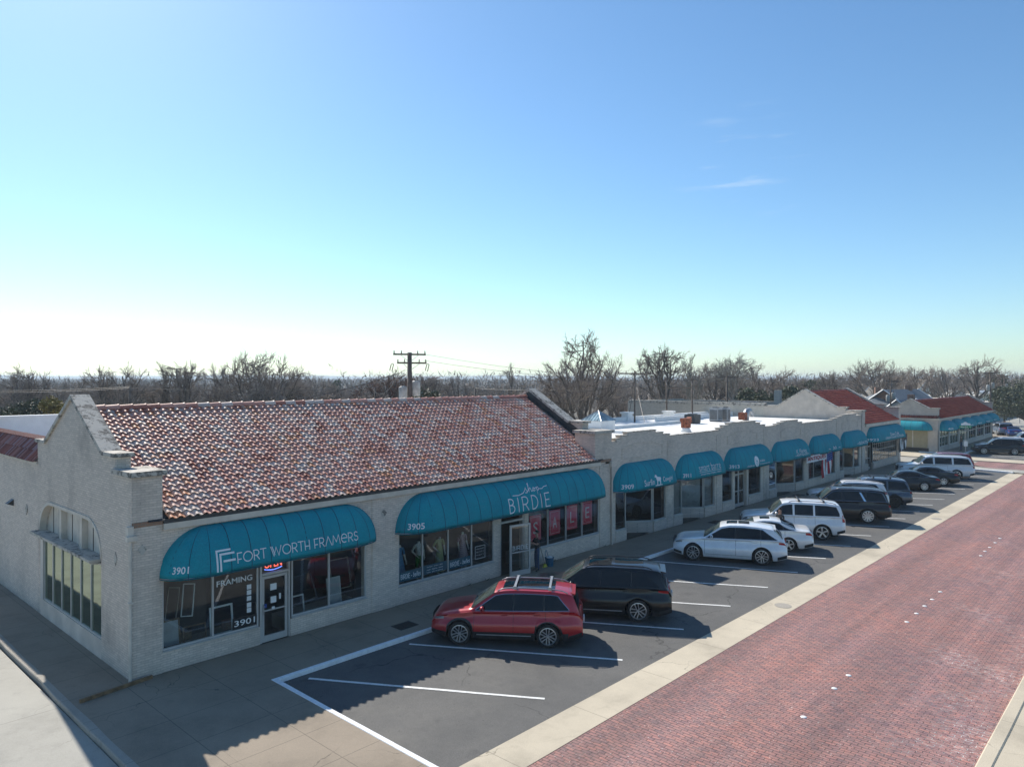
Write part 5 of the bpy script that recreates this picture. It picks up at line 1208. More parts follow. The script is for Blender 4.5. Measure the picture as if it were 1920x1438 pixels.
c_q8 = car('white coupe SUV with a dark twin sunroof and raked tail', 'suv', mid_suv(L=4.98, W=1.99, wb=2.99, fo=.91, R=.385, top=[(0, .68), (.05, .80), (.22, .93), (.6, 1.0), (1.3, 1.08), (1.36, 1.09), (2.12, 1.60), (2.5, 1.68), (3.1, 1.70), (3.7, 1.675), (4.38, 1.59), (4.45, 1.53), (4.82, 1.18), (4.92, 1.04), (4.98, .72)], belt=[(0, .64), (.08, .82), (.35, .95), (1.4, 1.05), (3.8, 1.10), (4.7, 1.12), (4.93, 1.0), (4.98, .8)], win=(1.5, 2.22, 3.95, 4.56), wtop=.115, cuts=[2.78, 3.86], doors=[1.42, 2.78, 3.86], head=(.76, .86, .07, .42), tail=(.92, 1.04, .02, .36), ws=(1.38, 2.08), rw=(4.42, 4.78), clad=0, rail=None, sill=None, sunroof=[(2.38, 2.85), (2.9, 3.38)], srk=2, spokes=5, spoiler=4.4, grille=(.46, .84)), (.80, .81, .82), (23.93, -7.13), 115.5, .1)
c_lex = car('white sedan with a small sunroof squeezed between two white SUVs', 'sedan', sedan(sunroof=[(2.5, 2.95)], srk=2, rimmat='rim'), (.80, .80, .79), (27.3, -6.99), 117, .1)
c_tah = car('boxy white SUV with black roof bars, behind the man in grey', 'suv', big_suv(bars=[2.9, 4.1], barmat='blackplastic', spokes=5, twin=False, L=5.13, win=(1.52, 2.12, 4.70, 4.9)), (.80, .80, .80), (30.96, -7.26), 118, .05)
c_yuk = car('big dark brown SUV with a chrome slash behind its rear door', 'suv', big_suv(L=5.33, wb=3.07, W=2.06, top=SUVtop(5.33, 1.94, 1.2, 1.5, 2.2, 4.95, 5.22), belt=[(0, .7), (.05, .98), (.3, 1.14), (1.4, 1.22), (5.0, 1.25), (5.28, 1.15), (5.33, .9)], win=(1.6, 2.25, 4.85, 5.1), cuts=[2.72, 3.95], doors=[1.55, 2.75, 3.8], ws=(1.52, 2.15), rw=(5.0, 5.18), R=.42, spokes=10, twin=False, chrome=True, sunroof=[(2.5, 3.4)], srk=3, rail=(2.4, 4.8, 'steel'), spoiler=5.02), (.020, .014, .013), (37.23, -7.6), 118, .3)
c_w7 = car('white SUV mostly hidden behind the big dark brown one', 'suv', mid_suv(), (.72, .72, .72), (42.2, -6.3), 118, .1)
c_gry = car('slate grey boxy SUV with black six spoke wheels', 'suv', big_suv(L=4.98, wb=2.9, W=1.98, top=SUVtop(4.98, 1.84, 1.12, 1.4, 2.0, 4.62, 4.86), belt=[(0, .7), (.05, .9), (.3, 1.06), (1.4, 1.14), (4.7, 1.17), (4.93, 1.1), (4.98, .88)], win=(1.5, 2.05, 4.5, 4.78), cuts=[2.5, 3.5], doors=[1.45, 2.52, 3.55], ws=(1.42, 1.98), rw=(4.68, 4.83), clad=.14, rimmat='rimdark', twin=False, bars=[2.7, 3.7], barmat='blackplastic', rail=(2.2, 4.5, 'steel')), (.085, .10, .125), (43.8, -7.24), 117, .5)
c_cou = car('dark blue black sleek sedan with a bright chrome window line', 'sedan', sedan(spokes=9, twin=False), (.008, .012, .018), (53.09, -6.79), 117, .3)
c_bse = car('black sedan parked tight against the long white SUV', 'sedan', sedan(spokes=8, twin=False, R=.34, belt=[(0, .56), (.1, .68), (.4, .82), (1.5, .94), (4.0, 1.03), (4.7, 1.03), (4.86, .92), (4.92, .66)]), (.009, .008, .008), (57.1, -7.19), 117, .3)
c_sub = car('extra long white SUV at the far end of the row', 'suv', big_suv(L=5.7, wb=3.3, top=SUVtop(5.7, 1.9, 1.16, 1.45, 2.1, 5.32, 5.58), belt=[(0, .7), (.05, .95), (.3, 1.10), (1.4, 1.20), (5.4, 1.22), (5.65, 1.15), (5.7, .9)], win=(1.52, 2.15, 5.2, 5.46), cuts=[2.65, 4.05], rw=(5.36, 5.56), rail=(2.4, 5.2, 'steel'), spokes=6, twin=False, gap=.07), (.74, .74, .74), (61.9, -7.1), 117, .05)
c_rd2 = car('dark red SUV just showing behind the extra long white one', 'suv', mid_suv(clad=.1), (.26, .012, .02), (67.2, -6.4), 117, .3)
G2 = 'cars at the shops across the cross street'
c_exp = car('black SUV at the corner lot across the cross street', 'suv', mid_suv(L=5.0, W=2.0, wb=2.9, fo=.95, R=.38, top=SUVtop(5.0, 1.76, 1.08, 1.32, 2.1, 4.5, 4.84), win=(1.46, 2.2, 4.1, 4.5), cuts=[2.66, 3.7], doors=[1.42, 2.66, 3.72], rw=(4.6, 4.82), belt=[(0, .66), (.08, .84), (.35, .98), (1.3, 1.08), (4.6, 1.15), (4.94, 1.05), (5.0, .85)], chrome=False), (.006, .007, .008), (88.49, -7.34), 112, .2, G2)
c_ww = car('white SUV half hidden behind the black one in the corner lot', 'suv', mid_suv(), (.72, .72, .72), (92.0, -7.2), 112, .1, G2)
c_w3 = car('white pickup like SUV at the right edge beyond the black one', 'suv', big_suv(), (.72, .72, .73), (100.4, -8.4), 110, .1, G2)
c_b1 = car('silver blue SUV beyond the end of the far shops', 'suv', big_suv(), (.20, .26, .36), (121.5, -.4), 20, .4, G2)
c_b2 = car('bright blue small car in front of the silver blue one', 'sedan', sedan(), (.01, .05, .22), (119.6, -1.9), 20, .3, G2)
yr_, ya_, yw_ = c_yuk
for sd_ in (1, -1):
    g = MB(); X_ = lambda s: 5.33 / 2 - s
    g.prism([(X_(3.86), sd_ * .985, 1.27), (X_(3.98), sd_ * .985, 1.27), (X_(3.72), sd_ * .845, 1.76), (X_(3.62), sd_ * .845, 1.76)], (0, sd_ * .02, 0)); g.build('chrome_slash', 'chrome', yr_, local=True)
# ================================================================ PEOPLE
def person(label, loc, rz, pose, shirt, legs, hairm='hair', sk='skin', h=1.72, mann=False, dress=None, name='person', cat='person', headless=False):
    """pose: dict of joint offsets ; figure faces +x locally"""
    root_ob = None; k = h / 1.72
    J = {'pel': (0, 0, .95), 'wai': (.0, 0, 1.08), 'che': (.01, 0, 1.30), 'nek': (0, 0, 1.46), 'hd0': (.01, 0, 1.54), 'hd1': (.015, 0, 1.66),
         'shl': (0, .17, 1.40), 'ell': (-.02, .24, 1.13), 'wrl': (.05, .26, .90), 'shr': (0, -.17, 1.40), 'elr': (-.02, -.24, 1.13), 'wrr': (.05, -.26, .90),
         'hil': (0, .09, .90), 'knl': (.02, .10, .50), 'anl': (-.02, .11, .09), 'tol': (.14, .13, .04), 'hir': (0, -.09, .90), 'knr': (.02, -.10, .50), 'anr': (-.02, -.11, .09), 'tor': (.14, -.13, .04)}
    J.update(pose); Rr = {'pel': (.15, .105), 'wai': (.135, .095), 'che': (.165, .11), 'nek': .052, 'hd0': .075, 'hd1': .088, 'shl': .062, 'ell': .043, 'wrl': .030, 'hil': .088, 'knl': .060, 'anl': .042, 'tol': .032}
    for a in ('sh', 'el', 'wr', 'hi', 'kn', 'an', 'to'): Rr[a + 'r'] = Rr[a + 'l']
    E = [('pel', 'wai'), ('wai', 'che'), ('che', 'nek'), ('nek', 'hd0'), ('hd0', 'hd1'), ('che', 'shl'), ('shl', 'ell'), ('ell', 'wrl'), ('che', 'shr'), ('shr', 'elr'), ('elr', 'wrr'), ('pel', 'hil'), ('hil', 'knl'), ('knl', 'anl'), ('anl', 'tol'), ('pel', 'hir'), ('hir', 'knr'), ('knr', 'anr'), ('anr', 'tor')]
    if headless: E = [e for e in E if 'hd1' not in e]
    names = []; 
    for e in E:
        for n_ in e:
            if n_ not in names: names.append(n_)
    vs = [Vector(J[n_]) * k for n_ in names]; rad = [Rr[n_] for n_ in names]; es = [(names.index(a), names.index(b)) for a, b in E]; tags = list(names)
    for sd in 'lr':   # palm, four unequal fingers and a thumb
        w = Vector(J['wr' + sd]); e = Vector(J['el' + sd]); d = (w - e).normalized(); s = 1 if sd == 'l' else -1; pal = w + d * .065; up = Vector((1, 0, 0)) if abs(d.x) < .8 else Vector((0, 0, 1)); sx = (up - d * up.dot(d)).normalized()
        i0 = names.index('wr' + sd); vs.append(pal * k); rad.append((.036, .02)); tags.append('hand'); ip = len(vs) - 1; es.append((i0, ip))
        for f, ln in enumerate((.065, .078, .074, .058)):
            b = pal + sx * (.026 - .017 * f) + d * .025; c = b + d * ln * .55; t = c + d * ln * .45 + d.cross(sx) * .018 * s; base = len(vs)
            vs += [b * k, c * k, t * k]; rad += [.010, .009, .008]; tags += ['hand'] * 3; es += [(ip, base), (base, base + 1), (base + 1, base + 2)]
        b = w + sx * .035 + d * .03; t = b + (sx * .6 + d).normalized() * .055; base = len(vs); vs += [b * k, t * k]; rad += [.012, .009]; tags += ['hand'] * 2; es += [(ip, base), (base, base + 1)]
    me = bpy.data.meshes.new('skeleton'); me.from_pydata([tuple(v) for v in vs], es, []); ob = bpy.data.objects.new('skeleton', me); COL.objects.link(ob)
    sm = ob.modifiers.new('s', 'SKIN'); sm.use_smooth_shade = True; sm.branch_smoothing = .6
    for i, sv in enumerate(me.skin_vertices[0].data): sv.radius = (rad[i] * k, rad[i] * k) if not isinstance(rad[i], tuple) else (rad[i][0] * k, rad[i][1] * k); sv.use_root = (i == 0)
    ss = ob.modifiers.new('u', 'SUBSURF'); ss.levels = 2; ss.render_levels = 2
    bpy.context.view_layer.update(); bmh = bpy.data.meshes.new_from_object(ob.evaluated_get(bpy.context.evaluated_depsgraph_get())); bpy.data.objects.remove(ob)
    cl = ['skin', 'shirt', 'legs', 'shoe']; bmh.materials.clear()
    for mm in (sk, shirt, legs, 'shoe' if not mann else sk): bmh.materials.append(M[mm])
    segs = [(Vector(vs[a]), Vector(vs[b]), tags[a], tags[b]) for a, b in es]
    for p in bmh.polygons:
        c = p.center; best = None; bd = 9
        for a, b, ta, tb in segs:
            ab = b - a; t = max(0, min(1, (c - a).dot(ab) / max(1e-9, ab.length_squared))); dd = (c - a - ab * t).length
            if dd < bd: bd = dd; best = (ta, tb, t)
        ta, tb, t = best; m = 1
        if 'hand' in (ta, tb) and ta != 'ell': m = 0
        if ta in ('nek', 'hd0'): m = 0
        if ta == 'che' and tb == 'nek' and t > .75: m = 0
        if ta[:2] == 'el': m = 0 if (t > .85 or pose.get('short') or mann) else 1
        if pose.get('short') and ta[:2] == 'sh' and t > .7: m = 0
        if ta in ('hil', 'hir', 'knl', 'knr') or (ta == 'pel' and tb != 'wai') or c.z < .93 * k and ta in ('pel',): m = 2
        if mann and dress is None and ta in ('knl', 'knr'): m = 0
        if mann and (dress is not None) and ta in ('knl', 'knr', 'hil', 'hir'): m = 0
        if ta in ('anl', 'anr') or (ta in ('knl', 'knr') and t > .9): m = 3
        p.material_index = m; p.use_smooth = True
    bmh.name = name; o = bpy.data.objects.new(name, bmh); COL.objects.link(o); o.location = loc; o.rotation_euler = (0, 0, rz); tag(o, label, cat)
    if not mann:
        hc = Vector(J['hd1']) * k; hb = MB(); rows = []
        for i in range(9):
            t = pi * i / 12; rows.append([tuple(hc + Vector((-.012 + .098 * sin(t) * cos(a), .088 * sin(t) * sin(a), .03 + .085 * cos(t) - (.05 if cos(a) > .35 and i > 4 else 0) * 0))) if not (cos(a) > .3 and i > 4) else tuple(hc + Vector((-.012 + .098 * .86 * cos(a), .088 * .9 * sin(a), .045))) for a in [2 * pi * q / 16 for q in range(17)]])
        hb.grid(rows); hb.build('hair', hairm, o, smooth=True, local=True)
        fb = MB()
        for y in (.03, -.03): fb.obox(hc + Vector((.083, y, -.005)), (.004, 0, 0), (0, .011, 0), (0, 0, .006))
        fb.obox(hc + Vector((.07, 0, -.06)), (.006, 0, 0), (0, .02, 0), (0, 0, .004)); fb.build('face_features', 'hair', o, local=True)
        nb = MB(); nb.prism([tuple(hc + Vector((.082, -.012, -.035))), tuple(hc + Vector((.082, .012, -.035))), tuple(hc + Vector((.08, 0, .0)))], (.018, 0, -.004)); nb.build('nose', sk, o, local=True)
    if dress:
        mt, zt_, zb_, r0, r1 = dress; g = MB(); rows = []
        for i in range(7):
            t = i / 6; z = zt_ + (zb_ - zt_) * t; r = r0 + (r1 - r0) * t ** 1.2; rows.append([((r * .75) * cos(a) * (1 + .07 * sin(a * 9) * t), r * sin(a) * (1 + .07 * sin(a * 9) * t), z * k) for a in [2 * pi * q / 36 for q in range(37)]])
        g.grid(rows); g.build('skirt', mt, o, smooth=True, local=True)
    return o
E2 = {'ell': (.10, .22, 1.20), 'wrl': (.34, .14, 1.28), 'elr': (.06, -.26, 1.16), 'wrr': (.30, -.16, 1.12)}
person('person in a dark shirt and blue jeans wiping the glass of the open shop door', (16.12, -.62, .06), radians(160), dict(E2, short=True), 'darkshirt', 'jeans', h=1.70)
person('person in a dark grey shirt walking between the white sedan and boxy white SUV', (28.9, -5.9, ZL), radians(165), {'ell': (.02, .24, 1.14), 'wrl': (.22, .20, 1.02), 'elr': (.02, -.25, 1.14), 'wrr': (.25, -.18, 1.05), 'knl': (.16, .10, .52), 'anl': (.10, .10, .10), 'tol': (.27, .12, .05), 'knr': (-.02, -.1, .5), 'anr': (-.16, -.1, .12), 'tor': (-.02, -.12, .04), 'che': (.01, 0, 1.30), 'short': True}, 'darkshirt', 'darkshirt', h=1.78)
person('person in a tan jacket and jeans standing by the green street sign', (89.2, -2.1, .05), radians(75), {}, 'tan', 'jeans', h=1.78)
person('person in a long olive coat standing alone far off beside the crossing', (131.0, .0, ZL), radians(200), {}, 'leafolive', 'tan', h=1.75, dress=('leafolive', 1.0, .45, .17, .26))
# mannequins
M['bluecloth'] = simple('blue_cloth', (.10, .26, .44), .9, var=.15, scale=20); M['greencloth'] = simple('green_cloth', (.03, .20, .03), .9); M['whitecloth'] = simple('white_cloth', (.6, .6, .56), .9, var=.25, scale=14)
M['limecloth'] = simple('pale_lime_cloth', (.46, .50, .24), .9, var=.12); 
m, nt, p = newmat('plaid_cloth'); ck = nd(nt, 'ShaderNodeTexChecker'); ck.inputs['Scale'].default_value = 34; ck.inputs[1].default_value = (.30, .14, .20, 1); ck.inputs[2].default_value = (.62, .50, .52, 1); lk(nt, objc(nt), ck.inputs[0]); lk(nt, ck.outputs[0], p.inputs['Base Color']); M['plaid'] = m
MG = 'shop window mannequins'
armA = {'ell': (-.02, .26, 1.15), 'wrl': (.04, .25, .90), 'elr': (-.05, -.30, 1.16), 'wrr': (.10, -.20, 1.0)}
mz = .555
for (x, lb, sh, lg, dr, ps) in ((9.75, 'headless mannequin in a light blue pleated dress in the first pane', 'bluecloth', 'bluecloth', ('bluecloth', 1.12, .38, .13, .26), {}),
        (10.68, 'headless mannequin in a white printed sweater and green shorts', 'whitecloth', 'greencloth', None, armA), (11.75, 'headless mannequin in a long pale lime dress', 'limecloth', 'limecloth', ('limecloth', 1.12, .12, .13, .24), armA),
        (13.0, 'headless mannequin in a pink checked midi dress beside the hours notice', 'plaid', 'plaid', ('plaid', 1.12, .48, .13, .25), {}),
        (35.25, 'headless mannequin in a pink top in the window below the 3913 awning', 'plaid', 'whitecloth', None, {})):
    o = person(lb, (x, .72, mz), radians(-90), ps, sh, lg, sk='mannequin', mann=True, dress=dr, name='mannequin', cat='mannequin', h=1.66, headless=True); o['group'] = MG
# picture frames on display
def pframe(x, z, w, h_, lean, mat, inner, label, y=.55, rot=0., fw=.05):
    t = thing('picture_frame', (x, y, z), label, 'picture frame', 'picture frames leaning in the framers window'); t.rotation_euler = (radians(-lean), radians(rot), 0)
    m_ = MB()
    for q in ((-w / 2, 0, -w / 2 + fw, h_), (w / 2 - fw, 0, w / 2, h_), (-w / 2 + fw, 0, w / 2 - fw, fw), (-w / 2 + fw, h_ - fw, w / 2 - fw, h_)): m_.box(q[0], -.02, q[1], q[2], .02, q[3])
    m_.build('moulding', mat, t, local=True)
    if inner: m_ = MB(); m_.box(-w / 2 + fw, -.004, fw, w / 2 - fw, .004, h_ - fw); m_.build('backing', inner, t, local=True)
pframe(1.25, .52, .62, .78, 8, 'wood', 'grey', 'wooden frame with a grey backing low in the left pane by the corner')
pframe(1.35, 1.15, .34, 1.0, 12, 'display', None, 'slim pale empty frame tilted behind the wooden one', .8, 12, .025)
pframe(1.85, 1.2, .36, .95, 12, 'white', None, 'slim white empty frame tilted in the middle of the left pane', .85, 10, .025)
pframe(2.75, .55, .72, .85, 6, 'white', None, 'white empty frame beside the 3901 band in the window', .45)
pframe(5.35, .52, .5, .62, 8, 'steel', None, 'small silver frame right of the shop door', .5)
pframe(5.75, .75, 1.0, .95, 14, 'blackplastic', None, 'large black empty frame tilted right of the shop door', .75, -8, .06)
pframe(6.72, .52, .55, .95, 8, 'steel', 'grey', 'silver frame with pale backing left of the last mullion', .42)
pframe(7.3, .55, .62, .6, 8, 'blackplastic', None, 'small black frame with an open centre at the right end of the window', .5)
pframe(7.25, .9, .8, 1.05, 12, 'display', None, 'tall pale frame behind the small ones at the right end', .8, 0, .035)
pframe(2.0, .52, .7, .45, 10, 'wood', None, 'low brown easel frame in the left pane', .6, 0, .04)
# wicker of small clutter on the window deck: boxes
for (x, lb, mt, s) in ((1.75, 'small brown box between the frames in the left window', 'wood', .22), (3.2, 'small dark red box on the deck behind the white empty frame', 'rawbrick', .2)):
    m_ = MB(); m_.box(-s, -.12, 0, s, .12, s * 1.1); m_.box(-s - .01, -.13, s * 1.1, s + .01, .13, s * 1.1 + .03); o = m_.build('box', mt); o.location = (x, .9, .52); tag(o, lb, 'box')
# cleaning bucket and broom by the open door
bk = thing('bucket', (17.15, -.45, .06), 'blue cleaning bucket with pale rags standing on the sidewalk beside the shop door', 'bucket')
m_ = MB(); m_.lathe([(.15, 0), (.155, .02), (.20, .36), (.21, .38), (.19, .38), (.18, .34)], 18); m_.build('pail', 'bin', bk, smooth=True, local=True)
m_ = MB(); m_.tube([(-.2, 0, .36), (-.3, 0, .62), (-.24, 0, .74), (-.14, .05, .70), (-.05, .02, .40)], .012, 6); m_.build('handle', 'bin', bk, local=True)
m_ = MB(); m_.lathe([(.14, 0), (.15, .04), (.08, .07), (.02, .08)], 9, (0, 0, .35)); m_.build('rags', 'white', bk, local=True)
m_ = MB(); m_.tube([(0, 0, .1), (-.1, .33, 1.25)], .012, 6); o = m_.build('broom', 'wood'); o.location = (16.85, -.45, .06); tag(o, 'thin broom with a yellow head leaning beside the blue bucket', 'broom')
m_ = MB(); m_.prism([(-.14, -.03, 0), (.14, -.03, 0), (.05, -.02, .14), (-.05, -.02, .14)], (0, .06, 0)); m_.build('broom_head', 'yellow', o, local=True)
# flags and banner
def flag(x, y, z, label, w=1.0, h_=1.6, dark=False, lean=.4):
    t = thing('flag', (x, y, z), label, 'flag')
    m_ = MB(); m_.tube([(0, y * 0, 0), (.35, -.9, .75)], .018, 6); m_.build('flagpole', 'wood', t, local=True)
    def P(u, v): return (.05 + .33 * v * 0 + u * .95 + .03 * sin(v * 7 + u * 4), -.35 - .45 * u + .07 * sin(u * 11 + v * 3) * v, .35 + .4 * u - v * h_ - .15 * v * (1 - u))
    m_ = MB(); n = 9
    for i in range(7):
        m_.cur = i % 2; us = [i / 7, (i + 1) / 7]; 
        m_.grid([[P(us[0], v / n) for v in range(n + 1)], [P((us[0] + us[1]) / 2, v / n) for v in range(n + 1)], [P(us[1], v / n) for v in range(n + 1)]])
    m_.build('cloth', ['flash' if dark else 'flagred', 'flagwhite'], t, smooth=True, local=True)
    m_ = MB(); m_.grid([[(lambda q: (q[0], q[1] - .012, q[2]))(P(.45 + .55 * i / 6, v * .42 / 4)) for v in range(5)] for i in range(7)])
    ms = m_.build('canton', 'flash' if dark else 'flagblue', t, smooth=True, local=True)
    m_ = MB()
    for i in range(5):
        for j in range(4):
            q = P(.5 + .1 * i, .05 + .1 * j); m_.box(q[0] - .02, q[1] - .022, q[2] - .02, q[0] + .02, q[1] - .016, q[2] + .02)
    m_.build('stars', 'flagwhite', ms, local=True)
flag(50.1, -.02, 2.0, 'striped flag with a blue starry corner hanging below the white 30 awning')
flag(70.9, -.02, 2.2, 'dark striped flag leaning out below the far end of the 3923 awning', h_=1.3, dark=True)
bn = MB(); bn.grid([[(46.2 + .5 * i + .1, -.66 + .02 * sin(i * 2.), 2.62), (46.2 + .5 * i + .1, -.66, 2.12)] for i in range(9)]); o = bn.build('banner', 'flagwhite'); tag(o, 'white banner with red letters hung between the antiques awning and the 30 awning', 'banner')
map_text(fit_text('ANTIQUES', 3.7, .34, .02), lambda a, b: (46.4 + a, -.69, 2.2 + b), 'lettering', 'flagred', o)
# roof plant
def ac(x, y, z, w, d_, h_, label, mat='grey'):
    t = thing('air_conditioner', (x, y, z), label, 'air conditioner', 'air conditioning boxes on the white roofs'); m_ = MB(); m_.box(-w / 2, -d_ / 2, .08, w / 2, d_ / 2, h_); m_.build('casing', mat, t, local=True)
    m_ = MB()
    for i in range(9): m_.box(-w / 2 - .012, -d_ / 2 + .06, .2 + i * (h_ - .35) / 9, -w / 2 + .004, d_ / 2 - .06, .2 + (i + .55) * (h_ - .35) / 9); m_.box(-w / 2 + .06, -d_ / 2 - .012, .2 + i * (h_ - .35) / 9, w / 2 - .06, -d_ / 2 + .004, .2 + (i + .55) * (h_ - .35) / 9)
    m_.build('louvres', 'flash', t, local=True); m_ = MB(); m_.lathe([(w * .36, h_), (w * .38, h_ + .05), (w * .33, h_ + .06)], 16); m_.build('fan_ring', 'flash', t, local=True); m_ = MB(); m_.box(-w / 2 + .03, -d_ / 2 + .03, 0, w / 2 - .03, d_ / 2 - .03, .079); m_.build('skid', 'flash', t, local=True)
    return t
zr = 4.62
ac(47.0, 9.0, zr, 1.1, .9, .75, 'low dark air conditioner behind the rusty vent on the white roof', 'flash')
ac(50.9, 8.9, zr, .85, .8, 1.2, 'tall grey air conditioner with louvred top on the white roof'); ac(51.95, 8.5, zr, .6, .6, 1.2, 'narrower grey air conditioner standing right of the tall one')
t = thing('roof_fan', (54.0, 7.6, zr), 'curved grey duct hood at the right of the air conditioners on the white roof', 'duct'); m_ = MB(); m_.tube([(0, 0, 0), (0, 0, .55), (.2, 0, .8), (.6, 0, .85), (.95, 0, .6), (.95, 0, .3)], .28, 10); m_.build('duct', 'steel', t, smooth=True, local=True); m_ = MB(); m_.box(-.9, -.3, .1, -.35, .3, .75); m_.build('fan_box', 'rust', t, local=True)
t = thing('rusty_vent', (37.9, 4.5, zr), 'rusty red metal roof vent on a white base in the middle of the flat roof', 'vent'); m_ = MB(); m_.lathe([(.5, 0), (.32, .28), (.3, .3)], 14); m_.build('base', 'whitewall', t, smooth=True, local=True); m_ = MB(); m_.box(-.3, -.3, .3, .3, .3, .95); m_.box(-.36, -.36, .72, .36, .36, 1.0); m_.prism([(.3, -.2, .6), (.6, -.2, .7), (.6, -.2, 1.1), (.3, -.2, .98)], (0, .4, 0)); m_.build('hood', 'rust', t, local=True); t.scale = (.82, .82, .95)
for (x, y, lb) in ((46.3, 15.0, 'white box vent at the left on the rear roof edge'), (50.8, 13.5, 'white box vent on the rear roof edge between the fan and the skylight')):
    t = thing('roof_vent', (x, y, zr + .3), lb, 'vent'); m_ = MB(); m_.box(-.35, -.35, -.3, .35, .35, .35); m_.build('base', 'whitewall', t, local=True); m_ = MB(); m_.box(-.45, -.45, .351, .45, .45, .5); m_.build('cap', 'whiteroof', t, local=True)
t = thing('skylight', (34.9, 9.8, zr), 'white boxed roof skylight with a pale blue glass pyramid beside the tiled gable', 'skylight'); m_ = MB(); m_.box(-.85, -.85, 0, .85, .85, .72)
m_.build('box', 'white', t, local=True); m_ = MB(); t.rotation_euler = (0, 0, radians(0))
m_.poly([(-.9, -.9, .73), (.9, -.9, .73), (0, 0, 1.42)]); m_.poly([(.9, -.9, .73), (.9, .9, .73), (0, 0, 1.42)]); m_.poly([(.9, .9, .73), (-.9, .9, .73), (0, 0, 1.42)]); m_.poly([(-.9, .9, .73), (-.9, -.9, .73), (0, 0, 1.42)])
M['skyglass'] = carglass('skylight_glass', (.30, .42, .46), .15); m_.build('glass_pyramid', 'skyglass', t, local=True)
m_ = MB()
for (sx, sy) in ((1, -1), (1, 1), (-1, 1), (-1, -1)):
    m_.tube([(sx * .9, sy * .9, .74), (0, 0, 1.43)], .03, 4)
for k_ in range(-3, 4):
    a_ = k_ * .25
    for (P0, P1) in (((a_, -.9), (a_, -abs(a_))), ((-.9, a_), (-abs(a_), a_))): m_.tube([(P0[0], P0[1], .74), (P1[0], P1[1], 1.43 - .69 * max(abs(P1[0]), abs(P1[1])) / .9)], .018, 4)
m_.build('glazing_bars', 'steel', t, local=True)
ac(65.5, 12.5, 5.2, 1.4, 1.0, .75, 'pale box unit left of the chimney on the far gabled building')
t = ac(90.5, 9.5, 3.8, 2.6, 1.6, 1.5, 'large grey rooftop unit beside the cross street building gable')
m_ = MB(); m_.lathe([(.02, 0), (.12, .02), (.2, .09), (.22, .12)], 14); o = m_.build('satellite_dish', 'white', smooth=True); o.location = (.5, 6.9, 6.95); o.rotation_euler = (radians(60), 0, 0); tag(o, 'small white dish showing behind the left slope of the nearest gable', 'dish')
# street sign at the far corner
t = thing('street_sign', (84.9, -3.35, .03), 'green street name sign with a white crest plate at the far corner', 'street sign')
m_ = MB(); m_.tube([(0, 0, 0), (0, 0, 3.3)], .035, 8); m_.build('pole', 'steel', t, local=True)
dx, dy = .60, -.80
m_ = MB(); m_.obox((0.0, 0.0, 3.05), (dx * .62, dy * .62, 0), (-dy * .015, dx * .015, 0), (0, 0, .14)); sp = m_.build('name_plate', 'signgreen', t, local=True)
map_text(fit_text('Merrick', .78, .16, .01), lambda a, b: (dx * (-.5 + a) - .8 * .02, dy * (-.5 + a) - .6 * .02, 2.97 + b), 'lettering', 'white', sp, local=True); map_text(fit_text('St', .14, .1, .01), lambda a, b: (dx * (.38 + a) - .8 * .02, dy * (.38 + a) - .6 * .02, 3.04 + b), 'lettering', 'white', sp, local=True)
m_ = MB(); m_.prism([(dx * q - .0, dy * q, z) for q, z in ((-.45, 3.22), (.5, 3.22), (.5, 3.42), (.25, 3.44), (.08, 3.58), (-.08, 3.58), (-.22, 3.46), (-.45, 3.42))], (-.016, -.012, 0)); m_.build('crest_plate', 'letter', t, local=True)
m_ = MB(); m_.obox((-.03, -.03, 1.2), (dx * .2, dy * .2, 0), (.01, .01, 0), (0, 0, .28)); m_.build('parking_plate', 'white', t, local=True)
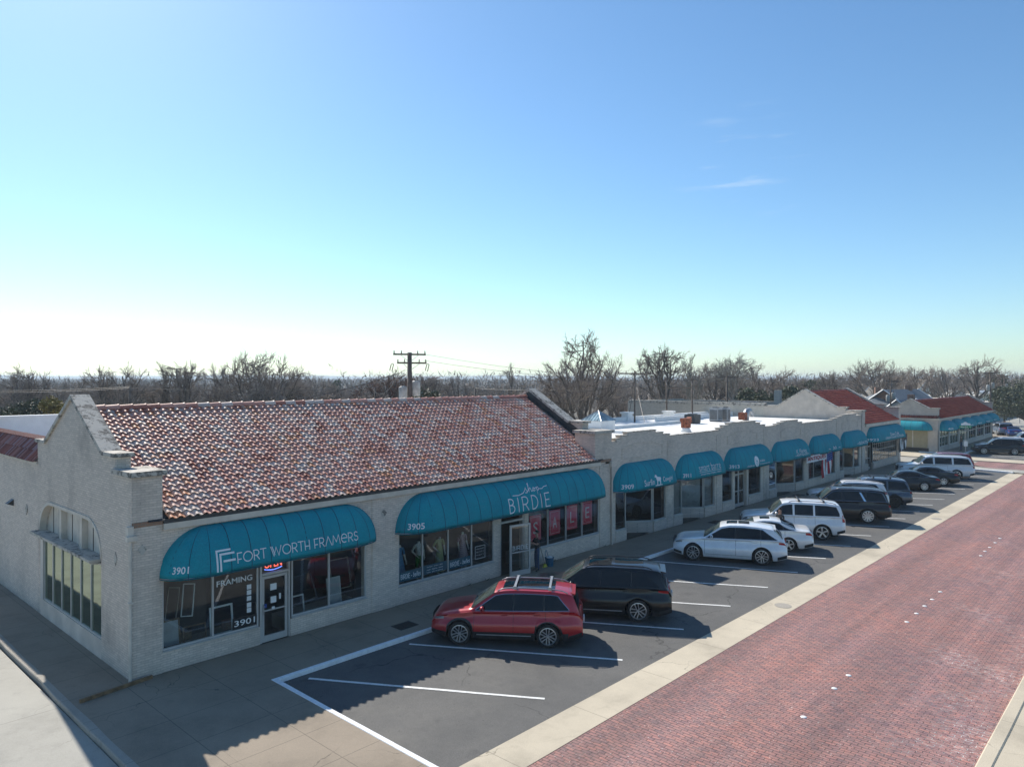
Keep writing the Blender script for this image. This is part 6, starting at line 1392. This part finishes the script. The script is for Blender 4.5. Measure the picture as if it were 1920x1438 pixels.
# ================================================================ POLES AND WIRES
def wires(pts, r=.012, sag=.6, name='power_line', label=None, group='overhead wires'):
    m_ = MB()
    for a, b in pts:
        a = Vector(a); b = Vector(b); m_.tube([tuple(a.lerp(b, i / 14) - Vector((0, 0, sag * 4 * (i / 14) * (1 - i / 14)))) for i in range(15)], r, 3)
    o = m_.build(name, 'wire'); tag(o, label, 'wire', None); return o
def pt(px, d, z): # place by image column and distance
    u = (px - 960) / 1361; th = radians(YAW); return (CAMX + d * (cos(th) + u * sin(th)), CAMY + d * (sin(th) - u * cos(th)), z)
def zpx(py, d): return H - d * (py - 712) / 1361
def pole(px, d, ztop, label, arms=(), trans=0, r=.15, ang=20):
    x, y, _ = pt(px, d, 0); g = hgt(x, y); t = thing('utility_pole', (x, y, g), label, 'utility pole', 'wooden utility poles'); hh = ztop - g
    m_ = MB(); m_.tube([(0, 0, 0), (0, 0, hh)], [r, r * .72], 10); m_.build('pole', 'polewood', t, smooth=True, local=True); c, s = cos(radians(ang)), sin(radians(ang))
    for (dz, ln, off) in arms:
        m_ = MB(); m_.obox((c * off, s * off, hh - dz), (c * ln / 2, s * ln / 2, 0), (-s * .05, c * .05, 0), (0, 0, .055))
        for q in (-.95, -.5, .5, .95): m_.lathe([(.03, 0), (.05, .06), (.02, .1), (.045, .14), (.02, .18)], 8, (c * (off + q * ln / 2), s * (off + q * ln / 2), hh - dz + .055))
        m_.build('crossarm', 'polewood', t, local=True); m_ = MB()
        for q in (-1, 1): m_.tube([(c * (off + q * ln * .3), s * (off + q * ln * .3), hh - dz), (0, 0, hh - dz - .5)], .015, 4)
        m_.build('brace', 'grey', t, local=True)
    for i in range(trans):
        sg = (-1, 1, .1)[i]; m_ = MB(); cx_, cy_ = c * .42 * sg - (.3 * s if i == 2 else 0), s * .42 * sg; zz = hh - (3.1 if i == 0 else 2.75 if i == 1 else 3.0)
        m_.lathe([(.24, 0), (.27, .03), (.27, .88), (.25, .93), (.1, .98)], 16, (cx_, cy_, zz)); tr_ = m_.build('transformer', 'whitegrey', t, smooth=True, local=True)
        m_ = MB(); m_.lathe([(.03, 0), (.05, .06), (.03, .12), (.05, .18), (.02, .26)], 8, (cx_ + .08, cy_, zz + .95)); m_.lathe([(.03, 0), (.05, .06), (.03, .12), (.02, .2)], 8, (cx_ - .1, cy_, zz + .95)); m_.build('bushing', 'polewood', tr_, local=True)
    return t, (x, y, ztop)
m0, P0 = pole(768, 46, zpx(661, 46), 'tall dark utility pole with two pale transformers rising behind the tiled roof', [(.12, 2.1, 0), (.66, 1.9, .15)], 2, .20, -25)
for q in (-1.15, 1.15):
    c, s = cos(radians(-25)), sin(radians(-25)); m_ = MB(); hh = m0.location.z; zt2 = P0[2] - m0.location.z - .9
    m_.tube([(c * q, s * q, zt2 + .2), (c * (q + .12), s * (q + .12), zt2 + .15), (c * (q + .02), s * (q + .02), zt2 - .28), (c * (q - .12), s * (q - .12), zt2 - .22), (c * (q - .02), s * (q - .02), zt2 + .16)], .03, 5); m_.build('fuse_cutout', 'polewood', m0, local=True)
m1, P1 = pole(1190, 62, zpx(695, 62), 'thin utility pole with one slanting crossarm beside the largest bare tree', [(.25, 3.2, 0)], 0, .09, -30)
m2, P2 = pole(1250, 70, zpx(707, 70), 'short utility pole with a low rail, left of a matching pair', [(.3, 1.6, 0)], 0, .10)
m3, P3 = pole(1298, 72, zpx(708, 72), 'short utility pole with a low rail, right of a matching pair', [(.3, 1.6, 0)], 0, .10)
m_ = MB(); a_ = Vector((P2[0], P2[1], P2[2] - 1.0)); b_ = Vector((P3[0], P3[1], P3[2] - 1.0)); m_.tube([a_, b_], .07, 5); tag(m_.build('platform_rail', 'polewood'), 'dark horizontal rail joining the pair of short utility poles', 'rail')
m4, P4 = pole(1363, 78, zpx(705, 78), 'utility pole with a wide thin crossarm left of the pale sycamore crown', [(.15, 2.6, 0)], 0, .13, -40)
m5, P5 = pole(1670, 105, zpx(713, 105), 'thin utility pole with transformers behind the far gabled roof', [(.15, 2.4, 0), (.6, 1.6, 0)], 2, .13, -40)
m6, P6 = pole(1857, 118, zpx(697, 118), 'tall thin utility pole at the far right with a wide crossarm', [(.15, 3.4, 0)], 2, .14, -40)
m7, P7 = pole(1883, 140, zpx(702, 140), 'distant utility pole furthest right above the green oak', [(.3, 2.4, 0)], 2, .14, -40)
m8, P8 = pole(244, 52, zpx(725, 52), 'short dark utility pole behind the nearest roof ridge on the left', [], 0, .11)
m9, P9 = pole(703, 70, zpx(726, 70), 'short dark utility pole left of the transformer pole', [], 0, .1); m10, P10 = pole(891, 75, zpx(728, 75), 'short dark utility pole right of the transformer pole', [], 0, .1)
wires([((P0[0] + .9, P0[1] - .4, P0[2] - .1), (P4[0], P4[1], P4[2] + .2)), ((P0[0] + .8, P0[1] - .4, P0[2] - .5), (P4[0] + .8, P4[1] - .5, P4[2] + .1))], .012, .9, label='pair of thin wires running right from the transformer pole')
wires([((P0[0] - .6, P0[1] + .3, P0[2] - 1.3), (6.5, 17.9, 6.7)), ((P0[0] - .6, P0[1] + .3, P0[2] - 1.3), (P9[0], P9[1], P9[2] - .4))], .022, .7, label='thick service cables sagging down left from the transformers')
wires([(pt(-200, 52, zpx(731, 52)), (P8[0], P8[1], P8[2] - .1)), ((P8[0], P8[1], P8[2] - .1), P9), (pt(-200, 52, zpx(727, 52)), (P8[0], P8[1], P8[2])), (P9, P10)], .018, .25, label='rusty coloured wires low across the trees at the left')
wires([((P10[0], P10[1], P10[2]), (P1[0], P1[1], P1[2] - 1.3)), ((P1[0], P1[1], P1[2] - 1.3), (P2[0], P2[1], P2[2] - .1)), ((P2[0], P2[1], P2[2] - .1), (P3[0], P3[1], P3[2] - .1)), ((P3[0], P3[1], P3[2] - .1), (P4[0], P4[1], P4[2] - .3)), (pt(1000, 60, zpx(738, 60)), (P1[0], P1[1], P1[2] - 1.0)), ((P1[0], P1[1], P1[2] - .2), (46.5, 14.9, 5.3)), ((P1[0], P1[1], P1[2] - .2), (40.5, 9.5, 5.0))], .022, .3, label='tangle of wires between the poles behind the flat white roof')
wires([(P4, P5), (P5, P6), ((P6[0], P6[1], P6[2] - .1), P7)], .016, .8, label='faint wires strung along the distant poles on the right')
# ================================================================ FAR HOUSES
def house(px, d, w, l, hw_, hr, ang, roofm, wallm, label, zoff=0., hip=False):
    x, y, _ = pt(px, d, 0); z = hgt(x, y) + zoff; t = thing('house', (x, y, z), label, 'house'); t.rotation_euler = (0, 0, radians(ang)); m_ = MB(); m_.box(-l / 2, -w / 2, 0, l / 2, w / 2, hw_)
    m_.prism([(-l / 2 + .01, -w / 2, hw_), (-l / 2 + .01, 0, hr - .15), (-l / 2 + .01, w / 2, hw_)], (l - .02, 0, 0)) if not hip else None
    m_.build('wall', wallm, t, local=True); m_ = MB(); e = .5; k = (hr - hw_) / (w / 2)
    i = w / 2 if hip else -e
    for s in (1, -1): m_.poly([(-l / 2 - e, s * (w / 2 + e), hw_ - k * e), (l / 2 + e, s * (w / 2 + e), hw_ - k * e), (l / 2 - (i if hip else -e), 0, hr), (-l / 2 + (i if hip else -e), 0, hr)])
    if hip:
        for s in (1, -1): m_.poly([(s * (l / 2 + e), -w / 2 - e, hw_ - k * e), (s * (l / 2 + e), w / 2 + e, hw_ - k * e), (s * (l / 2 - i), 0, hr)])
    r_ = m_.build('roof', roofm, t, local=True); m_ = MB()
    for s in (1, -1):
        for xx in (-l / 2 - e, l / 2 + e): m_.tube([(xx, s * (w / 2 + e), hw_ - k * e), (xx if not hip else xx * .5, 0, hr + .02)], .09, 4) if not hip else None
        m_.tube([(-l / 2 - e, s * (w / 2 + e), hw_ - k * e), (l / 2 + e, s * (w / 2 + e), hw_ - k * e)], .07, 4)
    m_.build('fascia', 'white', r_, local=True); m_ = MB(); m_.box(l * .2, -.4, hr - .8, l * .2 + .8, .4, hr + .7); m_.build('chimney', 'bricksiding', r_, local=True)
    for q in (-.28, .05, .3):
        m_ = MB(); m_.box(l * q - .6, -w / 2 - .04, 1.0, l * q + .6, -w / 2 - .005, 2.2); f_ = m_.build('window', 'white', t, local=True); m_ = MB(); m_.box(l * q - .5, -w / 2 - .05, 1.08, l * q + .5, -w / 2 - .041, 2.12); m_.build('pane', 'winddark', f_, local=True)
    m_ = MB(); m_.box(-l / 2 - .04, -.7, 1.2, -l / 2 - .005, .7, 2.4); f_ = m_.build('window', 'white', t, local=True); m_ = MB(); m_.box(-l / 2 - .05, -.6, 1.28, -l / 2 - .041, .6, 2.32); m_.build('pane', 'winddark', f_, local=True)
    return t
house(1655, 118, 12, 14, 3.6, 6.6, 30, 'roofgrey', 'bricksiding', 'brick house with a blue grey hip roof behind the far gabled building', -.2, True)
house(1690, 118, 8, 11, 4.2, 7.0, -10, 'roofgrey', 'bricksiding', 'brick house with a white edged gable above the cross street', -.2)
house(1700, 109, 5, 7, 3.4, 5.4, -5, 'roofgrey', 'white', 'small white gabled house just above the cross street building', 0)
house(1790, 160, 10, 14, 3., 6.0, 15, 'roofbrown', 'white', 'low brown roofed house behind the ridge of the cross street building')
house(1690, 190, 10, 16, 3.5, 8.0, 60, 'roofbrown', 'cream', 'tan roofed house half hidden by trees above the brick house', .6)
house(1850, 190, 9, 22, 3, 5.6, 0, 'whiteroof', 'white', 'long pale house glimpsed through the trees at the far right')
house(1395, 120, 9, 13, 2.6, 5.0, 20, 'roofgrey', 'white', 'grey roofed house low behind the long cream wall')
house(1340, 100, 8, 12, 2.4, 4.6, 0, 'roofbrown', 'rawbrick', 'brown roofed house low between the poles behind the flat roof')
house(1430, 140, 9, 12, 2.8, 5.4, 40, 'roofgrey', 'bricksiding', 'small brick house behind the chimney of the long cream wall')
# low flat canopied building at the right edge
t = thing('strip_building', (152, 10, 0), 'long low building with a flat canopy and dark shopfronts at the far right', 'building')
m_ = MB(); m_.box(140, 14, -.1, 215, 30, 4.6); m_.build('wall', 'cream', t); m_ = MB(); m_.box(138, 9.5, 3.1, 215, 14, 3.4); m_.build('canopy', 'trim', t)
for i in range(10): m_ = MB(); m_.box(149 + i * 5, 13.9, .3, 153 + i * 5, 13.99, 2.9); f_ = m_.build('shop_window', 'winddark', t)
for i in range(8): m_ = MB(); m_.box(141 + i * 9, 9.7, -.1, 141.3 + i * 9, 10.0, 3.1); m_.build('canopy_post', 'trim', t)
m_ = MB(); m_.box(160, 2, -.05, 160.2, 2.1, 2.2); m_.build('signpost', 'steel', t); m_ = MB(); m_.box(0, -.05, 1.2, 1.4, 0, 2.9); o = m_.build('notice_board', 'white'); o.location = (148, 5, 0); tag(o, 'white notice board by the dark bin before the low far building', 'sign')
# ================================================================ TREES
def gen_tree(seed, H_=11., rx_=4., rz_=3.8, limbs=7, trunk_r=.26, dens=1., twigr=.019, flat=0.):
    r = random.Random(seed); T = MB(); C = MB(); c = Vector((r.uniform(-.4, .4), r.uniform(-.4, .4), H_ - rz_))
    def rnd(): return Vector((r.gauss(0, 1), r.gauss(0, 1), r.gauss(0, 1))).normalized()
    def path(a, b, n, wig, bow=0.):
        L_ = (b - a).length; pts = []
        for i in range(n + 1):
            t = i / n; p = a.lerp(b, t) + Vector((0, 0, bow * L_ * sin(pi * t)));
            if 0 < i < n: p += rnd() * wig * L_
            pts.append(p)
        return pts
    h0 = max(1.2, (H_ - 2 * rz_) * .8 + .8); tt = Vector((r.uniform(-.3, .3), r.uniform(-.3, .3), h0)); T.tube(path(Vector((0, 0, -.4)), tt, 4, .03), [trunk_r * 1.3, trunk_r, trunk_r * .92, trunk_r * .88, trunk_r * .85], 8, cap=False)
    for i in range(limbs):
        az = 2 * pi * (i + r.random() * .6) / limbs; el = r.uniform(.05, 1.25) if i else 1.45; d = Vector((cos(az) * cos(el), sin(az) * cos(el), sin(el))); R1 = r.uniform(.62, .86)
        E_ = c + Vector((d.x * rx_, d.y * rx_, d.z * rz_)) * R1; lp = path(tt, E_, 7, .035, -.06 if el < .7 else 0); lr = [trunk_r * .62 * (1 - .78 * k / 7) for k in range(8)]; T.tube(lp, lr, 6, cap=False)
        for k in range(int(9 * dens)):
            t = .28 + .72 * (k + r.random()) / (9 * dens); q = min(6.99, t * 7); a = lp[int(q)].lerp(lp[int(q) + 1], q - int(q)); dd = (d + rnd() * .75).normalized(); dd.z = max(dd.z, -.35)
            E2 = c + Vector((dd.x * rx_, dd.y * rx_, dd.z * rz_)) * r.uniform(.72, 1.0); v = E2 - a
            if v.length > .62 * rx_: E2 = a + v.normalized() * .62 * rx_ * r.uniform(.8, 1.1)
            sp_ = path(a, E2, 5, .06, -.03); sr = max(.04, lr[int(q)] * .5); T.tube(sp_, [max(.034, sr * (1 - .7 * j / 5)) for j in range(6)], 4, cap=False); sd_ = (E2 - a).normalized()
            for m_ in range(8):
                u = .25 + .75 * (m_ + r.random()) / 8; q2 = min(4.99, u * 5); b_ = sp_[int(q2)].lerp(sp_[int(q2) + 1], q2 - int(q2)); td = (sd_ + rnd() * .75 + Vector((0, 0, .25))).normalized(); ln = .24 * rx_ * r.uniform(.6, 1.15); e_ = b_ + td * ln; tp_ = path(b_, e_, 3, .07)
                C.tube(tp_, [twigr * 1.25, twigr * 1.1, twigr, twigr * .8], 3, cap=False)
                for w_ in range(5):
                    u3 = .3 + .7 * (w_ + r.random()) / 5; q3 = min(2.99, u3 * 3); b3 = tp_[int(q3)].lerp(tp_[int(q3) + 1], q3 - int(q3)); e3 = b3 + (td + rnd() * .8).normalized() * ln * r.uniform(.35, .6); C.tube([b3, b3.lerp(e3, .5) + rnd() * .04, e3], [twigr * .8, twigr * .65, twigr * .4], 3, cap=False)
    return T, C
variants = []
for i, (h_, sp, lv, fi, dn_) in enumerate([(11, 3.4, 3.6, 7, .9), (12, 3.9, 4.6, 8, 1.), (10, 3.8, 3.3, 7, .9), (13, 2.5, 4.8, 6, .9), (11, 4.2, 3.4, 8, .9), (12, 3.6, 3.8, 7, .8), (9, 4.6, 3.1, 9, 1.)]):
    T, C = gen_tree(100 + i, h_, sp, lv, fi, .27, dn_); tm_ = T.build('trunk', 'bark', None, smooth=True); cm_ = C.build('crown', 'twig', None); variants.append((tm_.data, cm_.data)); bpy.data.objects.remove(tm_); bpy.data.objects.remove(cm_)
def bare_tree(px, d, ztop, v, label, group=None, pale=False, rz=0., brown=False, sx=1.):
    x, y, _ = pt(px, d, 0); g = hgt(x, y); t = thing('bare_tree', (x, y, g), label, 'tree', group); t.rotation_euler = (0, 0, rz)
    zm = [11, 12, 10, 13, 11, 12, 9][v]; s = (ztop - g) / zm
    for nm, me in zip(('trunk', 'crown'), variants[v]):
        if pale or brown: me = me.copy(); me.materials[0] = M['barkpale'] if pale else (M['twigbrown'] if nm == 'crown' else M['bark'])
        o = bpy.data.objects.new(nm, me); COL.objects.link(o); o.parent = t; o.scale = (s * sx, s * sx, s)
    return t
hero = [(45, 75, 690, 4, 'thin bare tree furthest left above the tile wing'), (190, 62, 683, 1, 'dark bare tree with twin crowns directly above the nearest gable'), (228, 66, 684, 2, 'dark spreading bare tree just right of the nearest gable'),
    (305, 70, 672, 3, 'upright bare tree left of a pair above the near roof ridge'), (345, 70, 674, 0, 'bare tree right of a pair above the near roof ridge'), (408, 80, 683, 5, 'slanting bare tree with a small crown left of the big fan shaped one'),
    (478, 74, 664, 6, 'large fan shaped bare tree above the left half of the tiled roof'), (592, 130, 700, 2, 'small round bare tree alone on the skyline in the middle left'), (560, 85, 712, 4, 'low bare tree sloping right above the ridge'),
    (800, 90, 697, 0, 'bare tree with a dense crown right behind the transformer pole'), (858, 90, 703, 5, 'low bare tree between the transformer pole and the pointed one'), (958, 85, 676, 3, 'pointed bare tree left of the largest tree'),
    (1098, 66, 617, 1, 'largest bare tree, dark and many limbed, behind the skylight'), (1060, 70, 672, 2, 'bare limbs leaning left beside the largest tree'), (1243, 90, 646, 0, 'tall rounded bare tree right of the thin crossarm pole'), (1295, 95, 660, 3, 'narrow twisted pale bare tree between two rounded ones'),
    (1378, 120, 667, 4, 'pale round crowned bare tree on the skyline above the flat roof'), (1335, 125, 682, 6, 'small bare tree left of the pale round crown'), (1412, 110, 685, 5, 'bare tree right of the pale round crown'), (1460, 110, 692, 2, 'bare tree above the air conditioners'),
    (1635, 135, 678, 6, 'broad brownish bare tree above the far red roof'), (1712, 140, 684, 1, 'bare tree above the brick house roofs'), (1750, 150, 688, 4, 'bare tree right of the brick house roofs'), (1828, 135, 670, 2, 'tall wide bare tree beside the far right utility pole'), (1775, 130, 692, 5, 'bushy bare tree behind the cross street building ridge'), (1560, 120, 694, 0, 'bare tree above the peak of the far gable')]
for i, (px, d, py, v, lb) in enumerate(hero):
    bare_tree(px, d, zpx(py, d), v, lb, 'large bare winter trees behind the shops', pale=(px in (1378, 1295)), rz=i * 1.7, sx=.9 if d < 90 else 1.1)
bare_tree(738, 78, zpx(697, 78), 4, 'tree with dull brown leaves left of the transformer pole', brown=True, rz=1., sx=1.3)
r = random.Random(5); n_ = 0
for i in range(170):
    px = r.uniform(-60, 1980); d = r.choice((75, 90, 105, 120, 140, 165, 190, 220, 260)) * r.uniform(.9, 1.1); x, y, _ = pt(px, d, 0)
    if y < 32 and x < 140: continue
    if y < 35 and x < 195: continue
    base = 724 if px < 900 else 724 - (px - 900) / 1000 * 26; tops = base + r.uniform(-9, 12)
    zt_ = zpx(tops, d)
    g = hgt(x, y)
    if zt_ - g < 4: zt_ = g + r.uniform(6, 9)
    bare_tree(px, d, zt_, r.randrange(7), 'ordinary bare grey tree in the wooded background behind the shops', 'ordinary bare trees in the wooded background', rz=r.uniform(0, 6.28), sx=r.uniform(.95, 1.35))
# leafy trees and shrubs
def leafy(name, loc, rx_, rz_, n, mat, label, seed, leaf=.22, trunk=2., group=None, cat='tree', lumps=14, trunkr=.16):
    rr = random.Random(seed); t = thing(name, loc, label, cat, group); L_ = MB(); cl = []
    for _ in range(lumps):
        a = rr.uniform(0, 2 * pi); q = rr.random() ** .5; cl.append((Vector((cos(a) * q * rx_ * .72, sin(a) * q * rx_ * .72, trunk + rz_ * (.35 + rr.uniform(-.1, .95)) * (1 - .45 * q))), rr.uniform(.28, .48) * rx_))
    for _ in range(n):
        c, R0 = rr.choice(cl); v = Vector((rr.gauss(0, 1), rr.gauss(0, 1), rr.gauss(0, 1))).normalized() * R0 * (rr.uniform(.35, 1.05)); v.z *= .7; p_ = c + v
        a1 = Vector((rr.gauss(0, 1), rr.gauss(0, 1), rr.gauss(0, 1))).normalized(); a2 = a1.cross(Vector((rr.gauss(0, 1), rr.gauss(0, 1), rr.gauss(0, 1)))).normalized(); s = leaf * rr.uniform(.6, 1.3)
        L_.poly([p_ - a1 * s, p_ + a2 * s * .5, p_ + a1 * s, p_ - a2 * s * .5])
    Tm = MB(); Tm.tube([(0, 0, -.3), (.05, .02, trunk * .6), (0, 0, trunk + .3)], [trunkr, trunkr * .8, trunkr * .6], 7)
    for c, R0 in cl: Tm.tube([(0, 0, trunk * .8), tuple(c * .6 + Vector((0, 0, trunk * .35))), tuple(c)], [trunkr * .5, trunkr * .3, trunkr * .12], 5)
    Tm.build('trunk', 'bark', t, local=True); L_.build('crown', mat, t, local=True); return t
x, y, _ = pt(1925, 118, 0); leafy('live_oak', (x, y, 0), 6.2, 4.8, 26000, 'leafdark', 'dense dark green oak filling the right edge above the far cars', 1, .16, 2.0, lumps=26, trunkr=.35)
x, y, _ = pt(1, 42, 0); leafy('evergreen_tree', (x, y, 0), 1.7, 2.2, 7000, 'leafolive', 'olive green tree cut by the left edge above the tile wing', 2, .12, 4.2)
for i, (px, d, R0, zt_, mt, lb) in enumerate(((45, 44, 1.9, 5.0, 'leafolive', 'grey green shrub tops left of the yellow one behind the white wall'), (98, 42, 1.2, 5.05, 'leafyellow', 'yellow flowering shrub top behind the white wall'), (70, 46, 1.5, 5.0, 'leafolive', 'olive shrub top between its neighbours behind the white wall'))):
    x, y, _ = pt(px, d, 0); leafy('shrub', (x, y, 0), R0, 1.6, 5000, mt, lb, 20 + i, .09, zt_, cat='shrub')
for i, (px, d, py, lb) in enumerate(((795, 70, 732, 'pale green bush behind the near ridge right of the transformer pole'), (1470, 95, 712, 'dark green evergreen behind the long cream wall'), (1520, 130, 700, 'round dark evergreen crown in the woods above the far gable'), (1870, 150, 688, 'dark evergreen crown on the skyline at the far right'), (630, 150, 712, 'small dark evergreen crown on the skyline in the middle left'), (1402, 88, 716, 'low dark evergreen behind the narrow utility pole'))):
    x, y, _ = pt(px, d, 0); g = hgt(x, y); z = zpx(py, d) - g; leafy('evergreen_tree', (x, y, g), 2.6, z * .4, 3500, 'leafdark' if i else 'leafolive', lb, 40 + i, .2, z * .5)
# weeds at the foot of the wall
for i, (x, y) in enumerate(((21.7, -.12), (12.6, -.08), (13.6, -.1), (17.9, -.1))):
    rr = random.Random(i); m_ = MB()
    for _ in range(26): a = rr.uniform(0, 6.28); l_ = rr.uniform(.04, .13); m_.poly([(0, 0, 0), (cos(a) * l_ + .012, sin(a) * l_ * .5, l_ * .8), (cos(a) * l_, sin(a) * l_ * .5 - .02, l_ * .7)])
    o = m_.build('weed', 'leafdark'); o.location = (x, y, .06); tag(o, 'small green weed sprouting at the foot of the shop wall', 'weed', 'weeds at the foot of the wall')
# far woods as one mass
import numpy as np
rs = np.random.RandomState(4); N = 150000
px = rs.uniform(-150, 2070, N); d = 110 * np.exp(rs.uniform(0, 1, N) ** 1.0 * 3.1); th = math.radians(YAW); u = (px - 960) / 1361
x = CAMX + d * (cos(th) + u * sin(th)); y = CAMY + d * (sin(th) - u * cos(th))
dd = np.maximum(0, y - 45.); w_ = np.clip((60 - x) / 120., 0, 1); g = -np.minimum(9., dd * .055) * (.25 + .75 * w_) + ZL - .05
# clumpy crowns
cell = 7.; cx_ = np.floor(x / cell); cy_ = np.floor(y / cell); hsh = np.sin(cx_ * 12.9898 + cy_ * 78.233) * 43758.5453; hsh = hsh - np.floor(hsh); ox = (x / cell - cx_ - .5); oy = (y / cell - cy_ - .5); dome = np.sqrt(np.clip(1 - (ox * ox + oy * oy) * 3.2, 0, 1))
top_ = (7.5 + 4.0 * hsh) * (.45 + .55 * dome); z = g + top_ * rs.uniform(0, 1, N) ** .55
keep = (y > 48) | (x > 200); keep &= dome > .05; x, y, z, d = x[keep], y[keep], z[keep], d[keep]; n = len(x)
ln = .5 + d * .0042; wd = .02 + d * .0006; ax = rs.uniform(-1, 1, (n, 3)) * [[.9, .9, 1.]]; ax[:, 2] = np.abs(ax[:, 2]) * 1.1 + .15; ax /= np.linalg.norm(ax, axis=1)[:, None]
sd = rs.uniform(-1, 1, (n, 3)); sd /= np.linalg.norm(sd, axis=1)[:, None]; P = np.stack([x, y, z], 1)
V = np.concatenate([P - sd * wd[:, None], P + sd * wd[:, None], P + ax * ln[:, None]], 1).reshape(-1, 3)
me = bpy.data.meshes.new('far_woods'); me.vertices.add(3 * n); me.vertices.foreach_set('co', V.astype('f').ravel()); me.loops.add(3 * n); me.loops.foreach_set('vertex_index', np.arange(3 * n, dtype='i')); me.polygons.add(n); me.polygons.foreach_set('loop_start', np.arange(0, 3 * n, 3, dtype='i')); me.update(); me.validate(); me.materials.append(M['twig'])
o = bpy.data.objects.new('far_woods', me); COL.objects.link(o); tag(o, 'grey brown mass of far bare woods reaching to the horizon', 'woods', kind='stuff')

# ================================================================ AIR
def haze():
    mb = MB(); mb.box(-3000, -700, -30, 8700, 8700, 24); m = bpy.data.materials.new('haze'); m.use_nodes = True; nt = m.node_tree; nt.nodes.clear(); out = nd(nt, 'ShaderNodeOutputMaterial'); v = nd(nt, 'ShaderNodeVolumePrincipled')
    v.inputs['Color'].default_value = (.72, .84, .95, 1); v.inputs['Density'].default_value = .0004; v.inputs['Anisotropy'].default_value = .2; lk(nt, v.outputs[0], out.inputs['Volume']); M['haze'] = m
    o = mb.build('haze', 'haze'); tag(o, 'thin pale blue haze over the distant woods', 'haze', kind='stuff')
haze()
